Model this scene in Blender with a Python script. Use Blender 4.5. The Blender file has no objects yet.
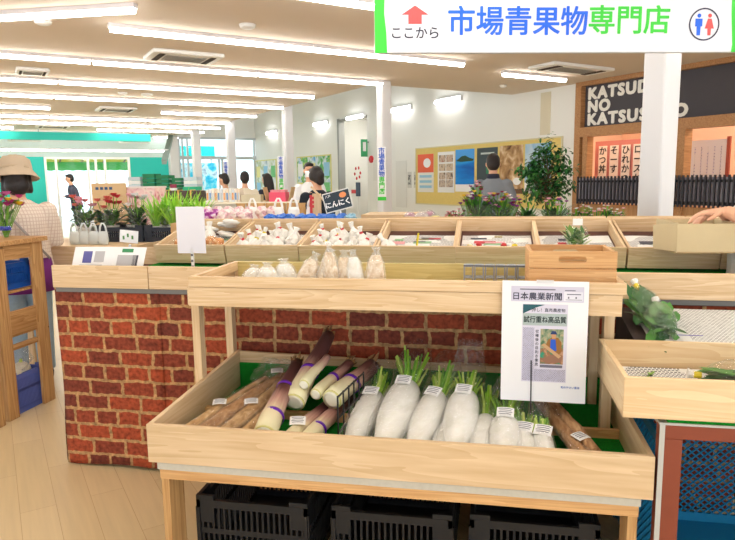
import bpy, math, random
from mathutils import Vector, Matrix
random.seed(7)
R = math.radians
C = bpy.context.scene.collection
scene = bpy.context.scene

# ------------------------------------------------------------ camera
cam_data = bpy.data.cameras.new('camera')
cam = bpy.data.objects.new('camera', cam_data)
C.objects.link(cam)
cam_data.sensor_width = 36.0
cam_data.lens = 30.8571
cam_data.clip_start = 0.05
cam.matrix_world = Matrix(((0.982250, -0.012939, 0.187132, 0.000000), (0.187029, 0.143877, -0.971761, 0.000000), (-0.014351, 0.989511, 0.143743, 1.500000), (0.000000, 0.000000, 0.000000, 1.000000)))
scene.camera = cam

# ------------------------------------------------------------ world, exposure
world = bpy.data.worlds.new('daylight')
scene.world = world
world.use_nodes = True
wn = world.node_tree.nodes
wn['Background'].inputs[0].default_value = (0.90, 0.96, 1.0, 1)
wn['Background'].inputs[1].default_value = 2.1
scene.view_settings.view_transform = 'Standard'
scene.view_settings.look = 'None'
scene.view_settings.gamma = 1.0
scene.view_settings.exposure = 0.38
scene.view_settings.use_curve_mapping = False
TUBE = 15.0          # strength of the ceiling tubes
scene.cycles.use_denoising = True
scene.cycles.max_bounces = 8
scene.cycles.transparent_max_bounces = 24
scene.cycles.sample_clamp_indirect = 6.0

# the building stands at an angle to the display tables
BA = 0.72738                                  # angle of the building's u axis
U = Vector((math.cos(BA), math.sin(BA), 0))
V = Vector((-math.sin(BA), math.cos(BA), 0))
def uv(u, v, z=0.0):
    return U * u + V * v + Vector((0, 0, z))
WALLROT = BA - math.pi / 2                 # facing the right-hand wall


# ------------------------------------------------------------ helpers
def tag(o, label=None, cat=None, group=None, kind=None):
    if label: o['label'] = label
    if cat: o['category'] = cat
    if group: o['group'] = group
    if kind: o['kind'] = kind
    return o


def thing(name, label, cat, loc=(0, 0, 0), rz=0.0, group=None):
    o = bpy.data.objects.new(name, None)
    o.empty_display_size = 0.05
    C.objects.link(o)
    o.location = loc
    o.rotation_euler = (0, 0, rz)
    return tag(o, label, cat, group)


def kids(o):
    return [c for c in bpy.data.objects if c.parent == o]


TREE = {}
def dup(o, loc=None, rz=None, label=None, group=None, rot=None, parent=None, scale=None):
    c = o.copy()
    C.objects.link(c)
    if parent: c.parent = parent
    for k in TREE.get(o.name, []):
        dup(k, parent=c)
    if parent: TREE.setdefault(parent.name, []).append(c)
    if loc is not None: c.location = loc
    if rz is not None: c.rotation_euler = (0, 0, rz)
    if rot is not None: c.rotation_euler = rot
    if scale is not None: c.scale = scale if hasattr(scale, '__len__') else (scale,) * 3
    if label: c['label'] = label
    if group: c['group'] = group
    return c


def lin(c):
    out = []
    for x in c[:3]:
        x = x / 255.0
        out.append(x / 12.92 if x <= 0.04045 else ((x + 0.055) / 1.055) ** 2.4)
    return tuple(out) + (1.0,)


class MB:
    """collects faces and links them as one mesh object"""
    def __init__(s):
        s.v = []; s.f = []; s.m = []; s.cur = 0
    def add(s, vs, fs, M=None):
        b = len(s.v)
        for p in vs:
            p = Vector(p)
            s.v.append(M @ p if M else p)
        for f in fs:
            s.f.append([b + i for i in f]); s.m.append(s.cur)
        return s
    def box(s, x0, x1, y0, y1, z0, z1, M=None):
        vs = [(x, y, z) for x in (x0, x1) for y in (y0, y1) for z in (z0, z1)]
        fs = [(0, 1, 3, 2), (4, 6, 7, 5), (0, 4, 5, 1), (2, 3, 7, 6), (0, 2, 6, 4), (1, 5, 7, 3)]
        return s.add(vs, fs, M)
    def cbox(s, c, d, M=None, rot=None):
        T = Matrix.Translation(c)
        if rot is not None: T = T @ rot.to_4x4()
        if M: T = M @ T
        return s.box(-d[0]/2, d[0]/2, -d[1]/2, d[1]/2, -d[2]/2, d[2]/2, T)
    def bar(s, a, b, w, d=None):
        """square bar from a to b"""
        a = Vector(a); b = Vector(b); t = b - a
        q = t.to_track_quat('Z', 'Y').to_matrix().to_4x4()
        d = d or w
        return s.box(-w/2, w/2, -d/2, d/2, 0, t.length, Matrix.Translation(a) @ q)
    def tube(s, pts, r, n=8, cap=True, sq=1.0, M=None):
        pts = [Vector(p) for p in pts]
        if not hasattr(r, '__len__'): r = [r] * len(pts)
        t0 = (pts[1] - pts[0]).normalized()
        up = Vector((0, 0, 1)) if abs(t0.z) < 0.9 else Vector((0, 1, 0))
        x = t0.cross(up).normalized(); vs = []; fs = []
        for i, p in enumerate(pts):
            if i == 0: t = pts[1] - pts[0]
            elif i == len(pts) - 1: t = pts[-1] - pts[-2]
            else: t = pts[i + 1] - pts[i - 1]
            t.normalize()
            x = (x - t * x.dot(t)).normalized(); y = t.cross(x)
            for k in range(n):
                a = 2 * math.pi * k / n
                vs.append(p + x * math.cos(a) * r[i] + y * math.sin(a) * r[i] * sq)
        for i in range(len(pts) - 1):
            for k in range(n):
                a = i * n + k; b = i * n + (k + 1) % n
                fs.append((a, b, b + n, a + n))
        if cap:
            fs.append(tuple(reversed(range(n))))
            fs.append(tuple(range((len(pts) - 1) * n, len(pts) * n)))
        return s.add(vs, fs, M)
    def loft(s, rings, n=16, M=None):
        """rings: (cx, cy, cz, rx, ry)"""
        vs = []; fs = []
        for cx, cy, cz, rx, ry in rings:
            for k in range(n):
                a = 2 * math.pi * k / n
                vs.append((cx + rx * math.cos(a), cy + ry * math.sin(a), cz))
        for i in range(len(rings) - 1):
            for k in range(n):
                a = i * n + k; b = i * n + (k + 1) % n
                fs.append((a, b, b + n, a + n))
        fs.append(tuple(reversed(range(n))))
        fs.append(tuple(range((len(rings) - 1) * n, len(rings) * n)))
        return s.add(vs, fs, M)
    def lathe(s, prof, n=16, M=None, cap=True):
        vs = []; fs = []
        for r, z in prof:
            for k in range(n):
                a = 2 * math.pi * k / n
                vs.append((r * math.cos(a), r * math.sin(a), z))
        for i in range(len(prof) - 1):
            for k in range(n):
                a = i * n + k; b = i * n + (k + 1) % n
                fs.append((a, b, b + n, a + n))
        if cap:
            fs.append(tuple(reversed(range(n))))
            fs.append(tuple(range((len(prof) - 1) * n, len(prof) * n)))
        return s.add(vs, fs, M)
    def ball(s, c, r, nu=12, nv=8, M=None, jit=0.0):
        if not hasattr(r, '__len__'): r = (r, r, r)
        vs = [(c[0], c[1], c[2] - r[2])]; fs = []
        for j in range(1, nv):
            ph = math.pi * j / nv - math.pi / 2
            for k in range(nu):
                a = 2 * math.pi * k / nu
                q = 1 + random.uniform(-jit, jit)
                vs.append((c[0] + r[0]*q*math.cos(ph)*math.cos(a), c[1] + r[1]*q*math.cos(ph)*math.sin(a), c[2] + r[2]*q*math.sin(ph)))
        vs.append((c[0], c[1], c[2] + r[2])); L = len(vs) - 1
        for k in range(nu): fs.append((0, 1 + (k + 1) % nu, 1 + k))
        for j in range(nv - 2):
            for k in range(nu):
                a = 1 + j * nu + k; b = 1 + j * nu + (k + 1) % nu
                fs.append((a, b, b + nu, a + nu))
        o = 1 + (nv - 2) * nu
        for k in range(nu): fs.append((o + k, o + (k + 1) % nu, L))
        return s.add(vs, fs, M)
    def grid(s, fn, nu, nv, M=None):
        vs = [fn(i / nu, j / nv) for i in range(nu + 1) for j in range(nv + 1)]
        fs = []
        for i in range(nu):
            for j in range(nv):
                a = i * (nv + 1) + j
                fs.append((a, a + nv + 1, a + nv + 2, a + 1))
        return s.add(vs, fs, M)
    def poly(s, pts, M=None):
        return s.add(pts, [tuple(range(len(pts)))], M)
    def prism(s, pts2, y0, y1, M=None):
        """outline in x,z pushed from y0 to y1"""
        n = len(pts2)
        vs = [(x, y0, z) for x, z in pts2] + [(x, y1, z) for x, z in pts2]
        fs = [tuple(range(n)), tuple(reversed(range(n, 2 * n)))]
        fs += [(i, i + n, (i + 1) % n + n, (i + 1) % n) for i in range(n)]
        return s.add(vs, fs, M)
    def leaf(s, a, d, length, w, up=(0, 0, 1), bend=0.3, n=3):
        """one leaf blade from a along d"""
        a = Vector(a); d = Vector(d).normalized(); up = Vector(up)
        side = d.cross(up)
        if side.length < 1e-3: side = Vector((1, 0, 0))
        side.normalize(); nn = side.cross(d); vs = []; fs = []
        for i in range(n + 1):
            t = i / n
            p = a + d * length * t - nn * bend * length * t * t
            ww = w * math.sin(math.pi * (0.12 + 0.86 * t)) * 0.5
            vs += [p - side * ww, p + side * ww]
        for i in range(n):
            fs.append((2*i, 2*i + 1, 2*i + 3, 2*i + 2))
        return s.add(vs, fs)
    def build(s, name, mat, parent=None, smooth=False, bevel=0.0, loc=None, rz=None, solid=0.0, sub=0, bseg=2):
        me = bpy.data.meshes.new(name)
        me.from_pydata([tuple(p) for p in s.v], [], s.f)
        mats = mat if isinstance(mat, (list, tuple)) else [mat]
        for m in mats: me.materials.append(m)
        if len(mats) > 1: me.polygons.foreach_set('material_index', s.m)
        if smooth: me.polygons.foreach_set('use_smooth', [True] * len(me.polygons))
        me.update()
        o = bpy.data.objects.new(name, me)
        C.objects.link(o)
        if parent:
            o.parent = parent; TREE.setdefault(parent.name, []).append(o)
        if loc is not None: o.location = loc
        if rz is not None: o.rotation_euler = (0, 0, rz)
        if solid:
            md = o.modifiers.new('thick', 'SOLIDIFY'); md.thickness = solid; md.offset = 0
        if sub:
            md = o.modifiers.new('smooth', 'SUBSURF'); md.levels = sub; md.render_levels = sub
        if bevel:
            md = o.modifiers.new('edge', 'BEVEL'); md.width = bevel; md.segments = bseg
            md.limit_method = 'ANGLE'; md.angle_limit = R(40)
        return o


def fuse(o, voxel=0.012, it=3):
    """make one continuous skin of overlapping volumes"""
    md = o.modifiers.new('fuse', 'REMESH'); md.mode = 'VOXEL'; md.voxel_size = voxel; md.use_smooth_shade = True
    sm = o.modifiers.new('soft', 'SMOOTH'); sm.iterations = it; sm.factor = 0.5
    bpy.context.view_layer.update()
    dg = bpy.context.evaluated_depsgraph_get()
    me = bpy.data.meshes.new_from_object(o.evaluated_get(dg))
    o.modifiers.clear(); o.data = me
    me.polygons.foreach_set('use_smooth', [True] * len(me.polygons))
    return o


def text(name, body, size, mat, parent, loc, align='CENTER', bold=0.0, ext=0.001, rz=None, sx=1.0, spacing=1.0, line=1.0, width=None, heavy=0.0):
    """lettering standing upright, facing -y"""
    cu = bpy.data.curves.new(name, 'FONT')
    cu.body = body; cu.size = size; cu.align_x = align; cu.align_y = 'CENTER'
    cu.extrude = ext; cu.offset = bold * size; cu.space_character = spacing; cu.space_line = line
    cu.resolution_u = 3
    t = bpy.data.objects.new(name, cu); C.objects.link(t)
    bpy.context.view_layer.update()
    me = bpy.data.meshes.new_from_object(t.evaluated_get(bpy.context.evaluated_depsgraph_get()))
    bpy.data.objects.remove(t)
    if width:
        xs = [v.co.x for v in me.vertices]; sx = width / (max(xs) - min(xs))
    me.transform(Matrix.Rotation(math.pi / 2, 4, 'X') @ Matrix.Diagonal((sx, 1, 1, 1)))
    if heavy:
        # heavier strokes: the outline repeated in a small ring of offsets
        vs = [tuple(v.co) for v in me.vertices]; fs = [tuple(p.vertices) for p in me.polygons]; V2 = []; F2 = []; n_ = len(vs)
        for k in range(6):
            dx = heavy*size*math.cos(k*1.0472); dz = heavy*size*math.sin(k*1.0472)
            V2 += [(x + dx, y - 0.00002*k, z + dz) for x, y, z in vs]; F2 += [tuple(i + n_*k for i in f) for f in fs]
        me = bpy.data.meshes.new(name); me.from_pydata(V2, [], F2); me.update()
    me.materials.clear(); me.materials.append(mat)
    o = bpy.data.objects.new(name, me); C.objects.link(o)
    o.location = loc
    if rz is not None: o.rotation_euler = (0, 0, rz)
    if parent:
        o.parent = parent; TREE.setdefault(parent.name, []).append(o)
    return o


# ------------------------------------------------------------ materials
MATS = {}
def new_mat(name):
    m = bpy.data.materials.new(name); m.use_nodes = True
    nt = m.node_tree
    return m, nt, nt.nodes, nt.links, nt.nodes['Principled BSDF']


def flat(name, rgb, rough=0.6, metal=0.0, spec=0.4, bump=0.0, bscale=60.0, var=0.0, trans=0.0, alpha=1.0, sss=0.0):
    if name in MATS: return MATS[name]
    m, nt, N, L, P = new_mat(name)
    P.inputs['Base Color'].default_value = lin(rgb)
    P.inputs['Roughness'].default_value = rough
    P.inputs['Metallic'].default_value = metal
    P.inputs['Specular IOR Level'].default_value = spec
    P.inputs['Transmission Weight'].default_value = trans
    if sss:
        P.inputs['Subsurface Weight'].default_value = sss
        P.inputs['Subsurface Radius'].default_value = (0.02, 0.012, 0.008)
        P.inputs['Subsurface Scale'].default_value = 0.5
    if bump or var:
        tc = N.new('ShaderNodeTexCoord'); nz = N.new('ShaderNodeTexNoise')
        nz.inputs['Scale'].default_value = bscale; nz.inputs['Detail'].default_value = 4
        L.new(tc.outputs['Object'], nz.inputs['Vector'])
        if bump:
            b = N.new('ShaderNodeBump'); b.inputs['Strength'].default_value = bump; b.inputs['Distance'].default_value = 0.01
            L.new(nz.outputs['Fac'], b.inputs['Height']); L.new(b.outputs['Normal'], P.inputs['Normal'])
        if var:
            mx = N.new('ShaderNodeMix'); mx.data_type = 'RGBA'
            a = lin([max(0, c * (1 - var)) for c in rgb]); c2 = lin([min(255, c * (1 + var)) for c in rgb])
            mx.inputs[6].default_value = a; mx.inputs[7].default_value = c2
            L.new(nz.outputs['Fac'], mx.inputs[0]); L.new(mx.outputs[2], P.inputs['Base Color'])
    MATS[name] = m
    return m


def glow(name, rgb, strength):
    if name in MATS: return MATS[name]
    m, nt, N, L, P = new_mat(name)
    P.inputs['Base Color'].default_value = lin(rgb)
    P.inputs['Emission Color'].default_value = lin(rgb)
    P.inputs['Emission Strength'].default_value = strength
    MATS[name] = m
    return m


def wood(name, light, dark, axis='x', rough=0.5, grain=34.0, knots=True):
    """sawn board, grain along one axis"""
    if name in MATS: return MATS[name]
    m, nt, N, L, P = new_mat(name)
    tc = N.new('ShaderNodeTexCoord'); oi = N.new('ShaderNodeObjectInfo')
    mp = N.new('ShaderNodeMapping'); ad = N.new('ShaderNodeVectorMath'); ad.operation = 'ADD'
    sc = {'x': (1.6, grain, grain), 'y': (grain, 1.6, grain), 'z': (grain, grain, 1.6)}[axis]
    mp.inputs['Scale'].default_value = sc
    ml = N.new('ShaderNodeMath'); ml.operation = 'MULTIPLY'; ml.inputs[1].default_value = 37.0
    L.new(oi.outputs['Random'], ml.inputs[0])
    L.new(tc.outputs['Object'], mp.inputs['Vector'])
    L.new(mp.outputs['Vector'], ad.inputs[0]); L.new(ml.outputs[0], ad.inputs[1])
    n1 = N.new('ShaderNodeTexNoise'); n1.inputs['Scale'].default_value = 0.35; n1.inputs['Detail'].default_value = 3; n1.inputs['Distortion'].default_value = 1.2
    n2 = N.new('ShaderNodeTexNoise'); n2.inputs['Scale'].default_value = 2.2; n2.inputs['Detail'].default_value = 4
    L.new(ad.outputs[0], n1.inputs['Vector']); L.new(ad.outputs[0], n2.inputs['Vector'])
    wv = N.new('ShaderNodeMath'); wv.operation = 'MULTIPLY'; wv.inputs[1].default_value = 9.0
    sn = N.new('ShaderNodeMath'); sn.operation = 'FRACT'
    L.new(n1.outputs['Fac'], wv.inputs[0]); L.new(wv.outputs[0], sn.inputs[0])
    mixf = N.new('ShaderNodeMath'); mixf.operation = 'MULTIPLY_ADD'; mixf.inputs[1].default_value = 0.35
    L.new(sn.outputs[0], mixf.inputs[0]); L.new(n2.outputs['Fac'], mixf.inputs[2])
    rp = N.new('ShaderNodeValToRGB')
    rp.color_ramp.elements[0].position = 0.35; rp.color_ramp.elements[0].color = lin(light)
    rp.color_ramp.elements[1].position = 1.0; rp.color_ramp.elements[1].color = lin(dark)
    L.new(mixf.outputs[0], rp.inputs['Fac'])
    last = rp.outputs['Color']
    if knots:
        vo = N.new('ShaderNodeTexVoronoi'); vo.inputs['Scale'].default_value = 5.0
        L.new(tc.outputs['Object'], vo.inputs['Vector'])
        kr = N.new('ShaderNodeValToRGB')
        kr.color_ramp.elements[0].position = 0.022; kr.color_ramp.elements[0].color = (1, 1, 1, 1)
        kr.color_ramp.elements[1].position = 0.045; kr.color_ramp.elements[1].color = (0, 0, 0, 1)
        L.new(vo.outputs['Distance'], kr.inputs['Fac'])
        mx = N.new('ShaderNodeMix'); mx.data_type = 'RGBA'
        mx.inputs[7].default_value = lin([c * 0.5 for c in dark])
        L.new(kr.outputs['Color'], mx.inputs[0]); L.new(last, mx.inputs[6]); last = mx.outputs[2]
    L.new(last, P.inputs['Base Color'])
    P.inputs['Roughness'].default_value = rough
    P.inputs['Specular IOR Level'].default_value = 0.3
    MATS[name] = m
    return m


def brick_print(name):
    m, nt, N, L, P = new_mat(name)
    tc = N.new('ShaderNodeTexCoord'); sp = N.new('ShaderNodeSeparateXYZ'); cb = N.new('ShaderNodeCombineXYZ')
    L.new(tc.outputs['Object'], sp.inputs[0]); L.new(sp.outputs[0], cb.inputs[0]); L.new(sp.outputs[2], cb.inputs[1])
    nz = N.new('ShaderNodeTexNoise'); nz.inputs['Scale'].default_value = 22; nz.inputs['Detail'].default_value = 3
    L.new(cb.outputs[0], nz.inputs['Vector'])
    mp = N.new('ShaderNodeVectorMath'); mp.operation = 'MULTIPLY_ADD'
    mp.inputs[1].default_value = (0.022, 0.022, 0); L.new(nz.outputs['Color'], mp.inputs[0]); L.new(cb.outputs[0], mp.inputs[2])
    br = N.new('ShaderNodeTexBrick')
    br.offset = 0.45; br.squash = 0.68; br.squash_frequency = 3; br.offset_frequency = 2
    br.inputs['Scale'].default_value = 1.0
    br.inputs['Brick Width'].default_value = 0.185; br.inputs['Row Height'].default_value = 0.081
    br.inputs['Mortar Size'].default_value = 0.009; br.inputs['Mortar Smooth'].default_value = 0.25
    br.inputs['Bias'].default_value = -0.15
    br.inputs['Color1'].default_value = lin((172, 80, 50)); br.inputs['Color2'].default_value = lin((104, 54, 46))
    br.inputs['Mortar'].default_value = lin((190, 152, 104))
    L.new(mp.outputs[0], br.inputs['Vector'])
    n2 = N.new('ShaderNodeTexNoise'); n2.inputs['Scale'].default_value = 45; n2.inputs['Detail'].default_value = 5
    L.new(cb.outputs[0], n2.inputs['Vector'])
    rp = N.new('ShaderNodeValToRGB')
    rp.color_ramp.elements[0].position = 0.3; rp.color_ramp.elements[0].color = (0.42, 0.38, 0.38, 1)
    rp.color_ramp.elements[1].position = 0.68; rp.color_ramp.elements[1].color = (1.25, 1.15, 1.1, 1)
    L.new(n2.outputs['Fac'], rp.inputs['Fac'])
    mx = N.new('ShaderNodeMix'); mx.data_type = 'RGBA'; mx.blend_type = 'MULTIPLY'; mx.inputs[0].default_value = 0.85
    L.new(br.outputs['Color'], mx.inputs[6]); L.new(rp.outputs['Color'], mx.inputs[7])
    L.new(mx.outputs[2], P.inputs['Base Color'])
    P.inputs['Roughness'].default_value = 0.7; P.inputs['Specular IOR Level'].default_value = 0.2
    return m


def turf_mat(name, rgb=(40, 140, 40)):
    m, nt, N, L, P = new_mat(name)
    tc = N.new('ShaderNodeTexCoord'); nz = N.new('ShaderNodeTexNoise'); nz.inputs['Scale'].default_value = 260; nz.inputs['Detail'].default_value = 2
    L.new(tc.outputs['Object'], nz.inputs['Vector'])
    rp = N.new('ShaderNodeValToRGB')
    rp.color_ramp.elements[0].position = 0.3; rp.color_ramp.elements[0].color = lin([c * 0.55 for c in rgb])
    rp.color_ramp.elements[1].position = 0.7; rp.color_ramp.elements[1].color = lin([min(255, c * 1.2) for c in rgb])
    L.new(nz.outputs['Fac'], rp.inputs['Fac']); L.new(rp.outputs['Color'], P.inputs['Base Color'])
    b = N.new('ShaderNodeBump'); b.inputs['Strength'].default_value = 0.8; b.inputs['Distance'].default_value = 0.01
    L.new(nz.outputs['Fac'], b.inputs['Height']); L.new(b.outputs['Normal'], P.inputs['Normal'])
    P.inputs['Roughness'].default_value = 0.9; P.inputs['Specular IOR Level'].default_value = 0.1
    return m


def film_mat(name, gloss=0.16, tint=(1, 1, 1), scale=30.0, haze=0.0):
    """clear crinkled plastic film"""
    m, nt, N, L, P = new_mat(name)
    N.remove(P)
    out = [n for n in N if n.type == 'OUTPUT_MATERIAL'][0]
    tr = N.new('ShaderNodeBsdfTransparent'); tr.inputs[0].default_value = tuple(tint) + (1,)
    gl = N.new('ShaderNodeBsdfGlossy'); gl.inputs['Roughness'].default_value = 0.05
    df = N.new('ShaderNodeBsdfDiffuse'); df.inputs[0].default_value = (0.9, 0.92, 0.93, 1)
    tc = N.new('ShaderNodeTexCoord'); nz = N.new('ShaderNodeTexNoise'); nz.inputs['Scale'].default_value = scale; nz.inputs['Detail'].default_value = 2; nz.inputs['Distortion'].default_value = 1.5
    L.new(tc.outputs['Object'], nz.inputs['Vector'])
    b = N.new('ShaderNodeBump'); b.inputs['Strength'].default_value = 0.9; b.inputs['Distance'].default_value = 0.02
    L.new(nz.outputs['Fac'], b.inputs['Height']); L.new(b.outputs['Normal'], gl.inputs['Normal'])
    lw = N.new('ShaderNodeLayerWeight'); lw.inputs[0].default_value = 0.5; pw = N.new('ShaderNodeMath'); pw.operation = 'POWER'; pw.inputs[1].default_value = 3.0; L.new(lw.outputs['Facing'], pw.inputs[0])
    mm = N.new("ShaderNodeMath"); mm.operation = 'MULTIPLY_ADD'; mm.inputs[1].default_value = 0.5; mm.inputs[2].default_value = gloss
    L.new(pw.outputs[0], mm.inputs[0])
    m1 = N.new('ShaderNodeMixShader'); L.new(mm.outputs[0], m1.inputs[0]); L.new(tr.outputs[0], m1.inputs[1]); L.new(gl.outputs[0], m1.inputs[2])
    m2 = N.new('ShaderNodeMixShader'); m2.inputs[0].default_value = haze
    L.new(m1.outputs[0], m2.inputs[1]); L.new(df.outputs[0], m2.inputs[2])
    L.new(m2.outputs[0], out.inputs['Surface'])
    return m


def print_mat(name, paper=(238, 238, 236), ink=(96, 96, 100), axis='z', line=0.008, gap=0.45, dens=0.5, block=9.0):
    """a sheet of newsprint: broken lines of fine print in columns"""
    m, nt, N, L, P = new_mat(name)
    tc = N.new('ShaderNodeTexCoord'); sp = N.new('ShaderNodeSeparateXYZ')
    L.new(tc.outputs['Object'], sp.inputs[0])
    cb = N.new('ShaderNodeCombineXYZ')
    L.new(sp.outputs[0], cb.inputs[0]); L.new(sp.outputs[{'z': 2, 'y': 1}[axis]], cb.inputs[1])
    br = N.new('ShaderNodeTexBrick'); br.inputs['Scale'].default_value = 1.0
    br.inputs['Brick Width'].default_value = line * 1.5; br.inputs['Row Height'].default_value = line
    br.inputs['Mortar Size'].default_value = line * gap * 0.5; br.inputs['Mortar Smooth'].default_value = 0.1
    br.inputs['Color1'].default_value = lin(ink); br.inputs['Color2'].default_value = lin([min(255, c * 1.45) for c in ink]); br.inputs['Mortar'].default_value = lin(paper)
    L.new(cb.outputs[0], br.inputs['Vector'])
    vo = N.new('ShaderNodeTexVoronoi'); vo.distance = 'CHEBYCHEV'; vo.inputs['Scale'].default_value = block
    L.new(cb.outputs[0], vo.inputs['Vector'])
    sg = N.new('ShaderNodeSeparateColor'); L.new(vo.outputs['Color'], sg.inputs[0])
    gt = N.new('ShaderNodeMath'); gt.operation = 'LESS_THAN'; gt.inputs[1].default_value = dens
    L.new(sg.outputs[0], gt.inputs[0])
    mx = N.new('ShaderNodeMix'); mx.data_type = 'RGBA'; mx.inputs[6].default_value = lin(paper)
    L.new(gt.outputs[0], mx.inputs[0]); L.new(br.outputs['Color'], mx.inputs[7])
    L.new(mx.outputs[2], P.inputs['Base Color'])
    P.inputs['Roughness'].default_value = 0.8; P.inputs['Specular IOR Level'].default_value = 0.15
    return m


def check_mat(name, base, l1, l2, s=0.03):
    """checked cloth: fine lines both ways"""
    m, nt, N, L, P = new_mat(name)
    tc = N.new('ShaderNodeTexCoord'); sp = N.new('ShaderNodeSeparateXYZ'); L.new(tc.outputs['Object'], sp.inputs[0])
    ax = N.new('ShaderNodeMath'); ax.operation = 'ADD'; L.new(sp.outputs[0], ax.inputs[0]); L.new(sp.outputs[1], ax.inputs[1])
    def lines(sock, w):
        a = N.new('ShaderNodeMath'); a.operation = 'DIVIDE'; a.inputs[1].default_value = s; L.new(sock, a.inputs[0])
        f = N.new('ShaderNodeMath'); f.operation = 'FRACT'; L.new(a.outputs[0], f.inputs[0])
        g = N.new('ShaderNodeMath'); g.operation = 'LESS_THAN'; g.inputs[1].default_value = w; L.new(f.outputs[0], g.inputs[0])
        return g.outputs[0]
    m1 = N.new('ShaderNodeMix'); m1.data_type = 'RGBA'; m1.inputs[6].default_value = lin(base); m1.inputs[7].default_value = lin(l1)
    L.new(lines(ax.outputs[0], 0.25), m1.inputs[0])
    m2 = N.new('ShaderNodeMix'); m2.data_type = 'RGBA'; m2.inputs[7].default_value = lin(l2)
    L.new(m1.outputs[2], m2.inputs[6]); L.new(lines(sp.outputs[2], 0.22), m2.inputs[0])
    L.new(m2.outputs[2], P.inputs['Base Color']); P.inputs['Roughness'].default_value = 0.85
    P.inputs['Specular IOR Level'].default_value = 0.1
    nz = N.new('ShaderNodeTexNoise'); nz.inputs['Scale'].default_value = 12; L.new(tc.outputs['Object'], nz.inputs['Vector'])
    b = N.new('ShaderNodeBump'); b.inputs['Strength'].default_value = 0.5; b.inputs['Distance'].default_value = 0.03
    L.new(nz.outputs['Fac'], b.inputs['Height']); L.new(b.outputs['Normal'], P.inputs['Normal'])
    return m


def ramp_noise(name, stops, scale=8.0, rough=0.6, detail=4.0, axis=None, stretch=(1, 1, 1), bump=0.0, distort=0.5):
    """patchy colour from noise, or a print that runs through colours along one axis"""
    m, nt, N, L, P = new_mat(name)
    tc = N.new('ShaderNodeTexCoord'); mp = N.new('ShaderNodeMapping'); mp.inputs['Scale'].default_value = stretch
    L.new(tc.outputs['Object'], mp.inputs['Vector'])
    nz = N.new('ShaderNodeTexNoise'); nz.inputs['Scale'].default_value = scale; nz.inputs['Detail'].default_value = detail; nz.inputs['Distortion'].default_value = distort
    L.new(mp.outputs['Vector'], nz.inputs['Vector'])
    rp = N.new('ShaderNodeValToRGB')
    el = rp.color_ramp.elements
    while len(el) < len(stops): el.new(0.5)
    for e, (p, c) in zip(el, stops): e.position = p; e.color = lin(c)
    L.new(nz.outputs['Fac'], rp.inputs['Fac']); L.new(rp.outputs['Color'], P.inputs['Base Color'])
    P.inputs['Roughness'].default_value = rough; P.inputs['Specular IOR Level'].default_value = 0.25
    if bump:
        b = N.new('ShaderNodeBump'); b.inputs['Strength'].default_value = bump; b.inputs['Distance'].default_value = 0.008
        L.new(nz.outputs['Fac'], b.inputs['Height']); L.new(b.outputs['Normal'], P.inputs['Normal'])
    return m


PALE = ((234, 208, 172), (210, 176, 132))
WX = wood('pale_wood_x', *PALE, axis='x'); WY = wood('pale_wood_y', *PALE, axis='y'); WZ = wood('pale_wood_z', *PALE, axis='z')
PLYX = wood('plywood_x', (228, 202, 166), (206, 174, 132), axis='x', grain=20.0)
PLYY = wood('plywood_y', (228, 202, 166), (206, 174, 132), axis='y', grain=20.0)
CEDX = wood('cedar_x', (228, 186, 132), (196, 146, 94), axis='x'); CEDY = wood('cedar_y', (228, 186, 132), (196, 146, 94), axis='y')
OAKZ = wood('rack_wood_z', (216, 176, 122), (170, 122, 72), axis='z'); OAKY = wood('rack_wood_y', (212, 170, 116), (164, 116, 68), axis='y'); OAKX = wood('rack_wood_x', (212, 170, 116), (164, 116, 68), axis='x')
BRICK = brick_print('brick_print')
TURF = turf_mat('green_turf', (30, 150, 50))
FILM = film_mat('clear_film', gloss=0.055, scale=40.0, haze=0.02); FILMW = film_mat('cloudy_film', gloss=0.09, haze=0.13)
WHITE = flat('white_plastic', (240, 240, 238), 0.4); PAPER = flat('white_paper', (243, 243, 244), 0.7)
LAM = flat('laminated_paper', (240, 241, 246), 0.25)
BLACK = flat('black_plastic', (30, 31, 34), 0.4); DARK = flat('dark_recess', (52, 40, 36), 0.8)
STEEL = flat('grey_steel', (150, 155, 160), 0.35, metal=0.7); GREYP = flat('grey_plastic', (150, 152, 156), 0.45)
INK = flat('black_ink', (34, 34, 38), 0.7); NEWS = print_mat('newsprint_flat', axis='y', line=0.009, dens=0.8)
CARD = flat('cardboard', (196, 166, 124), 0.85, var=0.05)


# ------------------------------------------------------------ setting
def struct(name, mb, mat, bevel=0.0, building=False, parent=None):
    o = mb.build(name, mat, parent, bevel=bevel)
    if building: o.rotation_euler = (0, 0, BA)
    if not parent: o['kind'] = 'structure'
    return o

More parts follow.
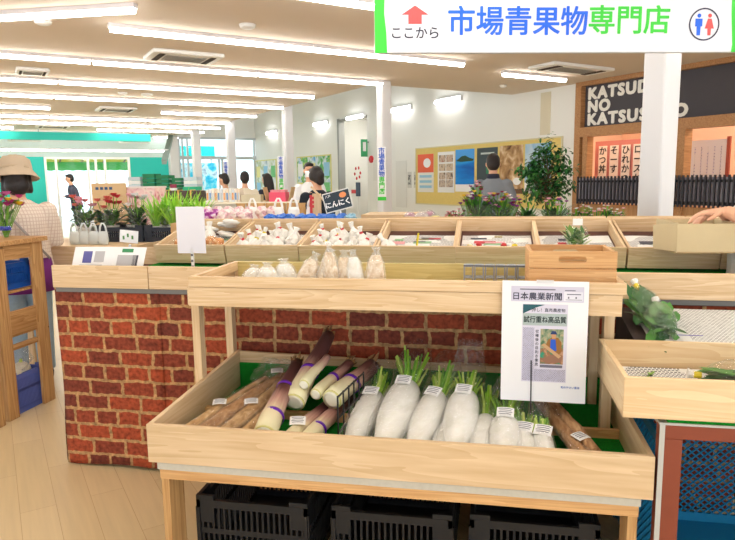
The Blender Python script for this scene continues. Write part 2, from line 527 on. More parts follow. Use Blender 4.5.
def plank_floor():
    m, nt, N, L, P = new_mat('floor_planks')
    tc = N.new('ShaderNodeTexCoord'); sp = N.new('ShaderNodeSeparateXYZ'); cb = N.new('ShaderNodeCombineXYZ')
    L.new(tc.outputs['Object'], sp.inputs[0]); L.new(sp.outputs[1], cb.inputs[0]); L.new(sp.outputs[0], cb.inputs[1])
    br = N.new('ShaderNodeTexBrick'); br.inputs['Scale'].default_value = 1.0
    br.inputs['Brick Width'].default_value = 0.9; br.inputs['Row Height'].default_value = 0.15
    br.inputs['Mortar Size'].default_value = 0.0012; br.inputs['Mortar Smooth'].default_value = 0.2
    br.inputs['Color1'].default_value = lin((232, 212, 172)); br.inputs['Color2'].default_value = lin((222, 200, 158)); br.inputs['Mortar'].default_value = lin((196, 164, 116))
    L.new(cb.outputs[0], br.inputs['Vector'])
    mp = N.new('ShaderNodeMapping'); mp.inputs['Scale'].default_value = (30, 1.5, 1); L.new(tc.outputs['Object'], mp.inputs['Vector'])
    nz = N.new('ShaderNodeTexNoise'); nz.inputs['Scale'].default_value = 1.5; nz.inputs['Detail'].default_value = 4; L.new(mp.outputs[0], nz.inputs['Vector'])
    rp = N.new('ShaderNodeValToRGB'); rp.color_ramp.elements[0].color = (0.86, 0.84, 0.8, 1); rp.color_ramp.elements[1].color = (1.05, 1.03, 1.0, 1)
    L.new(nz.outputs['Fac'], rp.inputs['Fac'])
    mx = N.new('ShaderNodeMix'); mx.data_type = 'RGBA'; mx.blend_type = 'MULTIPLY'; mx.inputs[0].default_value = 1
    L.new(br.outputs['Color'], mx.inputs[6]); L.new(rp.outputs['Color'], mx.inputs[7]); L.new(mx.outputs[2], P.inputs['Base Color'])
    P.inputs['Roughness'].default_value = 0.32; P.inputs['Specular IOR Level'].default_value = 0.4
    return m

WALLW = flat('wall_paint', (236, 236, 232), 0.7)
CEIL = flat('ceiling_board', (222, 209, 194), 0.85)
TEAL = flat('teal_paint', (40, 190, 178), 0.6)
ZC = 2.8
struct('floor', MB().box(-9, 9, -5, 26, -0.1, 0), plank_floor(), building=True)
b = MB()
b.box(-9, 4.75, 7.75, 19.2, ZC, ZC + 0.12); b.box(-9, 7.37, -5, 7.75, ZC, ZC + 0.12)
struct('ceiling', b, CEIL, building=True)
b = MB()
for k in range(7): b.box(4.6, 7.6, 7.7 + 1.9*k, 7.85 + 1.9*k, 4.6, 4.7)
b.box(4.6, 6.72, 7.7, 19.4, 4.6, 4.7); b.box(7.1, 7.6, 7.7, 19.4, 4.6, 4.7)
rl = struct('added_rooflight', b, WHITE, building=True)  # unseen roof with a glazed slot added so daylight brightens the right wall
MB().box(6.7, 7.12, 7.8, 19.2, 4.64, 4.65).build('pane', film_mat('added_rooflight_glass', gloss=0.04, tint=(0.95, 0.97, 0.98), scale=0.5), rl)
b = MB()
b.box(4.72, 4.75, 7.78, 19.2, ZC + 0.12, 4.6); b.box(4.75, 7.37, 7.72, 7.75, ZC + 0.12, 4.6)
struct('wall_atrium', b, WALLW, building=True)
# right-hand wall with the doorway; v runs along it
b = MB()
b.box(7.37, 7.49, 6.40, 12.30, 0, 4.6); b.box(7.37, 7.49, 13.62, 19.2, 0, 4.6); b.box(7.37, 7.49, 12.30, 13.62, 2.87, 4.6)
struct('wall_right', b, WALLW, building=True)
b = MB()
b.box(8.6, 8.7, 11.3, 14.4, 0, 3.0); b.box(7.49, 8.6, 14.3, 14.4, 0, 3.0); b.box(7.49, 8.6, 11.3, 11.4, 0, 3.0); b.box(7.49, 8.6, 11.3, 14.4, 3.0, 3.05)
b.box(8.3, 8.6, 11.4, 13.2, 0, 2.15)
struct('wall_corridor', b, WALLW, building=True)
b = MB(); b.box(7.34, 7.50, 13.58, 13.66, 0, 2.92); b.box(7.34, 7.50, 12.30, 13.66, 2.86, 2.90)
struct('door_1', b, flat('door_trim', (150, 152, 150), 0.5), building=True)
# far wall: teal below, pale above, sliding doors in the middle, glazed entrance to the right
b = MB(); b.box(-6, 4.72, 19.2, 19.32, 2.2, ZC)
struct('wall_far_upper', b, flat('pale_teal_wall', (196, 214, 212), 0.7), building=True)
b = MB(); b.box(-6, 1.36, 19.2, 19.32, 0, 2.2); b.box(3.56, 4.72, 19.2, 19.32, 0, 2.2)
struct('wall_far', b, TEAL, building=True)
struct('wall_far_atrium', MB().box(4.72, 7.49, 19.2, 19.32, ZC, 4.6), WALLW, building=True)
struct('trim_1', MB().box(-6, 3.67, 16.85, 16.95, 2.51, 2.69), TEAL, building=True)
ALU = flat('aluminium_frame', (196, 202, 206), 0.35, metal=0.3)
GLASS = film_mat('window_glass', gloss=0.04, tint=(0.9, 0.97, 0.98), scale=0.5)
root = MB()
for u in (1.36, 1.62, 2.42, 2.62, 2.86, 3.50): root.box(u, u + 0.06, 19.16, 19.24, 0, 2.14)
root.box(1.36, 3.56, 19.16, 19.24, 2.14, 2.2)
w1 = struct('window_1', root, WHITE, building=True)
MB().box(1.4, 3.52, 19.2, 19.205, 0, 2.14).build('pane', GLASS, w1)
root = MB()
for u in (4.95, 5.05, 5.2, 5.42, 6.15, 6.25, 6.62, 7.30): root.box(u, u + 0.05, 19.16, 19.24, 0, 2.18 if u in (6.25, 6.15) else ZC)
root.box(4.95, 7.37, 19.15, 19.25, 2.14, 2.24); root.box(4.95, 7.37, 19.15, 19.25, 2.74, ZC); root.box(5.45, 6.2, 19.16, 19.24, 0.9, 0.96)
w2 = struct('window_2', root, ALU, building=True)
MB().box(4.95, 7.35, 19.2, 19.205, 0, 2.74).build('pane', GLASS, w2)
# outside the far doors
struct('ground_outside', MB().box(-6, 12, 19.4, 32, -0.12, -0.02), flat('pale_paving', (226, 226, 222), 0.8), building=True)
t = thing('awning', 'yellow and green awning hanging outside the far sliding doors', 'awning', uv(2.5, 19.45), BA)
b = MB(); b.grid(lambda a, c: (-1.9 + 3.8 * a, 1.5 * c, 2.42 - 0.30 * c), 8, 1)
b.build('roof_cloth', flat('yellow_cloth', (226, 214, 74), 0.8), t, solid=0.01)
b = MB(); b.grid(lambda a, c: (-1.9 + 3.8 * a, 1.5, 2.12 - c * (0.24 + 0.03 * abs(math.sin(a * 40)))), 60, 1)
b.build('valance', flat('green_cloth', (46, 196, 70), 0.8), t, solid=0.01)
b = MB()
for k in range(7): b.bar((-1.8 + 0.6 * k, 0.03, 2.40), (-1.8 + 0.6 * k, 1.48, 2.11), 0.03)
b.build('rib', flat('dark_steel', (70, 72, 70), 0.5), t)
for k in (-1.85, 1.85): MB().bar((k, 1.46, 0), (k, 1.46, 2.14), 0.05).build('post', ALU, t)
t = thing('parasol_roof', 'turquoise canopy outside the glazed entrance', 'canopy', uv(6.1, 22.5), BA)
b = MB(); b.box(-1.4, 1.0, 0, 0.6, 2.35, 2.72)
b.build('canopy_band', flat('turquoise_cloth', (0, 220, 205), 0.7), t)
for k in (-1.35, 0.95): MB().bar((k, 0.3, 0), (k, 0.3, 2.4), 0.06).build('post', ALU, t)
ob = MB().box(-0.9, 0.9, 0, 0.04, 0, 2.1).build('poster_wall', ramp_noise('blue_poster', [(0.3, (30, 120, 200)), (0.45, (40, 190, 220)), (0.55, (220, 235, 240)), (0.7, (30, 80, 150))], 3.0), None, loc=uv(5.9, 21.4), rz=BA)
tag(ob, 'blue and white poster panel standing outside the glazed entrance', 'panel')

# pillars on the building grid
PILW = flat('pillar_paint', (222, 222, 224), 0.45)
def pillar(n, u, v, s, h=ZC):
    o = MB().box(-s/2, s/2, -s/2, s/2, 0, h).build('pillar_%d' % n, PILW, None, bevel=0.02, loc=uv(u, v), rz=BA)
    o['kind'] = 'structure'
    return o
pillar(1, 4.15, 2.87, 0.182); pillar(2, 4.72, 7.43, 0.155); pillar(3, 4.80, 10.85, 0.165, 4.6); pillar(4, 4.76, 13.9, 0.18, 4.6)
pillar(5, 4.72, 16.5, 0.2, ZC); pillar(6, 4.74, 18.95, 0.26, ZC)

def banner(v, du, size, label):
    t = thing('pillar_banner', label, 'banner', uv(4.72 - du, v, 0), 0)
    # turned to face up the shop
    t.rotation_euler = (0, 0, R(2))
    h = 0.72 * size; w = 0.115 * size
    MB().box(-w/2, w/2, 0, 0.004, 1.20, 1.20 + h).build('sheet', PAPER, t)
    MB().box(-w/2, w/2, -0.002, 0, 1.20, 1.20 + 0.05 * size).build('green_edge', flat('sign_green', (60, 205, 60), 0.5), t)
    for i, ch in enumerate('市場青果物専門店'):
        text('character', ch, 0.085 * size, flat('sign_blue', (40, 90, 200), 0.5) if i < 5 else flat('sign_green', (60, 205, 60), 0.5), t, (0, -0.002, 1.20 + h - 0.055 * size - i * 0.078 * size), bold=0.02)
banner(7.31, 0.12, 1.0, 'narrow vertical banner on the pillar beside the cork board')
banner(10.70, 0.14, 1.0, 'narrow vertical banner on the pillar beside the collage board')
banner(13.72, 0.16, 1.0, 'narrow vertical banner on the pillar before the glazed entrance')

# ------------------------------------------------------------ ceiling lights
TUBEM = glow('light_tube', (255, 252, 246), TUBE)
HOUS = flat('light_housing', (226, 222, 226), 0.5)
ROWS = [(5.75, [(0.97, 2.83), (2.84, 4.73)], 'first'), (7.38, [(-0.80, 1.05), (1.06, 2.90), (2.91, 4.68)], 'second'),
        (9.0, [(-0.97, 0.87), (0.88, 2.685), (2.695, 4.45)], 'third'), (10.55, [(-0.9, 0.95), (0.96, 2.75), (2.76, 4.6)], 'fourth'),
        (12.15, [(-0.8, 1.03), (2.86, 4.72)], 'fifth'), (13.75, [(-0.7, 1.13), (1.14, 2.95), (2.96, 4.72)], 'sixth'),
        (15.15, [(-0.4, 1.42), (1.43, 3.2), (3.21, 4.95)], 'seventh'), (16.6, [(-1.2, 0.63), (2.37, 3.7), (3.71, 4.98)], 'eighth'),
        (17.95, [(-0.3, 1.5), (1.51, 3.34)], 'ninth'), (18.9, [(4.2, 4.9)], 'tenth')]
HID = [(4.15, [(-0.9, 0.9), (0.91, 2.7), (2.71, 4.5)]), (2.55, [(-0.9, 0.9), (0.91, 2.7), (2.71, 4.5)]), (0.95, [(-0.9, 0.9), (0.91, 2.7), (2.71, 4.5)]), (-0.7, [(-0.9, 0.9), (0.91, 2.7), (2.71, 4.5)])]  # unseen rows out of view, added for lighting
def lamp(u0, u1, v0, v1, z, label, group='linear ceiling lights'):
    a = uv(u0, v0); c = uv(u1, v1); d = c - a; ln = d.length
    t = thing('ceiling_light', label, 'ceiling light', ((a + c) / 2).to_3d() + Vector((0, 0, z)), math.atan2(d.y, d.x), group)
    MB().box(-ln/2, ln/2, -0.03, 0.03, -0.035, 0).build('housing', HOUS, t)
    b = MB(); b.tube([(-ln/2 + 0.012, 0, -0.045), (ln/2 - 0.012, 0, -0.045)], 0.028, 10)
    b.build('tube', TUBEM, t, smooth=True)
    return t
ORD = ['left end', 'second', 'third']
for v, segs, nm in ROWS:
    for k, (a, c) in enumerate(segs):
        pos = 'right-hand' if (k == len(segs) - 1 and k) else ('left-hand' if k == 0 else 'middle')
        lab = f'white tube light on the ceiling, {nm} row from the camera, {pos} length'
        if nm == 'tenth': lab = 'short white tube light at the far end of the ceiling beside the far pillar'
        lamp(a, c, v, v, ZC, lab)
lamp(-0.38, 1.05, 6.22, 5.04, ZC, 'white tube light slanting across the upper left corner of the ceiling')
lamp(5.6, 6.72, 6.06, 6.06, ZC, 'short white tube light beside the cassette in front of the dark restaurant sign')
lamp(-0.6, 4.3, 17.7, 17.7, 2.36, 'long low white tube light in front of the far teal wall')
for v, segs in HID:
    for a, c in segs: lamp(a, c, v, v, ZC, 'unseen white tube light added on the ceiling above and behind the camera')

def wall_light(v, label):
    t = thing('wall_light', label, 'wall light', uv(7.37, v, 2.88), WALLROT, 'tube lights on the right wall')
    MB().box(-0.36, 0.36, -0.05, 0, -0.03, 0.06).build('housing', HOUS, t, bevel=0.006)
    b = MB(); b.tube([(-0.35, -0.06, 0.0), (0.35, -0.06, 0.0)], 0.035, 10); b.build('tube', glow('wall_tube', (255, 253, 250), 18.0), t, smooth=True)
for v, l in ((9.35, 'white tube light on the wall high above the cork board'), (10.9, 'white tube light on the wall just right of the pillar beside the cork board'),
             (12.75, 'white tube light on the wall above the doorway'), (14.5, 'white tube light on the wall left of the doorway'), (17.7, 'farthest white tube light on the wall, left of the pillar')):
    wall_light(v, l)

def cassette(u, v, w, d, label, rz=0.0):
    t = thing('ceiling_cassette', label, 'air conditioner', uv(u, v, ZC), BA + rz, 'ceiling air conditioner cassettes')
    b = MB(); b.box(-w/2, w/2, -d/2, d/2, -0.04, 0); b.build('panel', WHITE, t, bevel=0.012)
    b = MB()
    n = 9
    for k in range(n): b.box(-w*0.28, w*0.28, -d*0.26 + d*0.52*k/n, -d*0.26 + d*0.52*(k+0.5)/n, -0.048, -0.038)
    b.build('grille', flat('cassette_grille', (150, 146, 140), 0.6), t)
    for s in (-1, 1):
        b = MB(); b.box(s*w*0.36 - w*0.04, s*w*0.36 + w*0.04, -d*0.38, d*0.38, -0.045, -0.038); b.build('vent', DARK, t)
cassette(1.87, 6.82, 0.72, 0.5, 'ceiling air conditioner cassette between the first and second light rows')
cassette(0.56, 8.45, 0.34, 0.36, 'small ceiling cassette at far left between two light rows')
cassette(2.08, 12.15, 0.62, 0.62, 'ceiling cassette in the gap of the fifth light row')
cassette(1.4, 16.3, 0.7, 0.5, 'farthest ceiling cassette, before the teal beam')
cassette(6.2, 5.5, 1.05, 0.42, 'wide ceiling cassette above the dark restaurant sign')
def detector(u, v, label, s=0.07):
    o = MB().lathe([(s*0.6, -0.035), (s*0.9, -0.025), (s, 0.0)], 16).build('smoke_detector', WHITE, None, smooth=True, loc=uv(u, v, ZC), rz=BA)
    tag(o, label, 'smoke detector', 'round ceiling detectors')
detector(2.0, 5.28, 'round white detector nearest the camera, above the second ceiling cassette'); detector(0.5, 5.9, 'round white detector under the slanting upper left light')
detector(1.82, 10.0, 'round white detector right of the far left lights, left one of two'); detector(2.17, 10.02, 'round white detector, right one of two beyond the third row', 0.09)
detector(3.57, 7.7, 'small white detector behind the second light row', 0.045); detector(6.48, 7.0, 'small dark-fronted ceiling camera beside the hanging sign', 0.05)
for u, l in ((0.87, 'white hanging air conditioner unit at the left below the teal beam'), (3.38, 'white hanging air conditioner unit at the right below the teal beam')):
    t = thing('hanging_air_conditioner', l, 'air conditioner', uv(u, 17.4, 2.5), BA, 'hanging air conditioners')
    MB().box(-0.36, 0.36, -0.2, 0.2, 0, 0.13).build('case', WHITE, t, bevel=0.02)
    MB().box(-0.3, 0.3, -0.205, -0.2, 0.02, 0.06).build('vent', DARK, t)
    b = MB()
    for k in (-0.3, 0.3): b.bar((k, 0, 0.13), (k, 0, 0.30), 0.02)
    b.build('bracket', STEEL, t)
b = MB(); b.bar((4.05, 17.2, 2.0), (4.62, 18.6, 2.78), 0.12); struct('trim_2', b, flat('grey_green_brace', (140, 156, 150), 0.6), building=True)

# ------------------------------------------------------------ the cork board and what hangs on the right wall
def on_wall(name, label, cat, v, z=0.0, off=0.0, group=None):
    return thing(name, label, cat, uv(7.37 - off, v, z), WALLROT, group)
t = on_wall('cork_board', 'long yellow pin board on the white wall behind the man in grey', 'pin board', 8.55)
MB().box(-1.84, 1.87, -0.02, 0, 1.0, 2.06).build('panel', flat('yellow_cork', (226, 202, 122), 0.85, var=0.04, bscale=30), t)
b = MB(); b.box(-1.86, 1.89, -0.028, 0, 0.98, 1.0); b.box(-1.86, 1.89, -0.028, 0, 2.06, 2.08); b.box(-1.86, -1.84, -0.028, 0, 1.0, 2.06); b.box(1.87, 1.89, -0.028, 0, 1.0, 2.06)
b.build('frame', flat('board_frame', (214, 206, 170), 0.5), t)
def poster(v, w, z0, z1, label, mat):
    t = on_wall('poster', label, 'poster', v, 0, 0.022, 'posters on the yellow board')
    MB().box(-w/2, w/2, -0.003, 0, z0, z1).build('sheet', mat, t)
    return t
def patch(t, name, pts, m, y=-0.0045):
    return MB().poly([(x, y, z) for x, z in pts]).build(name, m, t)
def rect(x0, x1, z0, z1): return [(x0, z0), (x1, z0), (x1, z1), (x0, z1)]
def blob(cx, cz, rx, rz, n=18, j=0.0): return [(cx + rx*math.cos(2*math.pi*k/n)*(1+random.uniform(-j, j)), cz + rz*math.sin(2*math.pi*k/n)*(1+random.uniform(-j, j))) for k in range(n)]
t = poster(10.07, 0.52, 1.22, 1.95, 'orange and white poster at the left end of the pin board', flat('poster_pale', (232, 230, 222), 0.5))
patch(t, 'orange_panel', rect(-0.26, 0.26, 1.60, 1.95), flat('poster_orange', (232, 96, 58), 0.5)); patch(t, 'white_disc', blob(0.05, 1.78, 0.12, 0.09), PAPER, -0.006)
for k in range(3): patch(t, 'blue_line', rect(-0.2, 0.2, 1.30 + 0.1*k, 1.35 + 0.1*k), flat('poster_skyblue', (150, 200, 224), 0.5))
t = poster(9.43, 0.5, 1.22, 1.97, 'poster with a collage of small photos, second from the left', flat('poster_white', (236, 236, 236), 0.5))
for k, (z, m) in enumerate([(1.78, (150, 80, 70)), (1.62, (200, 180, 150)), (1.46, (90, 60, 60)), (1.32, (60, 70, 110))]):
    for s in (0, 1):
        patch(t, 'small_photo', rect(-0.21 + 0.22*s, -0.01 + 0.22*s, z, z + 0.13), ramp_noise('photo_%d%d' % (k, s), [(0.3, m), (0.5, (210, 190, 170)), (0.7, [c*0.5 for c in m])], 14.0))
t = poster(8.89, 0.52, 1.24, 1.99, 'blue sea poster with a green island, third from the left', ramp_noise('sea_print', [(0.25, (10, 70, 170)), (0.5, (20, 130, 220)), (0.75, (60, 180, 240))], 1.6, stretch=(0.4, 1, 3)))
patch(t, 'sky', rect(-0.26, 0.26, 1.82, 1.99), flat('poster_sky', (70, 160, 235), 0.5)); patch(t, 'island', [(-0.24, 1.79), (-0.1, 1.77), (0.22, 1.78), (0.25, 1.81), (0.12, 1.84), (0.02, 1.88), (-0.08, 1.87), (-0.16, 1.83)], flat('island_green', (40, 74, 50), 0.6), -0.006)
patch(t, 'caption_strip', rect(-0.26, 0.26, 1.24, 1.37), PAPER)
t = poster(8.3, 0.52, 1.25, 1.99, 'dark teal poster with a green bottle, half behind the man in grey', flat('poster_dark', (52, 68, 74), 0.5))
patch(t, 'bottle_picture', rect(-0.02, 0.1, 1.55, 1.78), flat('bottle_green', (30, 130, 90), 0.4)); patch(t, 'title_line', rect(-0.16, 0.18, 1.88, 1.91), flat('pale_line', (190, 200, 200), 0.5))
t = poster(7.72, 0.54, 1.22, 2.0, 'brown sepia poster right of the man in grey', ramp_noise('sepia_print', [(0.3, (96, 62, 40)), (0.5, (190, 150, 104)), (0.7, (240, 220, 186))], 6.0))
patch(t, 'white_ring', blob(0.14, 1.42, 0.09, 0.06), PAPER); patch(t, 'caption_strip', rect(-0.27, 0.27, 1.22, 1.30), flat('sepia_dark', (110, 76, 52), 0.5))
t = poster(7.14, 0.54, 1.23, 2.0, 'pale blue poster half behind the potted tree', ramp_noise('pale_blue_print', [(0.3, (120, 180, 220)), (0.6, (200, 220, 232)), (0.8, (160, 190, 170))], 2.5))
patch(t, 'lower_photo', rect(-0.27, 0.27, 1.23, 1.40), flat('poster_white', (236, 236, 236), 0.5))
for v, l in ((10.65, 'small grey notice on the white wall, left one of two'), (10.43, 'small grey notice on the white wall, right one of two')):
    t = on_wall('wall_notice', l, 'notice', v, 0, 0, 'small notices on the wall')
    MB().box(-0.07, 0.07, -0.004, 0, 1.3, 1.62).build('sheet', flat('notice_grey', (206, 206, 202), 0.6), t)
    patch(t, 'photo', rect(-0.05, 0.05, 1.36, 1.56), ramp_noise('notice_photo' + l[-12:-7], [(0.35, (70, 70, 74)), (0.6, (200, 200, 196))], 22.0))
t = on_wall('wall_panel', 'pale access panel on the wall beside the doorway', 'panel', 11.75)
MB().box(-0.3, 0.3, -0.01, 0, 1.45, 1.9).build('door', flat('panel_grey', (226, 226, 222), 0.6), t, bevel=0.004)
t = on_wall('wall_panel', 'tall pale access panel right of the pillar', 'panel', 10.95)
MB().box(-0.2, 0.2, -0.01, 0, 0.9, 1.85).build('door', flat('panel_grey', (226, 226, 222), 0.6), t, bevel=0.004)
t = on_wall('hanging_exit_sign', 'green and white emergency exit sign projecting beside the doorway', 'exit sign', 12.25)
MB().box(-0.02, 0.02, -0.19, -0.04, 1.98, 2.36).build('sign_plate', flat('exit_green', (60, 170, 110), 0.5), t)
MB().box(-0.025, 0.025, -0.16, -0.08, 2.10, 2.30).build('white_panel', PAPER, t); MB().bar((0, -0.04, 2.3), (0, 0, 2.3), 0.03).build('bracket', STEEL, t)
t = on_wall('fire_bell', 'small round red fire bell beside the doorway', 'fire bell', 12.12)
b = MB(); b.lathe([(0.08, 0), (0.08, 0.03), (0.05, 0.05)], 14, Matrix.Translation((0, 0, 1.92)) @ Matrix.Rotation(math.pi/2, 4, 'X'))
b.build('bell', flat('red_paint', (210, 50, 60), 0.4), t)
t = thing('thermometer_stand', 'tablet on a stand with red flower stickers beside the doorway', 'tablet stand', uv(6.9, 11.9, 0), WALLROT)
b = MB(); b.bar((0, 0, 0.02), (0, 0, 1.15), 0.03); b.lathe([(0.16, 0), (0.16, 0.02)], 16); b.build('stand', WHITE, t)
MB().box(-0.09, 0.09, -0.03, -0.01, 1.12, 1.42).build('tablet', flat('tablet_case', (40, 50, 80), 0.3), t, bevel=0.008)
MB().box(-0.28, -0.10, -0.03, -0.02, 1.18, 1.26).build('red_card', flat('red_paint', (210, 50, 60), 0.4), t)
b = MB()
for k in range(6): b.ball((-0.05 + 0.12*math.cos(k*1.1), 0, 1.62 + 0.12*math.sin(k*1.1)), (0.035, 0.012, 0.035), 8, 6)
b.build('flower_decoration', flat('red_paint', (210, 50, 60), 0.4), t)
# collage boards at the far end
for v, w, l, cs in ((15.05, 1.95, 'blue and green collage board behind the woman in black', [(0.32, (90, 170, 220)), (0.45, (225, 232, 235)), (0.55, (60, 170, 90)), (0.68, (225, 215, 120)), (0.8, (240, 240, 240))]),
                    (18.35, 1.6, 'pale collage board behind the woman with long hair', [(0.3, (160, 180, 190)), (0.45, (236, 240, 242)), (0.6, (190, 200, 160)), (0.75, (120, 150, 190))])):
    t = on_wall('collage_board', l, 'notice board', v)
    MB().box(-w/2, w/2, -0.02, 0, 0.9, 2.08).build('panel', ramp_noise('collage' + str(v), cs, 3.2, detail=2.0), t)
    b = MB(); b.box(-w/2 - 0.03, w/2 + 0.03, -0.025, 0, 2.08, 2.11); b.box(-w/2 - 0.03, -w/2, -0.025, 0, 0.9, 2.08); b.box(w/2, w/2 + 0.03, -0.025, 0, 0.9, 2.08)
    b.build('frame', flat('yellow_trim', (220, 214, 140), 0.6), t)
    for k in range(6):
        x = -w/2 + 0.2 + (w - 0.4) * (k % 3) / 2; z = 1.25 + 0.5 * (k // 3)
        MB().box(x - 0.15, x + 0.15, -0.026, -0.02, z - 0.17, z + 0.17).build('pinned_sheet', [PAPER, flat('sheet_green', (120, 200, 130), 0.6), flat('sheet_blue', (150, 200, 230), 0.6), flat('sheet_yellow', (236, 226, 150), 0.6)][(k * 3 + int(v)) % 4], t)
ob = MB().box(-0.1, 0.1, -0.01, 0, 2.12, 2.75).build('wall_plate', flat('beige_plate', (216, 208, 184), 0.6), None, loc=uv(7.37, 7.02), rz=WALLROT)
tag(ob, 'small beige plate high on the wall left of the dark restaurant sign', 'wall plate')

# ------------------------------------------------------------ restaurant front at the right end of the same wall
RW = wood('dark_stained_wood', (194, 146, 98), (152, 106, 66), axis='x', knots=False)
b = MB()
b.box(7.30, 7.45, 6.30, 6.40, 0, 2.8); b.box(7.30, 7.45, 1.5, 6.30, 2.74, 2.8); b.box(7.30, 7.45, 1.5, 6.30, 2.04, 2.17)
b.box(7.32, 7.45, 6.18, 6.26, 1.0, 2.04); b.box(7.30, 7.45, 4.70, 5.12, 0, 2.04); b.box(7.30, 7.45, 2.6, 2.9, 0, 2.04)
struct('trim_3', b, RW, building=True)
struct('wall_restaurant', MB().box(7.34, 7.45, 1.5, 6.30, 0, 1.1), wood('panel_wood', (206, 160, 110), (176, 126, 80), axis='z', knots=False), building=True)
b = MB(); b.box(9.0, 9.1, 1.0, 7.4, 0, 2.9); b.box(7.45, 9.0, 6.9, 7.0, 0, 2.9)
struct('wall_restaurant_inside', b, flat('inside_wall', (230, 196, 170), 0.7), building=True)
struct('ceiling_restaurant', MB().box(7.45, 9.1, 1.0, 7.0, 2.75, 2.8), flat('inside_ceiling', (232, 190, 140), 0.7), building=True)
t = on_wall('restaurant_sign', 'dark sign board with white KATSUDON NO KATSUSATO lettering', 'sign', 6.3)
MB().box(0.02, 4.6, 0.0, 0.06, 2.17, 2.74).build('board', flat('sign_charcoal', (66, 62, 68), 0.6), t)
for i, s in enumerate(('KATSUDON', 'NO', 'KATSUSATO')):
    text('lettering', s, 0.212, flat('sign_white', (238, 236, 228), 0.6), t, (0.07, -0.004, 2.622 - 0.177 * i), align='LEFT', heavy=0.058, ext=0.004, width=(1.33, 0.35, 1.48)[i], spacing=1.16)
for v0, v1, l in ((6.28, 4.92, 'black slatted screen under the left restaurant window'), (4.9, 2.9, 'black slatted screen under the right restaurant window')):
    t = on_wall('slatted_screen', l, 'screen', (v0 + v1) / 2, 0, 0.12, 'slatted screens of the restaurant')
    w = v0 - v1; b = MB(); n = int(w / 0.055)
    for k in range(n): x = -w/2 + w * (k + 0.5) / n; b.box(x - 0.0105, x + 0.0105, -0.02, 0, 1.10, 1.485)
    b.build('slats', flat('slat_black', (44, 44, 52), 0.5), t)
    b = MB(); b.box(-w/2, w/2, 0, 0.02, 1.40, 1.43); b.box(-w/2, w/2, 0, 0.02, 1.13, 1.17); b.build('rail', flat('slat_black', (44, 44, 52), 0.5), t)
    MB().box(-w/2, w/2, 0.05, 0.054, 1.12, 1.46).build('backing_glass', flat('grey_glass', (168, 164, 180), 0.15), t)
t = on_wall('menu_rack', 'red frame holding the hanging menu strips inside the restaurant window', 'menu frame', 5.95, 0, -0.6)
MB().box(-0.62, 0.8, 0, 0.02, 1.2, 2.0).build('red_panel', flat('menu_red', (206, 128, 118), 0.6), t)
for k in range(7):
    m = on_wall('menu_strip', ['first', 'second', 'third', 'fourth', 'fifth', 'sixth', 'seventh'][k] + ' pale menu strip from the left in the restaurant window', 'menu strip', 6.42 - 0.2 * k, 0, -0.59, 'menu strips in the window')
    MB().box(-0.075, 0.075, -0.004, 0, 1.25, 1.93).build('paper', flat('menu_paper', (248, 236, 224), 0.7), m)
    for i, ch in enumerate(['かつ丼', 'そーす', 'ひれかつ', 'ロースかつ', 'えびふ', 'みそかつ', 'おろし'][k]):
        text('character', ch, 0.135, INK, m, (0, -0.006, 1.85 - 0.135 * i), bold=0.015)
t = on_wall('menu_poster', 'large white menu poster inside the right restaurant window', 'poster', 4.82, 0, -0.5)
MB().box(-0.32, 0.32, -0.004, 0, 1.3, 1.92).build('sheet', PAPER, t)
for k in range(7): MB().box(-0.27 + 0.085*k, -0.255 + 0.085*k, -0.005, -0.004, 1.36 + 0.06*(k % 3), 1.84).build('writing_column', print_mat('menu_writing%d' % k, ink=(120, 120, 150), line=0.02, dens=0.9), t)
MB().box(0.32, 0.36, -0.02, 0.01, 1.25, 1.95).build('frame_side', flat('red_brown', (170, 80, 60), 0.6), t)
t = thing('restaurant_lamp', 'warm ceiling lamp glowing inside the restaurant', 'ceiling lamp', uv(8.2, 4.2, 2.72), BA)
b = MB(); b.lathe([(0.16, -0.08), (0.22, -0.04), (0.22, 0.03)], 18); b.build('diffuser', glow('warm_glow', (255, 230, 204), 40.0), t, smooth=True)
t = thing('restaurant_lamp', 'second warm ceiling lamp inside the restaurant behind the menu strips', 'ceiling lamp', uv(7.75, 6.0, 2.72), BA)
b = MB(); b.lathe([(0.12, -0.08), (0.16, -0.04), (0.16, 0.03)], 18); b.build('diffuser', glow('warm_glow', (255, 230, 204), 40.0), t, smooth=True)

# ------------------------------------------------------------ hanging sign over the display
a = Vector((-0.606, 3.448, 2.163)); c = Vector((1.326, 3.942, 2.217))
ang = math.atan2(c.y - a.y, c.x - a.x); SL = (c.xy - a.xy).length
t = thing('hanging_sign', 'large white and green hanging sign with blue and green lettering and an arrow', 'sign', (a.x, a.y, a.z), ang)
HS = 0.47
b = MB(); b.box(0.0, SL + 0.01, 0, 0.03, 0, HS); b.build('board', flat('sign_board', (220, 224, 234), 0.35), t, bevel=0.004)
SG = flat('sign_green', (60, 205, 60), 0.5); SB = flat('sign_blue_bright', (28, 100, 228), 0.5)
b = MB(); b.prism([(0, 0), (0.065, 0), (0.062, 0.1), (0.052, 0.2), (0.056, 0.34), (0.062, HS), (0, HS)], -0.002, 0.0); b.build('green_edge', SG, t)
b = MB(); b.prism([(SL + 0.01, 0), (SL + 0.01, HS), (SL - 0.04, HS), (SL - 0.03, 0.2), (SL - 0.015, 0.04), (SL - 0.02, 0)], -0.002, 0.0); b.build('green_edge', SG, t)
k = SL / 360.0
def sx_(px): return (px - 375) * k
def sz_(px, py): return (53 - (px - 375) * 11 / 360.0 - py) * k
x0 = sx_(414)
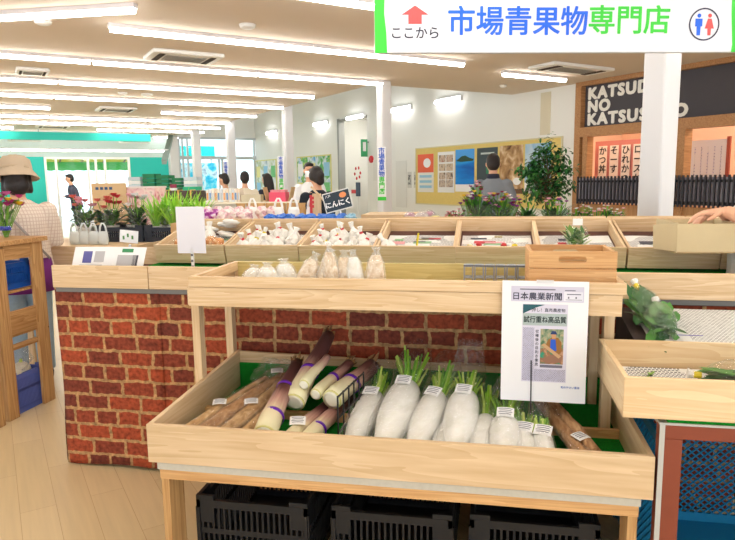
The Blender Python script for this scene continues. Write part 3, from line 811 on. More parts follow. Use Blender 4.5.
b = MB(); b.prism([(x0 - 13*k, sz_(414, 16.5)), (x0 - 6.5*k, sz_(414, 16.5)), (x0 - 6.5*k, sz_(414, 25)), (x0 + 6.5*k, sz_(414, 25)), (x0 + 6.5*k, sz_(414, 16.5)), (x0 + 13*k, sz_(414, 16.5)), (x0, sz_(414, 8))], -0.002, 0)
b.build('arrow', flat('sign_red', (232, 84, 84), 0.5), t)
text('lettering', 'ここから', 12.2*k, flat('sign_black', (50, 50, 70), 0.5), t, (sx_(414), -0.001, sz_(414, 34)), bold=0.012)
text('lettering', '市場青果物', 28.5*k, SB, t, (sx_(515), -0.001, sz_(515, 21)), heavy=0.018, sx=0.98)
text('lettering', '専門店', 28.5*k, SG, t, (sx_(626), -0.001, sz_(626, 16.5)), heavy=0.018, sx=0.98)
cx, cz = sx_(702), sz_(702, 16.5)
b = MB()
for i in range(40):
    a0 = 2*math.pi*i/40; a1 = 2*math.pi*(i+1)/40
    b.add([(cx + r*math.cos(q), -0.002, cz + r*math.sin(q)) for q in (a0, a1) for r in (14.2*k, 15.6*k)], [(0, 1, 3, 2)])
b.build('restroom_ring', flat('sign_navy', (50, 50, 80), 0.5), t)
for s, m in ((-1, SB), (1, flat('sign_red', (232, 84, 84), 0.5))):
    x = cx + s * 5.5 * k
    b = MB(); b.poly([(p, -0.002, q) for p, q in blob(x, cz + 8.2*k, 2.0*k, 2.0*k)])
    if s < 0: b.prism([(x - 3.6*k, cz + 5.4*k), (x - 3.6*k, cz - 2*k), (x - 2*k, cz - 2*k), (x - 1.8*k, cz - 10.5*k), (x + 1.8*k, cz - 10.5*k), (x + 2*k, cz - 2*k), (x + 3.6*k, cz - 2*k), (x + 3.6*k, cz + 5.4*k)], -0.002, -0.0005)
    else: b.prism([(x - 1.8*k, cz + 5.4*k), (x - 4.6*k, cz - 4*k), (x - 1.8*k, cz - 4*k), (x - 1.5*k, cz - 10.5*k), (x + 1.5*k, cz - 10.5*k), (x + 1.8*k, cz - 4*k), (x + 4.6*k, cz - 4*k), (x + 1.8*k, cz + 5.4*k)], -0.002, -0.0005)
    b.build('restroom_figure', m, t)
b = MB()
for x in (0.15, SL - 0.2): b.tube([(x, 0.015, HS), (x, 0.015, ZC - a.z)], 0.004, 6)
b.build('wire', STEEL, t)

t = thing('added_corridor_lamp', 'ceiling lamp added to brighten the corridor beyond the doorway', 'ceiling lamp', uv(8.05, 12.9, 2.99), BA)  # added lamp that lifts the brightness behind the doorway
b = MB(); b.box(-0.4, 0.4, -0.08, 0.08, -0.05, 0); b.build('diffuser', glow('corridor_glow', (255, 250, 240), 30.0), t)

# ------------------------------------------------------------ front stand: low tray with an upper shelf
X0, X1, Y0, Y1 = -1.195, 0.515, 1.965, 2.82
t = stand = thing('produce_stand', 'two-tier pale wooden produce stand with a green-lined lower tray', 'produce stand', (0, 0, 0))
ZR, ZB = 0.64, 0.497
MB().box(X0, X1, Y0, Y0 + 0.02, ZB, ZR).build('front_board', PLYX, t, bevel=0.002)
def slope_board(x0, x1, yA, yB, zA, zB, zb):
    return MB().add([(x, y, z) for x in (x0, x1) for y, z in ((yA, zb), (yA, zA), (yB, zB), (yB, zb))],
                    [(0, 1, 2, 3), (7, 6, 5, 4), (0, 4, 5, 1), (1, 5, 6, 2), (2, 6, 7, 3), (3, 7, 4, 0)])
slope_board(X0, X0 + 0.018, Y0 + 0.02, Y1, ZR, 0.683, ZB).build('side_board', PLYY, t, bevel=0.002)
slope_board(X1 - 0.018, X1, Y0 + 0.02, Y1, ZR, 0.655, ZB).build('side_board', PLYY, t, bevel=0.002)
MB().add([(x, y, z) for x, zt in ((X0 + 0.018, 0.678), (X1 - 0.018, 0.640)) for y, z in ((Y1 - 0.02, ZB), (Y1 - 0.02, zt), (Y1, zt), (Y1, ZB))],
         [(0, 1, 2, 3), (7, 6, 5, 4), (0, 4, 5, 1), (1, 5, 6, 2), (2, 6, 7, 3), (3, 7, 4, 0)]).build('back_board', PLYX, t, bevel=0.002)
MB().box(X0 + 0.018, X1 - 0.018, 2.40, 2.422, ZB + 0.01, 0.545).build('cross_rail', CEDX, t, bevel=0.002)
MB().box(X0 + 0.018, X1 - 0.018, Y0 + 0.02, Y1 - 0.02, ZB - 0.008, ZB + 0.004).build('tray_bottom', PLYX, t)
o = MB().box(X0 + 0.019, X1 - 0.019, Y0 + 0.021, 2.399, ZB + 0.004, ZB + 0.014).build('turf_mat', TURF, t)
o = MB().box(X0 + 0.019, X1 - 0.019, 2.423, Y1 - 0.021, ZB + 0.004, ZB + 0.014).build('turf_mat', TURF, t)
o = MB().box(X0 + 0.02, X1 - 0.02, Y1 - 0.032, Y1 - 0.021, ZB + 0.014, 0.625).build('turf_mat', TURF, t)
MB().box(X0 + 0.022, X1 - 0.03, Y0 + 0.018, Y1 - 0.02, 0.462, ZB - 0.008).build('foam_strip', flat('grey_foam', (200, 196, 184), 0.8, var=0.05), t, bevel=0.003)
MB().box(X0 + 0.03, X1 - 0.035, Y0 + 0.022, Y0 + 0.045, 0.425, 0.462).build('apron', CEDX, t, bevel=0.002)
MB().box(X0 + 0.03, X1 - 0.035, Y1 - 0.06, Y1 - 0.035, 0.425, 0.462).build('apron', CEDX, t, bevel=0.002)
for x in (X0 + 0.032, X1 - 0.067):
    for y in (Y0 + 0.025, Y1 - 0.15):
        w = 0.03
        MB().box(x, x + w, y, y + 0.11, 0, 0.425 if y < 2.2 else 0.462).build('leg', OAKZ, t, bevel=0.002)
# posts and upper shelf
UY0, UY1, UX0, UX1 = 2.335, 2.82, -1.18, 0.475
for y in (2.43, 2.77):
    MB().box(X0 - 0.036, X0 - 0.001, y, y + 0.045, 0.50, 1.0).build('post', WZ, t, bevel=0.002)
for y in (2.45, 2.77):
    MB().box(UX1 - 0.04, UX1 - 0.002, y, y + 0.045, ZB + 0.014, 1.0).build('post', WZ, t, bevel=0.002)
MB().box(UX0 - 0.015, UX1, UY0 + 0.006, UY0 + 0.026, 0.996, 1.074).build('upper_apron', WX, t, bevel=0.0015)
MB().box(UX0 - 0.03, UX0 - 0.012, UY0 + 0.026, UY1, 0.996, 1.074).build('upper_apron', WY, t, bevel=0.0015)
MB().box(UX1 - 0.018, UX1, UY0 + 0.026, UY1, 0.996, 1.074).build('upper_apron', WY, t, bevel=0.0015)
MB().box(UX0 - 0.01, UX1 + 0.012, UY0, UY0 + 0.022, 1.076, 1.118).build('upper_front_board', WX, t, bevel=0.002)
MB().box(UX0 - 0.01, UX0 + 0.012, UY0 + 0.022, UY1, 1.076, 1.118).build('upper_side_board', WY, t, bevel=0.002)
MB().box(UX1 - 0.01, UX1 + 0.012, UY0 + 0.022, UY1, 1.076, 1.118).build('upper_side_board', WY, t, bevel=0.002)
MB().box(UX0 + 0.012, UX1 - 0.01, UY1 - 0.02, UY1, 1.04, 1.118).build('upper_back_board', wood('pale_green_wood', (214, 200, 140), (188, 170, 108), axis='x'), t, bevel=0.002)
MB().box(UX0 + 0.012, UX1 - 0.01, UY0 + 0.022, UY1 - 0.02, 1.03, 1.045).build('upper_shelf', PLYX, t)
MB().box(UX0 - 0.004, UX1 - 0.02, UY0 + 0.03, UY1 - 0.02, 1.0, 1.03).build('shelf_bearer', DARK, t)

# ------------------------------------------------------------ black crates under the stand
BCR = flat('crate_black', (26, 27, 31), 0.45)
def make_crate(w, d, h, mat, name, label, group, pitch=0.022):
    t = thing(name, label, 'crate', (0, 0, 0), 0, group)
    def side(nm, L, M):
        b = MB()
        b.box(-L/2, L/2, -0.008, 0.008, h - 0.03, h, M); b.box(-L/2, L/2, -0.006, 0.006, h*0.55, h*0.62, M); b.box(-L/2, L/2, -0.006, 0.006, 0, 0.04, M)
        n = max(4, int(L / pitch))
        for k in range(n + 1):
            x = -L/2 + L * k / n
            b.box(x - 0.004, x + 0.004, -0.006, 0.006, 0.03, h - 0.03, M)
        for s in (-1, 1):
            b.box(s*L*0.42 - L*0.08, s*L*0.42 + L*0.08, -0.007, 0.007, h - 0.09, h + 0.018, M)
        b.build(nm, mat, t, bevel=0)
    side('side_panel', w, Matrix.Translation((0, -d/2 + 0.008, 0)))
    side('side_panel', w, Matrix.Translation((0, d/2 - 0.008, 0)))
    side('side_panel', d, Matrix.Translation((-w/2 + 0.008, 0, 0)) @ Matrix.Rotation(math.pi/2, 4, 'Z'))
    side('side_panel', d, Matrix.Translation((w/2 - 0.008, 0, 0)) @ Matrix.Rotation(math.pi/2, 4, 'Z'))
    MB().box(-w/2 + 0.01, w/2 - 0.01, -d/2 + 0.01, d/2 - 0.01, 0.0, 0.015).build('crate_bottom', mat, t)
    return t
c0 = make_crate(0.44, 0.60, 0.30, BCR, 'black_crate', 'empty black plastic crate on the floor at the left end under the stand', 'black crates under the stand')
c0.location = (-0.86, 2.385, 0)
dup(c0, loc=(-0.33, 2.39, 0), label='empty black plastic crate in the middle under the stand')
dup(c0, loc=(0.17, 2.41, 0), label='empty black plastic crate at the right end under the stand')

# ------------------------------------------------------------ vegetables in the lower tray
ZT = ZB + 0.014
LABELM = print_mat('price_label', paper=(246, 246, 246), ink=(60, 60, 70), axis='y', line=0.006, dens=0.75, block=26.0)
LABELW = flat('label_white', (246, 247, 248), 0.4)
def film_wrap(pts, rr, n=14, jit=0.25, ends=True):
    """crumpled film sleeve around a path"""
    b = MB(); P_ = [Vector(p) for p in pts]
    m = len(P_)
    b.tube(P_, rr, n, cap=False)
    for i, v in enumerate(b.v):
        k = i // n
        ctr = P_[k]
        b.v[i] = ctr + (v - ctr) * (1 + random.uniform(-jit, jit))
    return b
def lerp(a, b, t): return Vector(a) * (1 - t) + Vector(b) * t
def path(a, b, n, sag=0.0, wob=0.0):
    out = []
    for i in range(n + 1):
        q = i / n; p = lerp(a, b, q); p.z -= sag * math.sin(math.pi * q)
        out.append(p + Vector((random.uniform(-wob, wob), 0, random.uniform(-wob, wob) * 0.5)))
    return out
def label_on(p, d, w, h, rz, parent, tilt=0.6):
    M = Matrix.Translation(p) @ Matrix.Rotation(rz, 4, 'Z') @ Matrix.Rotation(tilt, 4, 'X')
    b = MB(); b.grid(lambda u, v: ((u - 0.5) * w, (v - 0.5) * h, -0.25 * (u - 0.5) ** 2 * w), 6, 2, M)
    o = b.build('price_label', LABELW, parent, solid=0.0008)
    b = MB(); 
    for i in range(4): b.grid(lambda u, v: ((u - 0.5) * w * (0.8 - 0.1*(i % 2)), (0.32 - 0.19*i + 0.07*v) * h, 0.0011 - 0.25 * ((u - 0.5)*0.8) ** 2 * w), 4, 1, M)
    b.build('printed_line', flat('label_ink', (120, 124, 140), 0.6), o)
    return o
BURD = ramp_noise('burdock_skin', [(0.3, (168, 128, 84)), (0.5, (206, 168, 120)), (0.7, (230, 202, 160))], 7.0, stretch=(9, 2.0, 9), bump=0.5, rough=0.75)
BURD2 = ramp_noise('burdock_skin_dark', [(0.3, (146, 106, 74)), (0.5, (184, 142, 102)), (0.75, (216, 180, 138))], 7.0, stretch=(9, 2.0, 9), bump=0.5, rough=0.75)
def burdock_bag(label, a, b_, r, nroots, mat, lab_at=0.35, film=FILM):
    a = Vector(a); b_ = Vector(b_)
    t = thing('burdock_bag', label, 'bag of burdock', a, 0, 'bagged burdock roots in the tray')
    d = b_ - a
    side = d.cross(Vector((0, 0, 1))).normalized()
    for k in range(nroots):
        s = (k - (nroots - 1) / 2) * r * 1.5
        o = side * s + Vector((0, 0, 0.01 * (k % 2)))
        pts = path(o, d + o * 0.8, 9, 0, 0.003)
        rr = [r * (0.72 + 0.28 * math.sin(math.pi * (0.25 + 0.7 * i / 9))) * random.uniform(0.94, 1.05) for i in range(10)]
        mb = MB(); mb.tube(pts, rr, 12); mb.build('burdock_root', mat, t, smooth=True)
    w = r * (0.9 + 0.85 * nroots)
    e = d.normalized()
    pts = [-e * 0.10, -e * 0.04, Vector((0, 0, 0))] + path((0, 0, 0), d, 8)[1:] + [d + e * 0.05, d + e * 0.12]
    rr = [w * 0.9, w * 0.95] + [w * 0.72] * 9 + [w * 0.8, w * 0.75]
    b = film_wrap([p + Vector((0, 0, 0.004)) for p in pts], rr, 16, 0.16)
    # flatten the sleeve over the roots
    for i, v in enumerate(b.v):
        k = i // 16; c = pts[k]; off = v - c; lat = side * off.dot(side)
        vert = off.z
        b.v[i] = c + lat + e * off.dot(e) + Vector((0, 0, vert * (1.25 * r / w)))
        if b.v[i].z + a.z < ZT + 0.001: b.v[i].z = ZT + 0.001 - a.z
        b.v[i].y = min(max(b.v[i].y + a.y, Y0 + 0.023), Y1 - 0.034) - a.y
        b.v[i].x = max(b.v[i].x + a.x, X0 + 0.020) - a.x
    b.build('film_bag', film, t)
    q = d * lab_at + Vector((0, 0, r * 1.42))
    label_on(q, d, 0.055, 0.045, math.atan2(-d.x, d.y) + 0.5, t, 0.15)
    return t
def on(px_z): return px_z
burdock_bag('bagged burdock root nearest the left side board of the tray', (-1.13, 2.03, ZT + 0.037), (-0.995, 2.66, ZT + 0.075), 0.030, 1, BURD, 0.45)
burdock_bag('thick bagged burdock root second from the left side board', (-1.055, 2.03, ZT + 0.046), (-0.93, 2.70, ZT + 0.08), 0.036, 1, BURD2, 0.93)
burdock_bag('bagged burdock root third from the left side board, with a white label', (-0.975, 2.03, ZT + 0.04), (-0.88, 2.72, ZT + 0.085), 0.032, 1, BURD, 0.42)
burdock_bag('bagged burdock root fourth from the left, beside the long pale stalk', (-0.90, 2.03, ZT + 0.034), (-0.828, 2.72, ZT + 0.08), 0.027, 1, BURD, 0.97)
burdock_bag('brown bagged burdock roots alone at the right end of the tray', (0.345, 2.10, ZT + 0.055), (0.215, 2.66, ZT + 0.075), 0.026, 2, BURD2, 0.15)

# thick white-based stalks with purple-brown sheaths and purple tape
STK = {}
def stalk_mat(n):
    m, nt, N, L, P = new_mat('stalk_skin%d' % n)
    tc = N.new('ShaderNodeTexCoord'); sp = N.new('ShaderNodeSeparateXYZ'); L.new(tc.outputs['Object'], sp.inputs[0])
    mp = N.new('ShaderNodeMapping'); mp.inputs['Scale'].default_value = (60, 60, 3); L.new(tc.outputs['Object'], mp.inputs['Vector'])
    nz = N.new('ShaderNodeTexNoise'); nz.inputs['Scale'].default_value = 1.4; L.new(mp.outputs[0], nz.inputs['Vector'])
    a = N.new('ShaderNodeMath'); a.operation = 'MULTIPLY_ADD'; a.inputs[1].default_value = 0.10; L.new(nz.outputs['Fac'], a.inputs[0]); L.new(sp.outputs[2], a.inputs[2])
    rp = N.new('ShaderNodeValToRGB'); el = rp.color_ramp.elements
    while len(el) < 5: el.new(0.5)
    for e, (p, c) in zip(el, [(0.05, (244, 240, 200)), (0.17, (242, 226, 190)), (0.24, (206, 160, 146)), (0.33, (112, 68, 66)), (0.55, (74, 46, 44))]): e.position = p; e.color = lin(c)
    L.new(a.outputs[0], rp.inputs['Fac']); L.new(rp.outputs['Color'], P.inputs['Base Color'])
    P.inputs['Roughness'].default_value = 0.45
    return m
STALK = stalk_mat(1)
CUT = flat('cut_face', (246, 244, 226), 0.5); PURP = flat('purple_tape', (112, 44, 190), 0.3); RING = flat('cut_rim', (226, 222, 150), 0.5)
DRY = ramp_noise('dry_tip', [(0.3, (96, 66, 46)), (0.6, (190, 150, 104))], 30.0)
def stalk(label, a, b_, r0, r1, bands=(0.25,), tip=True, bow=None):
    """built along local z, then turned from a to b"""
    a = Vector(a); b_ = Vector(b_); d = b_ - a; ln = d.length
    t = thing('vegetable_stalk', label, 'stalk vegetable', a, 0, 'purple-taped stalks in the tray')
    t.rotation_mode = 'QUATERNION'; t.rotation_quaternion = d.to_track_quat('Z', 'Y')
    pts = []; rr = []
    for i in range(13):
        q = i / 12; pts.append((0.004 * math.sin(q * 5), 0.004 * math.cos(q * 4), ln * q))
        rr.append((r0 * (1 - q) + r1 * q) * (1.0 + (0.05 if i in (2, 6) else 0)) * (0.97 if i == 0 else 1))
    mb = MB(); mb.tube(pts, rr, 18); mb.build('stalk', STALK, t, smooth=True)
    mb = MB(); mb.lathe([(r0 * 0.98, 0.001), (r0 * 0.86, -0.004)], 18, Matrix.Translation((0, 0.004, 0))); mb.build('cut_rim', RING, t, smooth=True)
    mb = MB(); mb.lathe([(r0 * 0.84, -0.0042), (r0 * 0.55, -0.0055), (r0 * 0.2, -0.0045)], 18, Matrix.Translation((0, 0.004, 0))); mb.build('cut_face', CUT, t, smooth=True)
    for q in bands:
        r = (r0 * (1 - q) + r1 * q) * 1.07
        mb = MB(); mb.lathe([(r, ln*q - 0.009), (r * 1.01, ln*q), (r, ln*q + 0.009)], 20, cap=False); mb.build('purple_band', PURP, t, smooth=True, solid=0.001)
    if bow is not None:
        r = (r0 * (1 - bow) + r1 * bow)
        mb = MB()
        for s in (-1, 1):
            mb.tube([(0, -r, ln*bow), (s*0.02, -r - 0.012, ln*bow + 0.03), (s*0.03, -r - 0.008, ln*bow + 0.012), (0, -r, ln*bow)], 0.004, 6)
            mb.tube([(0, -r, ln*bow), (s*0.015, -r - 0.006, ln*bow - 0.05)], 0.004, 6)
        mb.build('purple_bow', PURP, t, smooth=True)
    if tip:
        mb = MB()
        for k in range(6):
            an = k * 1.05
            mb.tube([(r1*0.5*math.cos(an), r1*0.5*math.sin(an), ln - 0.01), (r1*0.8*math.cos(an), r1*0.8*math.sin(an), ln + 0.02), (r1*random.uniform(0.3, 1.5)*math.cos(an), r1*random.uniform(0.3, 1.5)*math.sin(an), ln + random.uniform(0.03, 0.06))], [r1*0.35, r1*0.3, r1*0.08], 6)
        mb.build('dry_tip', DRY, t, smooth=True)
    return t
stalk('long pale stalk with two purple bands leaning beside the burdock bags', (-0.80, 2.10, 0.565), (-0.835, 2.62, 0.69), 0.046, 0.026, (0.22, 0.60))
stalk('thick stalk with a round white cut end and dark top reaching the back board', (-0.765, 2.36, 0.60), (-0.735, 2.80, 0.775), 0.046, 0.030, (0.42,), bow=0.55)
stalk('small pale pointed stalk tied on top of the thick stalk', (-0.725, 2.37, 0.672), (-0.69, 2.60, 0.73), 0.024, 0.016, (), tip=False)
stalk('small round yellow-rimmed stalk end between two thick ones', (-0.68, 2.38, 0.63), (-0.61, 2.68, 0.68), 0.026, 0.022, (0.5,))
stalk('thick stalk with white cut end behind the black wire divider', (-0.61, 2.37, 0.615), (-0.51, 2.70, 0.665), 0.044, 0.036, (0.45,))
stalk('brown stalk low in the heap with a white label', (-0.715, 2.10, 0.545), (-0.65, 2.55, 0.555), 0.030, 0.027, (), tip=False)
stalk('brown stalk low in the heap with a purple band near its base', (-0.645, 2.10, 0.548), (-0.585, 2.58, 0.56), 0.033, 0.027, (0.25,), tip=False)
o = tag(MB().build('x', PURP), None) if False else None
t = thing('price_tag', 'white price tag lying on the brown stalks beside the purple band', 'price tag', (-0.70, 2.19, 0.597), 0)
label_on((0, 0, 0), None, 0.06, 0.04, 0.2, t, 0.5)

# wire divider
t = thing('wire_divider', 'black wire grid divider standing between stalks and white radishes', 'divider', (-0.525, 2.12, ZT), R(-7))
b = MB()
for k in range(6): b.bar((0, 0.30 * k / 5, 0), (0, 0.30 * k / 5, 0.215), 0.005)
for z in (0.02, 0.075, 0.13, 0.21): b.bar((0, 0, z), (0, 0.30, z), 0.005)
b.build('wire_grid', flat('black_wire', (28, 28, 30), 0.4), t)
b = MB(); b.box(-0.03, 0.03, 0, 0.30, 0, 0.004); b.build('foot_plate', flat('black_wire', (28, 28, 30), 0.4), t)

# white radishes in film bags
RAD = ramp_noise('radish_skin', [(0.3, (244, 245, 238)), (0.55, (252, 252, 249)), (0.8, (253, 253, 251))], 6.0, rough=0.3, stretch=(3, 3, 10))
STEMG = [flat('stem_green', (150, 206, 58), 0.45), flat('stem_green_light', (200, 228, 112), 0.45), flat('stem_green_dark', (108, 172, 50), 0.5)]
def radish(label, a, c, r, leafh=0.10, bag=True, twin=False, rb=0.62, lab=True, nleaf=36, peak=0.075):
    r *= 1.1; leafh *= 1.15
    """a: front tip, c: crown"""
    a = Vector(a); c = Vector(c); d = c - a; ln = d.length; e = d.normalized()
    t = thing('bagged_radish', label, 'white radish', a, 0, 'bagged white radishes in the tray')
    side = e.cross(Vector((0, 0, 1))).normalized(); up = side.cross(e)
    for s in ((-0.55, 0.5) if twin else (0,)):
        pts = [d * (i / 10) + side * s * r * 1.3 for i in range(11)]
        rr = [r * q * (0.72 if twin else 1) for q in (0.12, rb * 0.75, rb, rb + 0.16, 0.9, 0.98, 1.0, 1.0, 0.97, 0.82, 0.45)]
        mb = MB(); mb.tube(pts, rr, 18); mb.build('radish', RAD, t, smooth=True)
        mb = MB()
        for k in range(nleaf):
            an = random.uniform(0, 6.28); q = random.uniform(0.05, 0.55) * r
            p = pts[-1] + (side * math.cos(an) + up * math.sin(an)) * q - e * 0.01
            sp = (side * math.cos(an) + up * math.sin(an)) * random.uniform(0.1, 0.55) + Vector((0, 0, 0.45))
            L_ = leafh * random.uniform(0.7, 1.1)
            mb.cur = k % 3
            mb.tube([p, p + (e + sp * 0.5).normalized() * L_ * 0.5, p + (e + sp).normalized() * L_], [0.0064, 0.0056, 0.0042], 6)
        mb.build('leaf_stems', STEMG, t, smooth=True)
    if bag:
        w = r * (1.10 if not twin else 1.5)
        ext = leafh + 0.05
        pts = [-e * 0.02] + [d * (i / 6) for i in range(1, 7)] + [d + e * ext * 0.4 + Vector((0, 0, 0.02)), d + e * ext * 0.8 + Vector((0, 0, 0.05)), d + e * ext * 1.1 + Vector((0, 0, peak))]
        rr = [w * 0.8, w * 0.95, w, w, w, w * 1.02, w * 1.05, w * 1.05, w * 0.95, w * 0.7]
        b = film_wrap(pts, rr, 14, 0.13)
        for i, v in enumerate(b.v):
            if v.z + a.z < ZT + 0.001: b.v[i].z = ZT + 0.001 - a.z
            b.v[i].y = max(b.v[i].y + a.y, Y0 + 0.023) - a.y
        b.build('film_bag', FILM, t)
    if lab:
        label_on(d * 0.80 + up * r * 1.16, d, 0.062, 0.05, math.atan2(-d.x, d.y) + random.uniform(-0.3, 0.1), t, math.asin(max(-1, min(1, e.z))) + 0.25)
    return t
radish('bagged white radish leftmost, right against the black wire divider', (-0.475, 2.04, 0.56), (-0.452, 2.50, 0.60), 0.05, 0.09)
radish('large bagged white radish second from the left with bushy green stems', (-0.36, 2.03, 0.562), (-0.315, 2.52, 0.64), 0.064, 0.13)
radish('slanting bagged white radish third from the left', (-0.255, 2.04, 0.562), (-0.188, 2.46, 0.625), 0.053, 0.12)
radish('small white radish low between the third and the tall bagged one', (-0.165, 2.05, 0.55), (-0.135, 2.30, 0.565), 0.036, 0.05, lab=False)
radish('tall bagged white radish at the middle in a film bag peaking high', (-0.11, 2.03, 0.565), (-0.078, 2.45, 0.64), 0.058, 0.09, peak=0.15)
radish('white radish half hidden right of the tall bagged one', (-0.035, 2.04, 0.55), (0.005, 2.37, 0.575), 0.042, 0.12, lab=False)
radish('stout bagged white radish below the lower left corner of the newspaper notice', (0.055, 2.03, 0.56), (0.075, 2.32, 0.59), 0.052, 0.10)
radish('small bagged white radish second from the right end of the row', (0.135, 2.03, 0.548), (0.137, 2.28, 0.573), 0.034, 0.07)
radish('smallest bagged white radish at the right end of the row, in front of the wire', (0.205, 2.03, 0.545), (0.198, 2.25, 0.578), 0.033, 0.06)
# the peak of loose film above the tall radish and the crumpled film behind the burdock
def crumple(label, loc, rx, ry, rz_, seed, name='film_bag', mat=FILM, group=None, cat='plastic bag'):
    random.seed(seed); b = MB(); b.ball((0, 0, rz_), (rx, ry, rz_), 14, 10, jit=0.28)
    o = b.build(name, mat, None, smooth=False, loc=loc); tag(o, label, cat, group); return o
crumple('crumpled clear film bag at the back left corner of the tray', (-0.95, 2.72, ZT + 0.012), 0.13, 0.055, 0.075, 3)

# ------------------------------------------------------------ newspaper notice clipped to the shelf
t = thing('newspaper_notice', 'laminated newspaper clipping notice hanging from the upper shelf on a black wire', 'notice', (0.205, 2.318, 1.122), R(-1.0))
NW, NH = 0.302, 0.452
W_ = NW; zt = 0.003
M_ = Matrix.Identity(4)
MB().box(-W_/2, W_/2, 0, 0.003, zt - NH, zt).build('sheet', LAM, t)
k = W_ / 350.0      # 350 units wide, 470 tall
def nx(p): return (p - 178) * k
def nz_(p): return zt - (p - 52) * k
def nrect(name, x0, x1, y0, y1, m, y=-0.0006): return MB().box(nx(x0), nx(x1), y, 0, nz_(y1), nz_(y0)).build(name, m, t)
LIL = flat('newspaper_grey', (206, 204, 224), 0.6); LIL2 = flat('newspaper_grey_pale', (214, 212, 230), 0.6)
nrect('masthead_strip', 40, 334, 74, 140, LIL)
INKN = flat('news_ink', (34, 36, 66), 0.6)
text('lettering', '日本農業新聞', 34*k, INKN, t, (nx(146), -0.0008, nz_(119)), heavy=0.015, ext=0.0002, width=196*k)
MB().box(nx(76), nx(220), -0.0009, 0, nz_(90), nz_(85)).build('small_print', flat('grey_print', (110, 110, 130), 0.6), t)
nrect('date_box', 254, 330, 96, 134, flat('newspaper_box', (226, 226, 238), 0.6), -0.0008)
for a0, a1, b0, b1 in ((258, 300, 88, 92), (266, 322, 104, 108), (270, 276, 116, 124), (300, 306, 116, 124), (262, 326, 128, 130)): nrect('small_print', a0, a1, b0, b1, flat('grey_print', (110, 110, 130), 0.6), -0.001)
nrect('clipping', 88, 272, 150, 488, LIL2)
MB().add([(nx(90), -0.0009, nz_(152)), (nx(180), -0.0009, nz_(152)), (nx(140), -0.0009, nz_(166)), (nx(90), -0.0009, nz_(192))], [(0, 3, 2, 1)]).build('dark_flourish', flat('news_teal', (40, 92, 104), 0.6), t)
text('lettering', '一押し！直売農産物', 17*k, INKN, t, (nx(186), -0.0008, nz_(176)), bold=0.006, ext=0.0003)
nrect('headline_strip', 90, 270, 190, 242, flat('news_greengrey', (172, 186, 186), 0.6), -0.0007)
text('lettering', '試行重ね高品質', 30*k, flat('news_dark_green', (26, 46, 44), 0.6), t, (nx(180), -0.0009, nz_(218)), heavy=0.02, ext=0.0002, width=172*k)
for i, ch in enumerate('収穫後の目利き徹底'): text('lettering', ch, 15*k, INKN, t, (nx(150), -0.0008, nz_(268 + 18*i)), bold=0.01, ext=0.0003)
MB().box(nx(92), nx(138), -0.0009, 0, nz_(484), nz_(252)).build('small_print', print_mat('news_columns', paper=(208, 206, 226), ink=(96, 96, 120), line=0.0042, gap=0.5, dens=0.97), t)
MB().box(nx(140), nx(268), -0.0009, 0, nz_(484), nz_(432)).build('small_print', MATS.get('nc2') or print_mat('news_columns_low', paper=(208, 206, 226), ink=(96, 96, 120), line=0.0042, gap=0.5, dens=0.97), t)
nrect('caption', 164, 256, 412, 424, flat('grey_print', (110, 110, 130), 0.6), -0.0009)
pic = nrect('news_photo', 164, 258, 256, 408, ramp_noise('photo_ground', [(0.35, (84, 120, 92)), (0.5, (150, 160, 130)), (0.65, (190, 170, 140))], 60.0), -0.0009)
def npoly(name, pts, m, y=-0.0013): MB().poly([(nx(a0), y, nz_(b0)) for a0, b0 in reversed(pts)]).build(name, m, pic)
npoly('photo_field', [(164, 340), (258, 330), (258, 408), (164, 408)], ramp_noise('photo_rows', [(0.35, (60, 150, 120)), (0.5, (150, 110, 80)), (0.65, (190, 150, 120))], 50.0), -0.0011)
npoly('photo_jacket', [(196, 300), (212, 290), (236, 292), (250, 312), (252, 350), (238, 368), (200, 352), (184, 330)], flat('photo_brown', (150, 104, 50), 0.6), -0.0013)
npoly('photo_shirt', [(206, 300), (226, 300), (230, 350), (204, 346)], flat('photo_blue', (40, 90, 200), 0.6), -0.0015)
npoly('photo_face', [(207, 276), (228, 276), (226, 296), (212, 298)], flat('photo_skin', (200, 150, 110), 0.6), -0.0015)
npoly('photo_cap', [(204, 278), (210, 264), (226, 264), (232, 278)], flat('photo_navy', (40, 60, 110), 0.6), -0.0017)
npoly('photo_roots', [(168, 326), (180, 318), (250, 372), (240, 382)], flat('photo_roots', (196, 160, 120), 0.6), -0.0017)
npoly('photo_basket', [(166, 388), (210, 366), (256, 372), (250, 400), (190, 404)], flat('photo_root_dark', (150, 110, 90), 0.6), -0.0014)
text('lettering', '旬のやさい直送', 11*k, flat('news_blue', (50, 100, 190), 0.6), t, (nx(290), -0.0008, nz_(508)), bold=0.01, ext=0.0003)
b = MB(); b.tube([(nx(128), -0.003, nz_(395)), (nx(130), -0.003, nz_(522)), (nx(130), -0.003, nz_(640)), (nx(130), -0.003, ZT - 1.122 + 0.001)], 0.0022, 6)
b.build('black_wire', BLACK, t)
b = MB(); b.box(-0.03, 0.03, -0.004, 0.012, -0.004, 0.006); b.build('clip', flat('clear_clip', (220, 222, 226), 0.3), t)

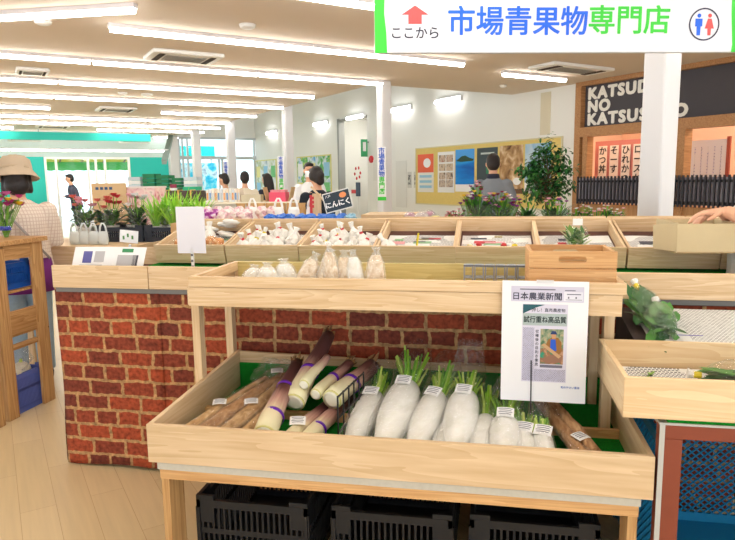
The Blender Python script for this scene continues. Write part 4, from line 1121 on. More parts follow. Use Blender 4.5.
# ------------------------------------------------------------ things on the upper shelf
ZS = 1.045
CHIP = ramp_noise('dried_chips', [(0.3, (200, 166, 124)), (0.5, (232, 208, 174)), (0.7, (247, 238, 222))], 55.0, bump=0.8)
CHIPW = ramp_noise('white_puffs', [(0.3, (226, 214, 190)), (0.5, (246, 242, 232)), (0.75, (252, 252, 250))], 45.0, bump=0.9)
def snack_bag(label, loc, w, h, lean=0.0, mat=CHIP, tilt=0.0, seed=1, spread=1.0):
    random.seed(seed)
    t = thing('snack_bag', label, 'bag of dried slices', loc, random.uniform(-0.15, 0.15), 'filled bags on the upper shelf')
    M = Matrix.Rotation(lean, 4, 'Y') @ Matrix.Rotation(tilt, 4, 'X')
    b = MB(); ri = [(0, 0, 0.0, w*0.40, w*0.28), (0, 0, h*0.12, w*0.48, w*0.36), (0, 0, h*0.4, w*0.46, w*0.34), (0, 0, h*0.65, w*0.36, w*0.26), (0, 0, h*0.82, w*0.22, w*0.15)]
    b.loft(ri, 14, M)
    for i in range(len(b.v)): b.v[i] += Vector((random.uniform(-1, 1), random.uniform(-1, 1), 0)) * w * 0.03
    b.build('contents', mat, t, smooth=True)
    b = MB(); ri = [(0, 0, 0.0, w*0.45, w*0.33), (0, 0, h*0.15, w*0.54, w*0.42), (0, 0, h*0.45, w*0.52, w*0.38), (0, 0, h*0.7, w*0.42, w*0.30), (0, 0, h*0.86, w*0.20, w*0.12), (0, 0, h*0.92, w*0.10, w*0.06), (0, 0, h, w*0.24, w*0.10)]
    b.loft(ri, 16, M)
    for i in range(len(b.v)):
        j = Vector((random.uniform(-1, 1), random.uniform(-1, 1), random.uniform(-0.3, 0.3))) * w * 0.05
        b.v[i] += j
        if b.v[i].z < 0.001: b.v[i].z = 0.001
    b.build('film_bag', FILMW, t, smooth=False)
    return t
snack_bag('leftmost upright bag of dried slices, leaning right on the upper shelf', (-0.75, 2.45, ZS), 0.085, 0.175, 0.42, CHIP, seed=1)
snack_bag('second upright bag of dried slices from the left on the upper shelf', (-0.665, 2.45, ZS), 0.075, 0.18, 0.25, CHIP, seed=2)
snack_bag('third upright bag from the left with a shiny knotted top', (-0.617, 2.44, ZS), 0.07, 0.20, -0.05, CHIP, seed=3)
snack_bag('fourth upright bag of pale slices, round-topped', (-0.568, 2.46, ZS), 0.082, 0.17, 0.0, CHIP, seed=4)
snack_bag('fifth upright bag of white slices with a wide flared top', (-0.515, 2.45, ZS), 0.075, 0.175, -0.1, CHIPW, seed=5)
snack_bag('separate upright bag of dried slices standing alone at the right', (-0.442, 2.45, ZS), 0.078, 0.185, 0.03, CHIP, seed=6)
for k, (x, y, w, h, l) in enumerate([(-0.985, 2.52, 0.10, 0.10, 'slumped bag of white puffs leftmost on the upper shelf'), (-0.90, 2.47, 0.11, 0.115, 'slumped bag of white puffs second on the upper shelf, lying low'), (-0.825, 2.50, 0.10, 0.13, 'slumped bag of white puffs next to the leaning upright bag')]):
    snack_bag(l, (x, y, ZS), w, h, 0.1 - 0.1*k, CHIPW, seed=20 + k)
# row of grey frames at the back of the shelf
t = thing('grey_divider_rack', 'grey plastic divider rack with a row of open loops on the upper shelf', 'rack', (0.04, 2.69, ZS), 0)
b = MB()
b.box(-0.14, 0.17, -0.03, 0.03, 0, 0.006); b.build('base_plate', GREYP, t)
LGR = flat('loop_grey', (156, 164, 176), 0.35, metal=0.2)
for k in range(7):
    x = -0.14 + 0.0445 * k; w, h = 0.041, 0.088; b = MB()
    b.box(x, x + 0.006, -0.022, 0.022, 0.004, h); b.box(x + w - 0.006, x + w, -0.022, 0.022, 0.004, h)
    b.box(x + 0.006, x + w - 0.006, -0.022, 0.022, h - 0.01, h); b.box(x + 0.006, x + w - 0.006, -0.022, 0.022, 0.03, 0.038)
    b.build('loop', LGR, t, bevel=0.003)
b = MB(); b.box(-0.14, 0.168, -0.024, -0.021, h - 0.006, h - 0.001); b.build('rail', flat('rail_dark', (90, 98, 112), 0.4), t)

# wooden box with hand holes
def handle_board(w, h, zb, hw, hh, hz, th, y):
    """board with a rounded slot, as strips around the slot"""
    b = MB(); b.box(-w/2, w/2, y, y + th, zb, hz - hh/2); b.box(-w/2, w/2, y, y + th, hz + hh/2, zb + h)
    b.box(-w/2, -hw/2, y, y + th, hz - hh/2, hz + hh/2); b.box(hw/2, w/2, y, y + th, hz - hh/2, hz + hh/2)
    for s in (-1, 1):
        pts = [(s*hw/2, hz - hh/2)]
        for i in range(7):
            an = -math.pi/2 + math.pi * i / 6
            pts.append((s*(hw/2 - hh/2 + hh/2*math.cos(an)), hz + hh/2*math.sin(an)))
        pts.append((s*hw/2, hz + hh/2))
        pts2 = pts if s < 0 else list(reversed(pts))
        b.prism(pts2, y, y + th)
    return b
t = thing('wooden_box', 'reddish wooden box with hand holes on the right end of the upper shelf', 'box', (0.322, 2.56, 1.0), 0)
t.location = (0.308, 2.53, 1.046)
BXZ = t.location.z
CED = wood('box_cedar_x', (224, 182, 130), (196, 146, 94), axis='x'); CEDy2 = wood('box_cedar_y', (224, 182, 130), (196, 146, 94), axis='y')
bw, bd, bh = 0.312, 0.25, 0.176
hb = 0.112
MB().box(-bw/2, bw/2, -bd/2, -bd/2 + 0.014, 0.002, hb).build('front_plank', CED, t, bevel=0.002)
handle_board(bw, bh - hb - 0.003, hb + 0.004, 0.10, 0.024, 0.147, 0.014, -bd/2).build('front_plank', CED, t)
MB().box(-bw/2, bw/2, bd/2 - 0.014, bd/2, 0.002, hb).build('back_plank', CED, t, bevel=0.002)
handle_board(bw, bh - hb - 0.003, hb + 0.004, 0.10, 0.024, 0.147, 0.014, bd/2 - 0.014).build('back_plank', CED, t)
for x in (-bw/2 - 0.0, bw/2 - 0.014):
    MB().box(x, x + 0.014, -bd/2 + 0.014, bd/2 - 0.014, 0.002, bh).build('end_plank', CEDy2, t, bevel=0.002)
MB().box(-bw/2 + 0.014, bw/2 - 0.014, -bd/2 + 0.014, bd/2 - 0.014, 0.002, 0.012).build('box_bottom', CED, t)

random.seed(11)
# ------------------------------------------------------------ brick-skirted island counter
t = thing('island_counter', 'long island counter wrapped in a red brick-print skirt with a pale wooden rim', 'counter', (0, 0, 0))
CX0, CX1, CY = -2.21, 1.08, 2.86
# the hanging skirt, with one overlapping fold and a kicked-out hem
def skirt(x0, x1, y, seed, z0=0.0, bow=0.03, n=40):
    random.seed(seed); p = [random.uniform(0, 6.28) for _ in range(4)]
    def fn(a, c):
        x = x0 + (x1 - x0) * a; z = 0.965 - (0.965 - z0) * c
        s = 0.006*math.sin(x*5 + p[0]) + 0.004*math.sin(x*13 + p[1] + c*2) + 0.005*math.sin(c*6 + p[2])
        return (x, y - bow*c*c + s*(0.3 + c), z + 0.006*math.sin(x*7 + p[3])*c)
    return MB().grid(fn, n, 24)
skirt(CX0, -1.62, CY + 0.004, 1, 0.012, 0.004, 16).build('brick_skirt', BRICK, t, smooth=True, solid=0.002)
skirt(-1.66, CX1, CY + 0.008, 1, 0.012, 0.0, 70).build('brick_skirt', BRICK, t, smooth=True, solid=0.002)
b = MB(); b.grid(lambda a, c: (CX0 + 0.015*math.sin(c*5), CY + 0.01 + 0.9*a, 0.955*(1 - c) + 0.012), 8, 12)
b.build('brick_skirt', BRICK, t, smooth=True)
MB().box(CX0 + 0.012, -1.662, CY - 0.022, CY, 0.968, 1.083).build('rim_board', WX, t, bevel=0.003)
MB().box(-1.658, 0.1, CY - 0.022, CY, 0.968, 1.083).build('rim_board', WX, t, bevel=0.003)
MB().box(0.104, CX1, CY - 0.022, CY, 0.968, 1.083).build('rim_board', WX, t, bevel=0.003)
MB().box(CX0 + 0.02, CX1, CY - 0.012, CY + 0.02, 0.945, 0.968).build('metal_edge', flat('edge_grey', (120, 118, 116), 0.5), t)
MB().box(CX0 + 0.03, CX1, CY + 0.04, 3.32, 0.0, 0.94).build('counter_body', flat('body_brown', (120, 92, 72), 0.8), t)
MB().box(CX0 + 0.03, 1.62, 3.32, 4.68, 0.0, 0.94).build('counter_body', flat('body_brown', (120, 92, 72), 0.8), t)
MB().box(CX0 + 0.02, 1.62, 3.32, 4.68, 0.94, 1.012).build('counter_top', flat('top_brown', (92, 62, 50), 0.7), t)
MB().box(CX0 + 0.02, CX1, CY, 3.32, 0.94, 1.012).build('counter_top', flat('top_brown', (92, 62, 50), 0.7), t)
MB().box(-1.92, CX1, CY + 0.34, 3.319, 1.0125, 1.022).build('turf_mat', TURF, t)
MB().box(-1.92, 1.6, 3.32, CY + 0.92, 1.0125, 1.022).build('turf_mat', TURF, t)

# ------------------------------------------------------------ tilted trays standing on the counter
TY, TZ = 3.33, 1.034
def make_tray(w):
    t = thing('display_tray', '', 'tray', (0, TY, TZ), 0, 'slanting wooden trays on the island counter')
    t.rotation_euler = (R(13.5), 0, 0)
    d, h, th = 0.48, 0.098, 0.013
    MB().box(0, w, 0, th, 0, h + 0.012).build('front_board', WX, t, bevel=0.0015)
    MB().box(0, w, d - th, d, 0, h + 0.02).build('back_board', WX, t, bevel=0.0015)
    for x in (0, w - th): MB().box(x, x + th, th, d - th, 0, h + 0.008).build('side_board', WY, t, bevel=0.0015)
    MB().box(th, w - th, th, d - th, 0.03, 0.04).build('tray_bottom', flat('tray_dark', (92, 60, 54), 0.7), t)
    return t
XT = [-1.885, -1.452, -1.022, -0.592, -0.166, 0.256, 0.69, 1.12]
WORDS = ['leftmost slanting tray, with orange packets and white packets', 'slanting tray of small white bags below the blue bags', 'slanting tray of small white bags left of the banner pillar', 'slanting tray with one folded paper bag and printed sheets', 'slanting tray with red and yellow sprinkled packets', 'slanting tray behind the reddish wooden box, holding one bag of greens', 'slanting tray with newspaper right of the wooden box', 'slanting tray behind the held cardboard box']
tray0 = make_tray(0.425)
TR = []
for i, x in enumerate(XT):
    o = tray0 if i == 0 else dup(tray0)
    o.location = (x, TY, TZ); o['label'] = WORDS[i]; TR.append(o)
TILT = Matrix.Rotation(R(13.5), 4, 'X')
def in_tray(i, x, y, z=0.0):
    return Vector((XT[i], TY, TZ)) + TILT @ Vector((x, y, z + 0.03))
# newspaper liners
LIN = [print_mat('liner_print%d' % k, ink=i_, axis='y', line=0.011, dens=dn, block=bl) for k, (i_, dn, bl) in enumerate([((90, 90, 96), 0.45, 9.0), ((110, 110, 110), 0.6, 14.0), ((70, 70, 80), 0.35, 7.0)])]
PICS = [flat('print_red', (200, 70, 80), 0.7), flat('print_green', (150, 190, 150), 0.7), flat('print_dark', (80, 80, 90), 0.7), flat('print_pink', (232, 170, 176), 0.7), flat('print_olive', (170, 160, 120), 0.7)]
LTXT = ['sheet lining the leftmost slanting tray', 'printed sheet under the white bags below the blue bags', 'printed sheet under the white bags left of the banner pillar', 'colour-printed sheets with pink and green areas in a nearly empty tray',
        'newspaper with dark photo blocks under the sprinkled packets', 'newspaper half showing beside the bag of greens', 'newspaper with dark drawing right of the wooden box', 'newspaper behind the cardboard box']
for i in range(len(XT)):
    random.seed(40 + i)
    t = thing('newspaper_sheet', LTXT[i], 'newspaper', in_tray(i, 0.2125, 0.22, 0.0105), 0, 'newspapers lining the trays')
    t.rotation_euler = (R(13.5), 0, 0)
    b = MB(); b.grid(lambda a, c: (-0.19 + 0.38*a, -0.20 + 0.36*c, 0.002 + 0.0015*math.sin(9*a + i)), 10, 6)
    b.build('sheet', LIN[i % 3], t, solid=0.0008)
    for q in range(3 + (i in (3, 4, 6)) * 4):
        x = random.uniform(-0.16, 0.08); y = random.uniform(-0.10, 0.12)
        MB().box(x, x + random.uniform(0.04, 0.12), y, y + random.uniform(0.02, 0.05), 0.005, 0.0056).build('printed_block', PICS[(i*2 + q) % 5] if i != 6 else PICS[2], t)
TIE = [flat('tie_red', (206, 60, 66), 0.5), flat('tie_yellow', (226, 206, 60), 0.5), flat('tie_white', (240, 240, 240), 0.5)]
BAGW = flat('white_film_bag', (240, 238, 232), 0.35, bump=0.6, bscale=30)
GARL = ramp_noise('pale_bulbs', [(0.3, (210, 184, 156)), (0.55, (238, 226, 208)), (0.75, (246, 240, 232))], 30.0)
def make_small_bag(tie, seed, flower=False):
    random.seed(seed)
    t = thing('tied_bag', '', 'bag', (0, 0, 0), 0)
    b = MB(); b.loft([(0, 0, 0, 0.032, 0.026), (0, 0, 0.025, 0.045, 0.036), (0, 0, 0.05, 0.036, 0.03), (0, 0, 0.072, 0.013, 0.011), (0, 0, 0.08, 0.008, 0.007), (0, 0, 0.11, 0.022, 0.012)], 10)
    for i in range(len(b.v)): b.v[i] += Vector((random.uniform(-1, 1), random.uniform(-1, 1), random.uniform(-0.3, 0.3))) * 0.005
    b.build('film_bag', BAGW, t)
    MB().loft([(0, 0, 0.073, 0.013, 0.011), (0, 0, 0.083, 0.011, 0.01)], 8).build('tie', TIE[tie], t)
    return t
SB_ = [make_small_bag(k % 3, 60 + k) for k in range(4)]
used = [False] * 4
def place_bag(k, loc, label, group, sc=1.0, tilt=(0, 0)):
    if not used[k]:
        o = SB_[k]; used[k] = True
    else: o = dup(SB_[k])
    o.location = loc; o.rotation_euler = (tilt[0], tilt[1], random.uniform(0, 6.28)); o.scale = (sc,) * 3
    o['label'] = label; o['group'] = group
    return o
random.seed(5)
def fill(i, n, kinds, label, group):
    cols = (n + 2) // 3
    for q in range(n):
        r_, c_ = divmod(q, cols)
        p = in_tray(i, 0.05 + 0.32 * (c_ + 0.5) / cols + random.uniform(-0.012, 0.012), 0.07 + 0.10 * r_ + random.uniform(-0.012, 0.012), 0.012)
        place_bag(kinds[q % len(kinds)], p, label, group, random.uniform(0.85, 1.15), (random.uniform(-0.1, 0.35), random.uniform(-0.3, 0.3)))
fill(1, 15, (0, 1, 2, 3, 2), 'small white tied bag in the slanting tray below the blue bags', 'tied white bags in the tray below the blue bags')
fill(2, 14, (0, 1, 3, 2, 0), 'small white tied bag in the slanting tray left of the banner pillar', 'tied white bags in the tray left of the banner pillar')
fill(0, 3, (2, 2), 'white tied bag in the leftmost slanting tray', 'tied white bags in the leftmost tray')
place_bag(2, in_tray(3, 0.07, 0.09, 0.012), 'single white bag in the corner of the nearly empty tray', 'lone white bag', 1.1, (0.5, 0.4))
t = thing('tie_stick', 'yellow twist stick standing among the printed sheets', 'tie', in_tray(3, 0.2, 0.2, 0.014)); MB().bar((0, 0, 0), (0.01, -0.01, 0.07), 0.008).build('stick', TIE[1], t)
# sprinkled packets in tray 5, orange packets and paper bags in tray 1
random.seed(8)
for q in range(22):
    p = in_tray(4, random.uniform(0.04, 0.38), random.uniform(0.05, 0.2), 0.014)
    b = MB(); b.ball((0, 0, 0.008), (0.017, 0.012, 0.01), 8, 6, jit=0.15); o = b.build('seed_packet', [TIE[0], TIE[1], TIE[2], flat('cream_packet', (240, 226, 180), 0.5)][q % 4], None, smooth=True, loc=p)
    tag(o, ['small red packet', 'small yellow packet', 'small white packet', 'small cream packet'][q % 4] + ' scattered on the newspaper with dark photos', 'packet', ['red', 'yellow', 'white', 'cream'][q % 4] + ' packets on the newspaper')
ORA = ramp_noise('orange_pieces', [(0.3, (190, 110, 60)), (0.5, (226, 160, 100)), (0.7, (240, 210, 170))], 40.0, bump=0.7)
for q in range(5):
    p = in_tray(0, 0.10 + 0.06*q, 0.12 + 0.03*(q % 2), 0.02); t = thing('dried_fruit_packet', ['first', 'second', 'third', 'fourth', 'fifth'][q] + ' orange packet from the left in the slanting tray', 'packet', p, 0, 'orange packets in the tray')
    b = MB(); b.ball((0, 0, 0.030), (0.038, 0.034, 0.030), 10, 7, jit=0.15); b.build('contents', ORA, t, smooth=True)
    b = MB(); b.ball((0, 0, 0.034), (0.042, 0.038, 0.034), 10, 7, jit=0.12); b.build('film_bag', FILM, t)
for q in range(6):
    p = in_tray(0, (0.10, 0.2, 0.31, 0.17, 0.28, 0.33)[q], (0.30, 0.24, 0.32, 0.36, 0.40, 0.36)[q], (0.012, 0.012, 0.02, 0.045, 0.055, 0.085)[q]); b = MB()
    b.ball((0, 0, 0.016), (0.068, 0.05, 0.016), 14, 8, Matrix.Rotation(R(-40 + 25*q), 4, 'Z') @ Matrix.Rotation(R(12), 4, 'Y'), jit=0.1)
    for i in range(len(b.v)): b.v[i] += Vector((random.uniform(-1, 1), random.uniform(-1, 1), random.uniform(-1, 1))) * 0.003
    o = b.build('paper_packet', BAGW, None, loc=p, smooth=True)
    tag(o, ['lowest', 'second lowest', 'third', 'fourth', 'fifth', 'topmost'][q] + ' white packet in the heap behind the orange packets', 'packet', 'white packets heaped behind the orange packets')
# bag of greens in tray 6
LEAFG = [flat('leaf_green', (74, 134, 54), 0.5, var=0.15, bscale=40), flat('leaf_dark', (44, 96, 44), 0.5, var=0.15, bscale=40), flat('leaf_light', (136, 180, 92), 0.5)]
def leafy(parent, n, fn, seed, mats=LEAFG, L0=0.06, W0=0.03, name='leaves'):
    random.seed(seed); b = MB()
    for k in range(n):
        p, d = fn(k); b.cur = random.randrange(len(mats))
        b.leaf(p, d, L0 * random.uniform(0.7, 1.2), W0 * random.uniform(0.7, 1.2), bend=random.uniform(0.0, 0.5))
    return b.build(name, mats, parent, smooth=True)
t = thing('greens_bag', 'tied film bag of leafy greens standing in the tray behind the wooden box', 'bag of greens', in_tray(5, 0.21, 0.20, 0.012))
leafy(t, 60, lambda k: ((random.uniform(-0.04, 0.04), random.uniform(-0.03, 0.03), random.uniform(0.0, 0.07)), (random.uniform(-0.6, 0.6), random.uniform(-0.6, 0.6), random.uniform(0.2, 1))), 3, [LEAFG[0], LEAFG[2], flat('pale_leaf', (196, 210, 160), 0.5)], 0.06, 0.03)
b = MB(); b.loft([(0, 0, 0, 0.05, 0.04), (0, 0, 0.05, 0.066, 0.05), (0, 0, 0.10, 0.05, 0.04), (0, 0, 0.13, 0.012, 0.01), (0, 0, 0.16, 0.03, 0.012)], 12)
for i in range(len(b.v)): b.v[i] += Vector((random.uniform(-1, 1), random.uniform(-1, 1), 0)) * 0.006
b.build('film_bag', FILM, t)
b = MB(); b.cbox((0, -0.03, 0.135), (0.05, 0.004, 0.035)); b.build('price_label', LABELW, t)

# ------------------------------------------------------------ paper tag board and leaflets on the counter
t = thing('blank_sign', 'blank white card on a clip stand beside the upper shelf', 'sign', (-1.475, 2.955, 1.0125), R(2))
MB().box(-0.075, 0.075, -0.002, 0.002, 0.125, 0.36).build('card', flat('lilac_card', (226, 226, 236), 0.5), t)
b = MB(); b.bar((0, 0.004, 0), (0, 0.004, 0.15), 0.012); b.box(-0.03, 0.03, -0.02, 0.03, 0, 0.004); b.build('clip_stand', WHITE, t)
for k in range(3): MB().box(-0.006, 0.006, -0.004, -0.002, 0.05 + 0.03*k, 0.062 + 0.03*k).build('dark_joint', flat('joint_grey', (110, 110, 116), 0.5), t)
for k, (x, w, rz, l) in enumerate([(-2.06, 0.20, 3, 'folded newspaper leaning on the counter rim at the left end'), (-1.86, 0.215, -2, 'white leaflet with a green heading leaning beside the folded newspaper')]):
    t = thing('leaflet', l, 'leaflet', (x, 2.93, 1.013), R(rz), 'papers leaning on the counter')
    M = Matrix.Rotation(R(-26), 4, 'X') @ Matrix.Shear('XZ', 4, (0.0, 0.0)) 
    MB().box(-w/2, w/2, 0, 0.003, 0, 0.165, M).build('sheet', PAPER, t)
    def pr(n, x0, x1, z0, z1, m): MB().box(x0, x1, -0.0012, 0, z0, z1, M).build(n, m, t)
    if k == 0:
        pr('photo', -0.045, 0.005, 0.075, 0.14, flat('print_blue', (96, 96, 160), 0.7)); pr('print_column', -0.06, 0.07, 0.02, 0.065, flat('print_grey', (190, 188, 190), 0.7)); pr('print_column', 0.02, 0.075, 0.08, 0.14, flat('print_grey', (190, 188, 190), 0.7))
    else:
        pr('green_heading', -0.03, 0.035, 0.135, 0.155, flat('heading_green', (70, 150, 100), 0.7)); pr('print_column', -0.05, 0.06, 0.03, 0.12, flat('print_grey', (190, 188, 190), 0.7)); pr('photo', -0.05, -0.01, 0.02, 0.05, flat('print_brown', (150, 100, 90), 0.7)); pr('print_column', 0.04, 0.07, 0.05, 0.12, flat('print_dark', (80, 80, 90), 0.7))
t = thing('tray_frame', 'low wooden tray with black lining behind the leaflets', 'tray', (-2.03, 3.42, 1.013))
MB().box(-0.17, 0.30, 0, 0.014, 0, 0.10).build('front_board', WX, t); MB().box(-0.17, 0.30, 0.40, 0.414, 0, 0.13).build('back_board', WX, t)
MB().box(-0.17, -0.156, 0.014, 0.40, 0, 0.11).build('side_board', WY, t)
MB().box(0.0, 0.10, 0.014, 0.40, 0.03, 0.085).build('black_lining', BLACK, t)
t.scale = (0.30, 1, 1); t.location.x = -2.02
t = thing('price_card', 'small white price card with green marks on a clip above the leaflets', 'price card', (-2.0, 3.20, 1.013), R(8))
b = MB(); b.bar((0, 0, 0), (0.03, 0, 0.14), 0.012); b.box(-0.04, 0.04, -0.02, 0.02, 0, 0.006); b.build('clip_stand', flat('clear_clip', (220, 222, 226), 0.3), t)
b = MB(); b.cbox((0.03, -0.008, 0.185), (0.105, 0.003, 0.07), rot=Matrix.Rotation(R(6), 3, 'Y')); b.build('card', PAPER, t, bevel=0.001)
for k in range(3): MB().box(-0.005 + 0.025*k, 0.005 + 0.025*k, -0.0112, -0.0096, 0.17 + 0.012*(k % 2), 0.19 + 0.012*(k % 2)).build('green_mark', flat('mark_green', (90, 140, 80), 0.6), t)

# ------------------------------------------------------------ right-hand display: frame, blue basket, maple tray, newspaper board
RB = flat('red_brown_metal', (136, 66, 44), 0.5, var=0.08, bscale=12)
t = thing('display_table', 'red-brown framed display table with taped edge and green turf top', 'table', (0, 0, 0))
FX0, FX1, FY0, FY1 = 0.525, 1.55, 1.965, 2.83
MB().box(FX0, FX0 + 0.065, FY0, FY0 + 0.05, 0, 0.70).build('leg', RB, t, bevel=0.003)
MB().box(FX1 - 0.065, FX1, FY0, FY0 + 0.05, 0, 0.70).build('leg', RB, t, bevel=0.003)
MB().box(FX0 + 0.06, FX0 + 0.12, FY1 - 0.05, FY1, 0, 0.70).build('leg', RB, t, bevel=0.003)
MB().box(FX1 - 0.065, FX1, FY1 - 0.05, FY1, 0, 0.70).build('leg', RB, t, bevel=0.003)
MB().box(FX0, FX1, FY0, FY0 + 0.05, 0.70, 0.745).build('top_rail', RB, t, bevel=0.003)
MB().box(FX0 - 0.004, FX1, FY0 - 0.002, FY0 + 0.055, 0.745, 0.752).build('taped_edge', flat('grey_tape', (190, 190, 186), 0.4), t)
MB().box(FX0 - 0.003, FX0 + 0.012, FY0 - 0.004, FY0, 0.35, 0.745).build('taped_edge', flat('grey_tape', (190, 190, 186), 0.4), t)
MB().box(FX0 + 0.012, FX0 + 0.05, FY0 + 0.055, 2.35, 0.715, 0.752).build('side_rail', WY, t)
MB().box(FX0 + 0.055, FX1, FY0 + 0.05, FY1, 0.72, 0.752).build('table_top', flat('top_brown', (92, 62, 50), 0.7), t)
MB().box(FX0 + 0.02, FX1, FY0 + 0.004, FY0 + 0.09, 0.752, 0.764).build('turf_mat', TURF, t)
MB().box(FX0 + 0.02, FX1, FY0 + 0.09, FY1 - 0.02, 0.752, 0.764).build('turf_mat', TURF, t)
# blue lattice basket under it
BLU = flat('basket_blue', (24, 130, 176), 0.45)
def lattice_basket(name, label, loc, w, d, h, mat, pitch=0.03, cat='basket', open_front=True):
    t = thing(name, label, cat, loc)
    def side(L, M):
        b = MB(); b.box(-L/2, L/2, -0.007, 0.007, h - 0.035, h, M); b.box(-L/2, L/2, -0.005, 0.005, 0, 0.05, M)
        for s in (-1, 1): b.box(s*L/2 - 0.02, s*L/2 + 0.02, -0.007, 0.007, 0, h, M)
        n = int((L + h) / pitch)
        for k in range(n + 1):
            for s in (-1, 1):
                # diagonal strand clipped to the panel
                c = -L/2 - h + (L + h) * k / n
                xa, za, xb, zb = c, 0.05, c + h, h
                if xa < -L/2: za += (-L/2 - xa); xa = -L/2
                if xb > L/2: zb -= (xb - L/2); xb = L/2
                if xb - xa < 0.01: continue
                if s < 0: xa, xb = -xa, -xb
                a = M @ Vector((xa, 0, za)); e = M @ Vector((xb, 0, min(zb, h - 0.01)))
                b.bar(a, e, 0.007, 0.005)
        b.build('lattice_side', mat, t)
    side(w, Matrix.Translation((0, d/2, 0)))
    if not open_front: side(w, Matrix.Translation((0, -d/2, 0)))
    else: MB().box(-w/2, w/2, -d/2, -d/2 + 0.01, 0, 0.05).build('front_lip', mat, t)
    q = Matrix.Rotation(math.pi/2, 4, 'Z')
    side(d, Matrix.Translation((-w/2, 0, 0)) @ q); side(d, Matrix.Translation((w/2, 0, 0)) @ q)
    MB().box(-w/2, w/2, -d/2, d/2, 0, 0.012).build('basket_bottom', mat, t)
    return t
lattice_basket('blue_basket', 'tall blue lattice basket under the red-brown framed table', (0.98, 2.395, 0), 0.80, 0.74, 0.63, BLU, 0.032)
# maple tray
MAX = wood('maple_x', (240, 216, 176), (222, 188, 142), axis='x', knots=False, grain=20.0); MAY = wood('maple_y', (240, 216, 176), (222, 188, 142), axis='y', knots=False, grain=20.0)
t = thing('maple_tray', 'pale square-cornered wooden tray in front at the right edge, lined with newspaper', 'tray', (0, 0, 0.765))
QX0, QX1, QY0, QY1, QH = 0.412, 1.30, 1.955, 2.425, 0.128
MB().box(QX0, QX1, QY0, QY0 + 0.016, 0, QH).build('front_board', MAX, t, bevel=0.002)
MB().box(QX0, QX1, QY1 - 0.016, QY1, 0, QH).build('back_board', MAX, t, bevel=0.002)
for x in (QX0, QX1 - 0.016): MB().box(x, x + 0.016, QY0 + 0.016, QY1 - 0.016, 0, QH).build('side_board', MAY, t, bevel=0.002)
MB().box(QX0 + 0.016, QX1 - 0.016, QY0 + 0.016, QY1 - 0.016, 0, 0.012).build('tray_bottom', MAX, t)
t = thing('newspaper_sheet', 'newspaper lining the pale wooden tray at the right edge', 'newspaper', (0.85, 2.19, 0.7775))
b = MB(); b.grid(lambda a, c: (-0.41 + 0.82*a, -0.205 + 0.41*c, 0.001 + 0.03*max(0, c - 0.9)*10 * 0.6 + 0.001*math.sin(9*a)), 12, 16); b.build('sheet', NEWS, t, solid=0.0006)
for q in range(3): MB().box(-0.3 + 0.25*q, -0.2 + 0.25*q, -0.1, -0.06, 0.0025, 0.0031).build('printed_block', PICS[(q + 1) % 5], t)
t = thing('film_scrap', 'tiny pale leaf scrap lying in the pale wooden tray', 'leaf', (0.58, 2.35, 0.7805)); leafy(t, 6, lambda k: ((random.uniform(-0.01, 0.01), 0, 0.002), (random.uniform(-1, 1), random.uniform(-1, 1), 0.3)), 5, [LEAFG[2], flat('pale_leaf', (196, 210, 160), 0.5)], 0.03, 0.012)
def greens_bundle(label, a, d, ln, w, seed, mats, neck=0.09, tie=True):
    """film bag of long leaves lying along d, tied at the far end"""
    random.seed(seed)
    a = Vector(a); d = Vector(d).normalized(); t = thing('greens_bag', label, 'bag of greens', a, 0)
    side = d.cross(Vector((0, 0, 1))).normalized()
    leafy(t, 70, lambda k: (d * random.uniform(0.02, ln * 0.6) + side * random.uniform(-w, w) * 0.7 + Vector((0, 0, random.uniform(0.0, w * 0.9))), d * (1 if k % 5 else -0.4) + side * random.uniform(-0.35, 0.35) + Vector((0, 0, random.uniform(-0.1, 0.3)))), seed, mats, 0.10, 0.045)
    pts = [d * ln * q for q in (-0.06, 0.1, 0.35, 0.6, 0.8, 0.95, 1.03, 1.08, 1.18)]
    rr = [w * q for q in (0.75, 1.05, 1.15, 1.1, 0.85, 0.35, 0.12, 0.16, 0.4)]
    b = MB(); b.tube([p + Vector((0, 0, w * 0.55)) for p in pts], rr, 14, cap=True)
    for i, v in enumerate(b.v):
        b.v[i] = v + Vector((random.uniform(-1, 1), random.uniform(-1, 1), random.uniform(-1, 1))) * w * 0.07
        b.v[i].z = max(0.001, b.v[i].z)
    b.build('film_bag', FILM, t)
    if tie:
        p = d * ln * 1.04 + Vector((0, 0, w * 0.55))
        b = MB(); b.tube([p - d * 0.012, p + d * 0.012], w * 0.2, 10); b.build('tie', TIE[1], t)
    b = MB(); b.tube([d * ln * 1.05 + Vector((0, 0, w * 0.55)), d * ln * 1.2 + Vector((0, 0, w * 0.6))], [w * 0.1, w * 0.32], 8); b.build('gathered_end', WHITE, t)
    return t
greens_bundle('yellow-tied film bag of greens lying in the pale tray', (0.92, 2.24, 0.7795), (-1, 0.12, 0.02), 0.20, 0.058, 4, [LEAFG[1], LEAFG[0]])
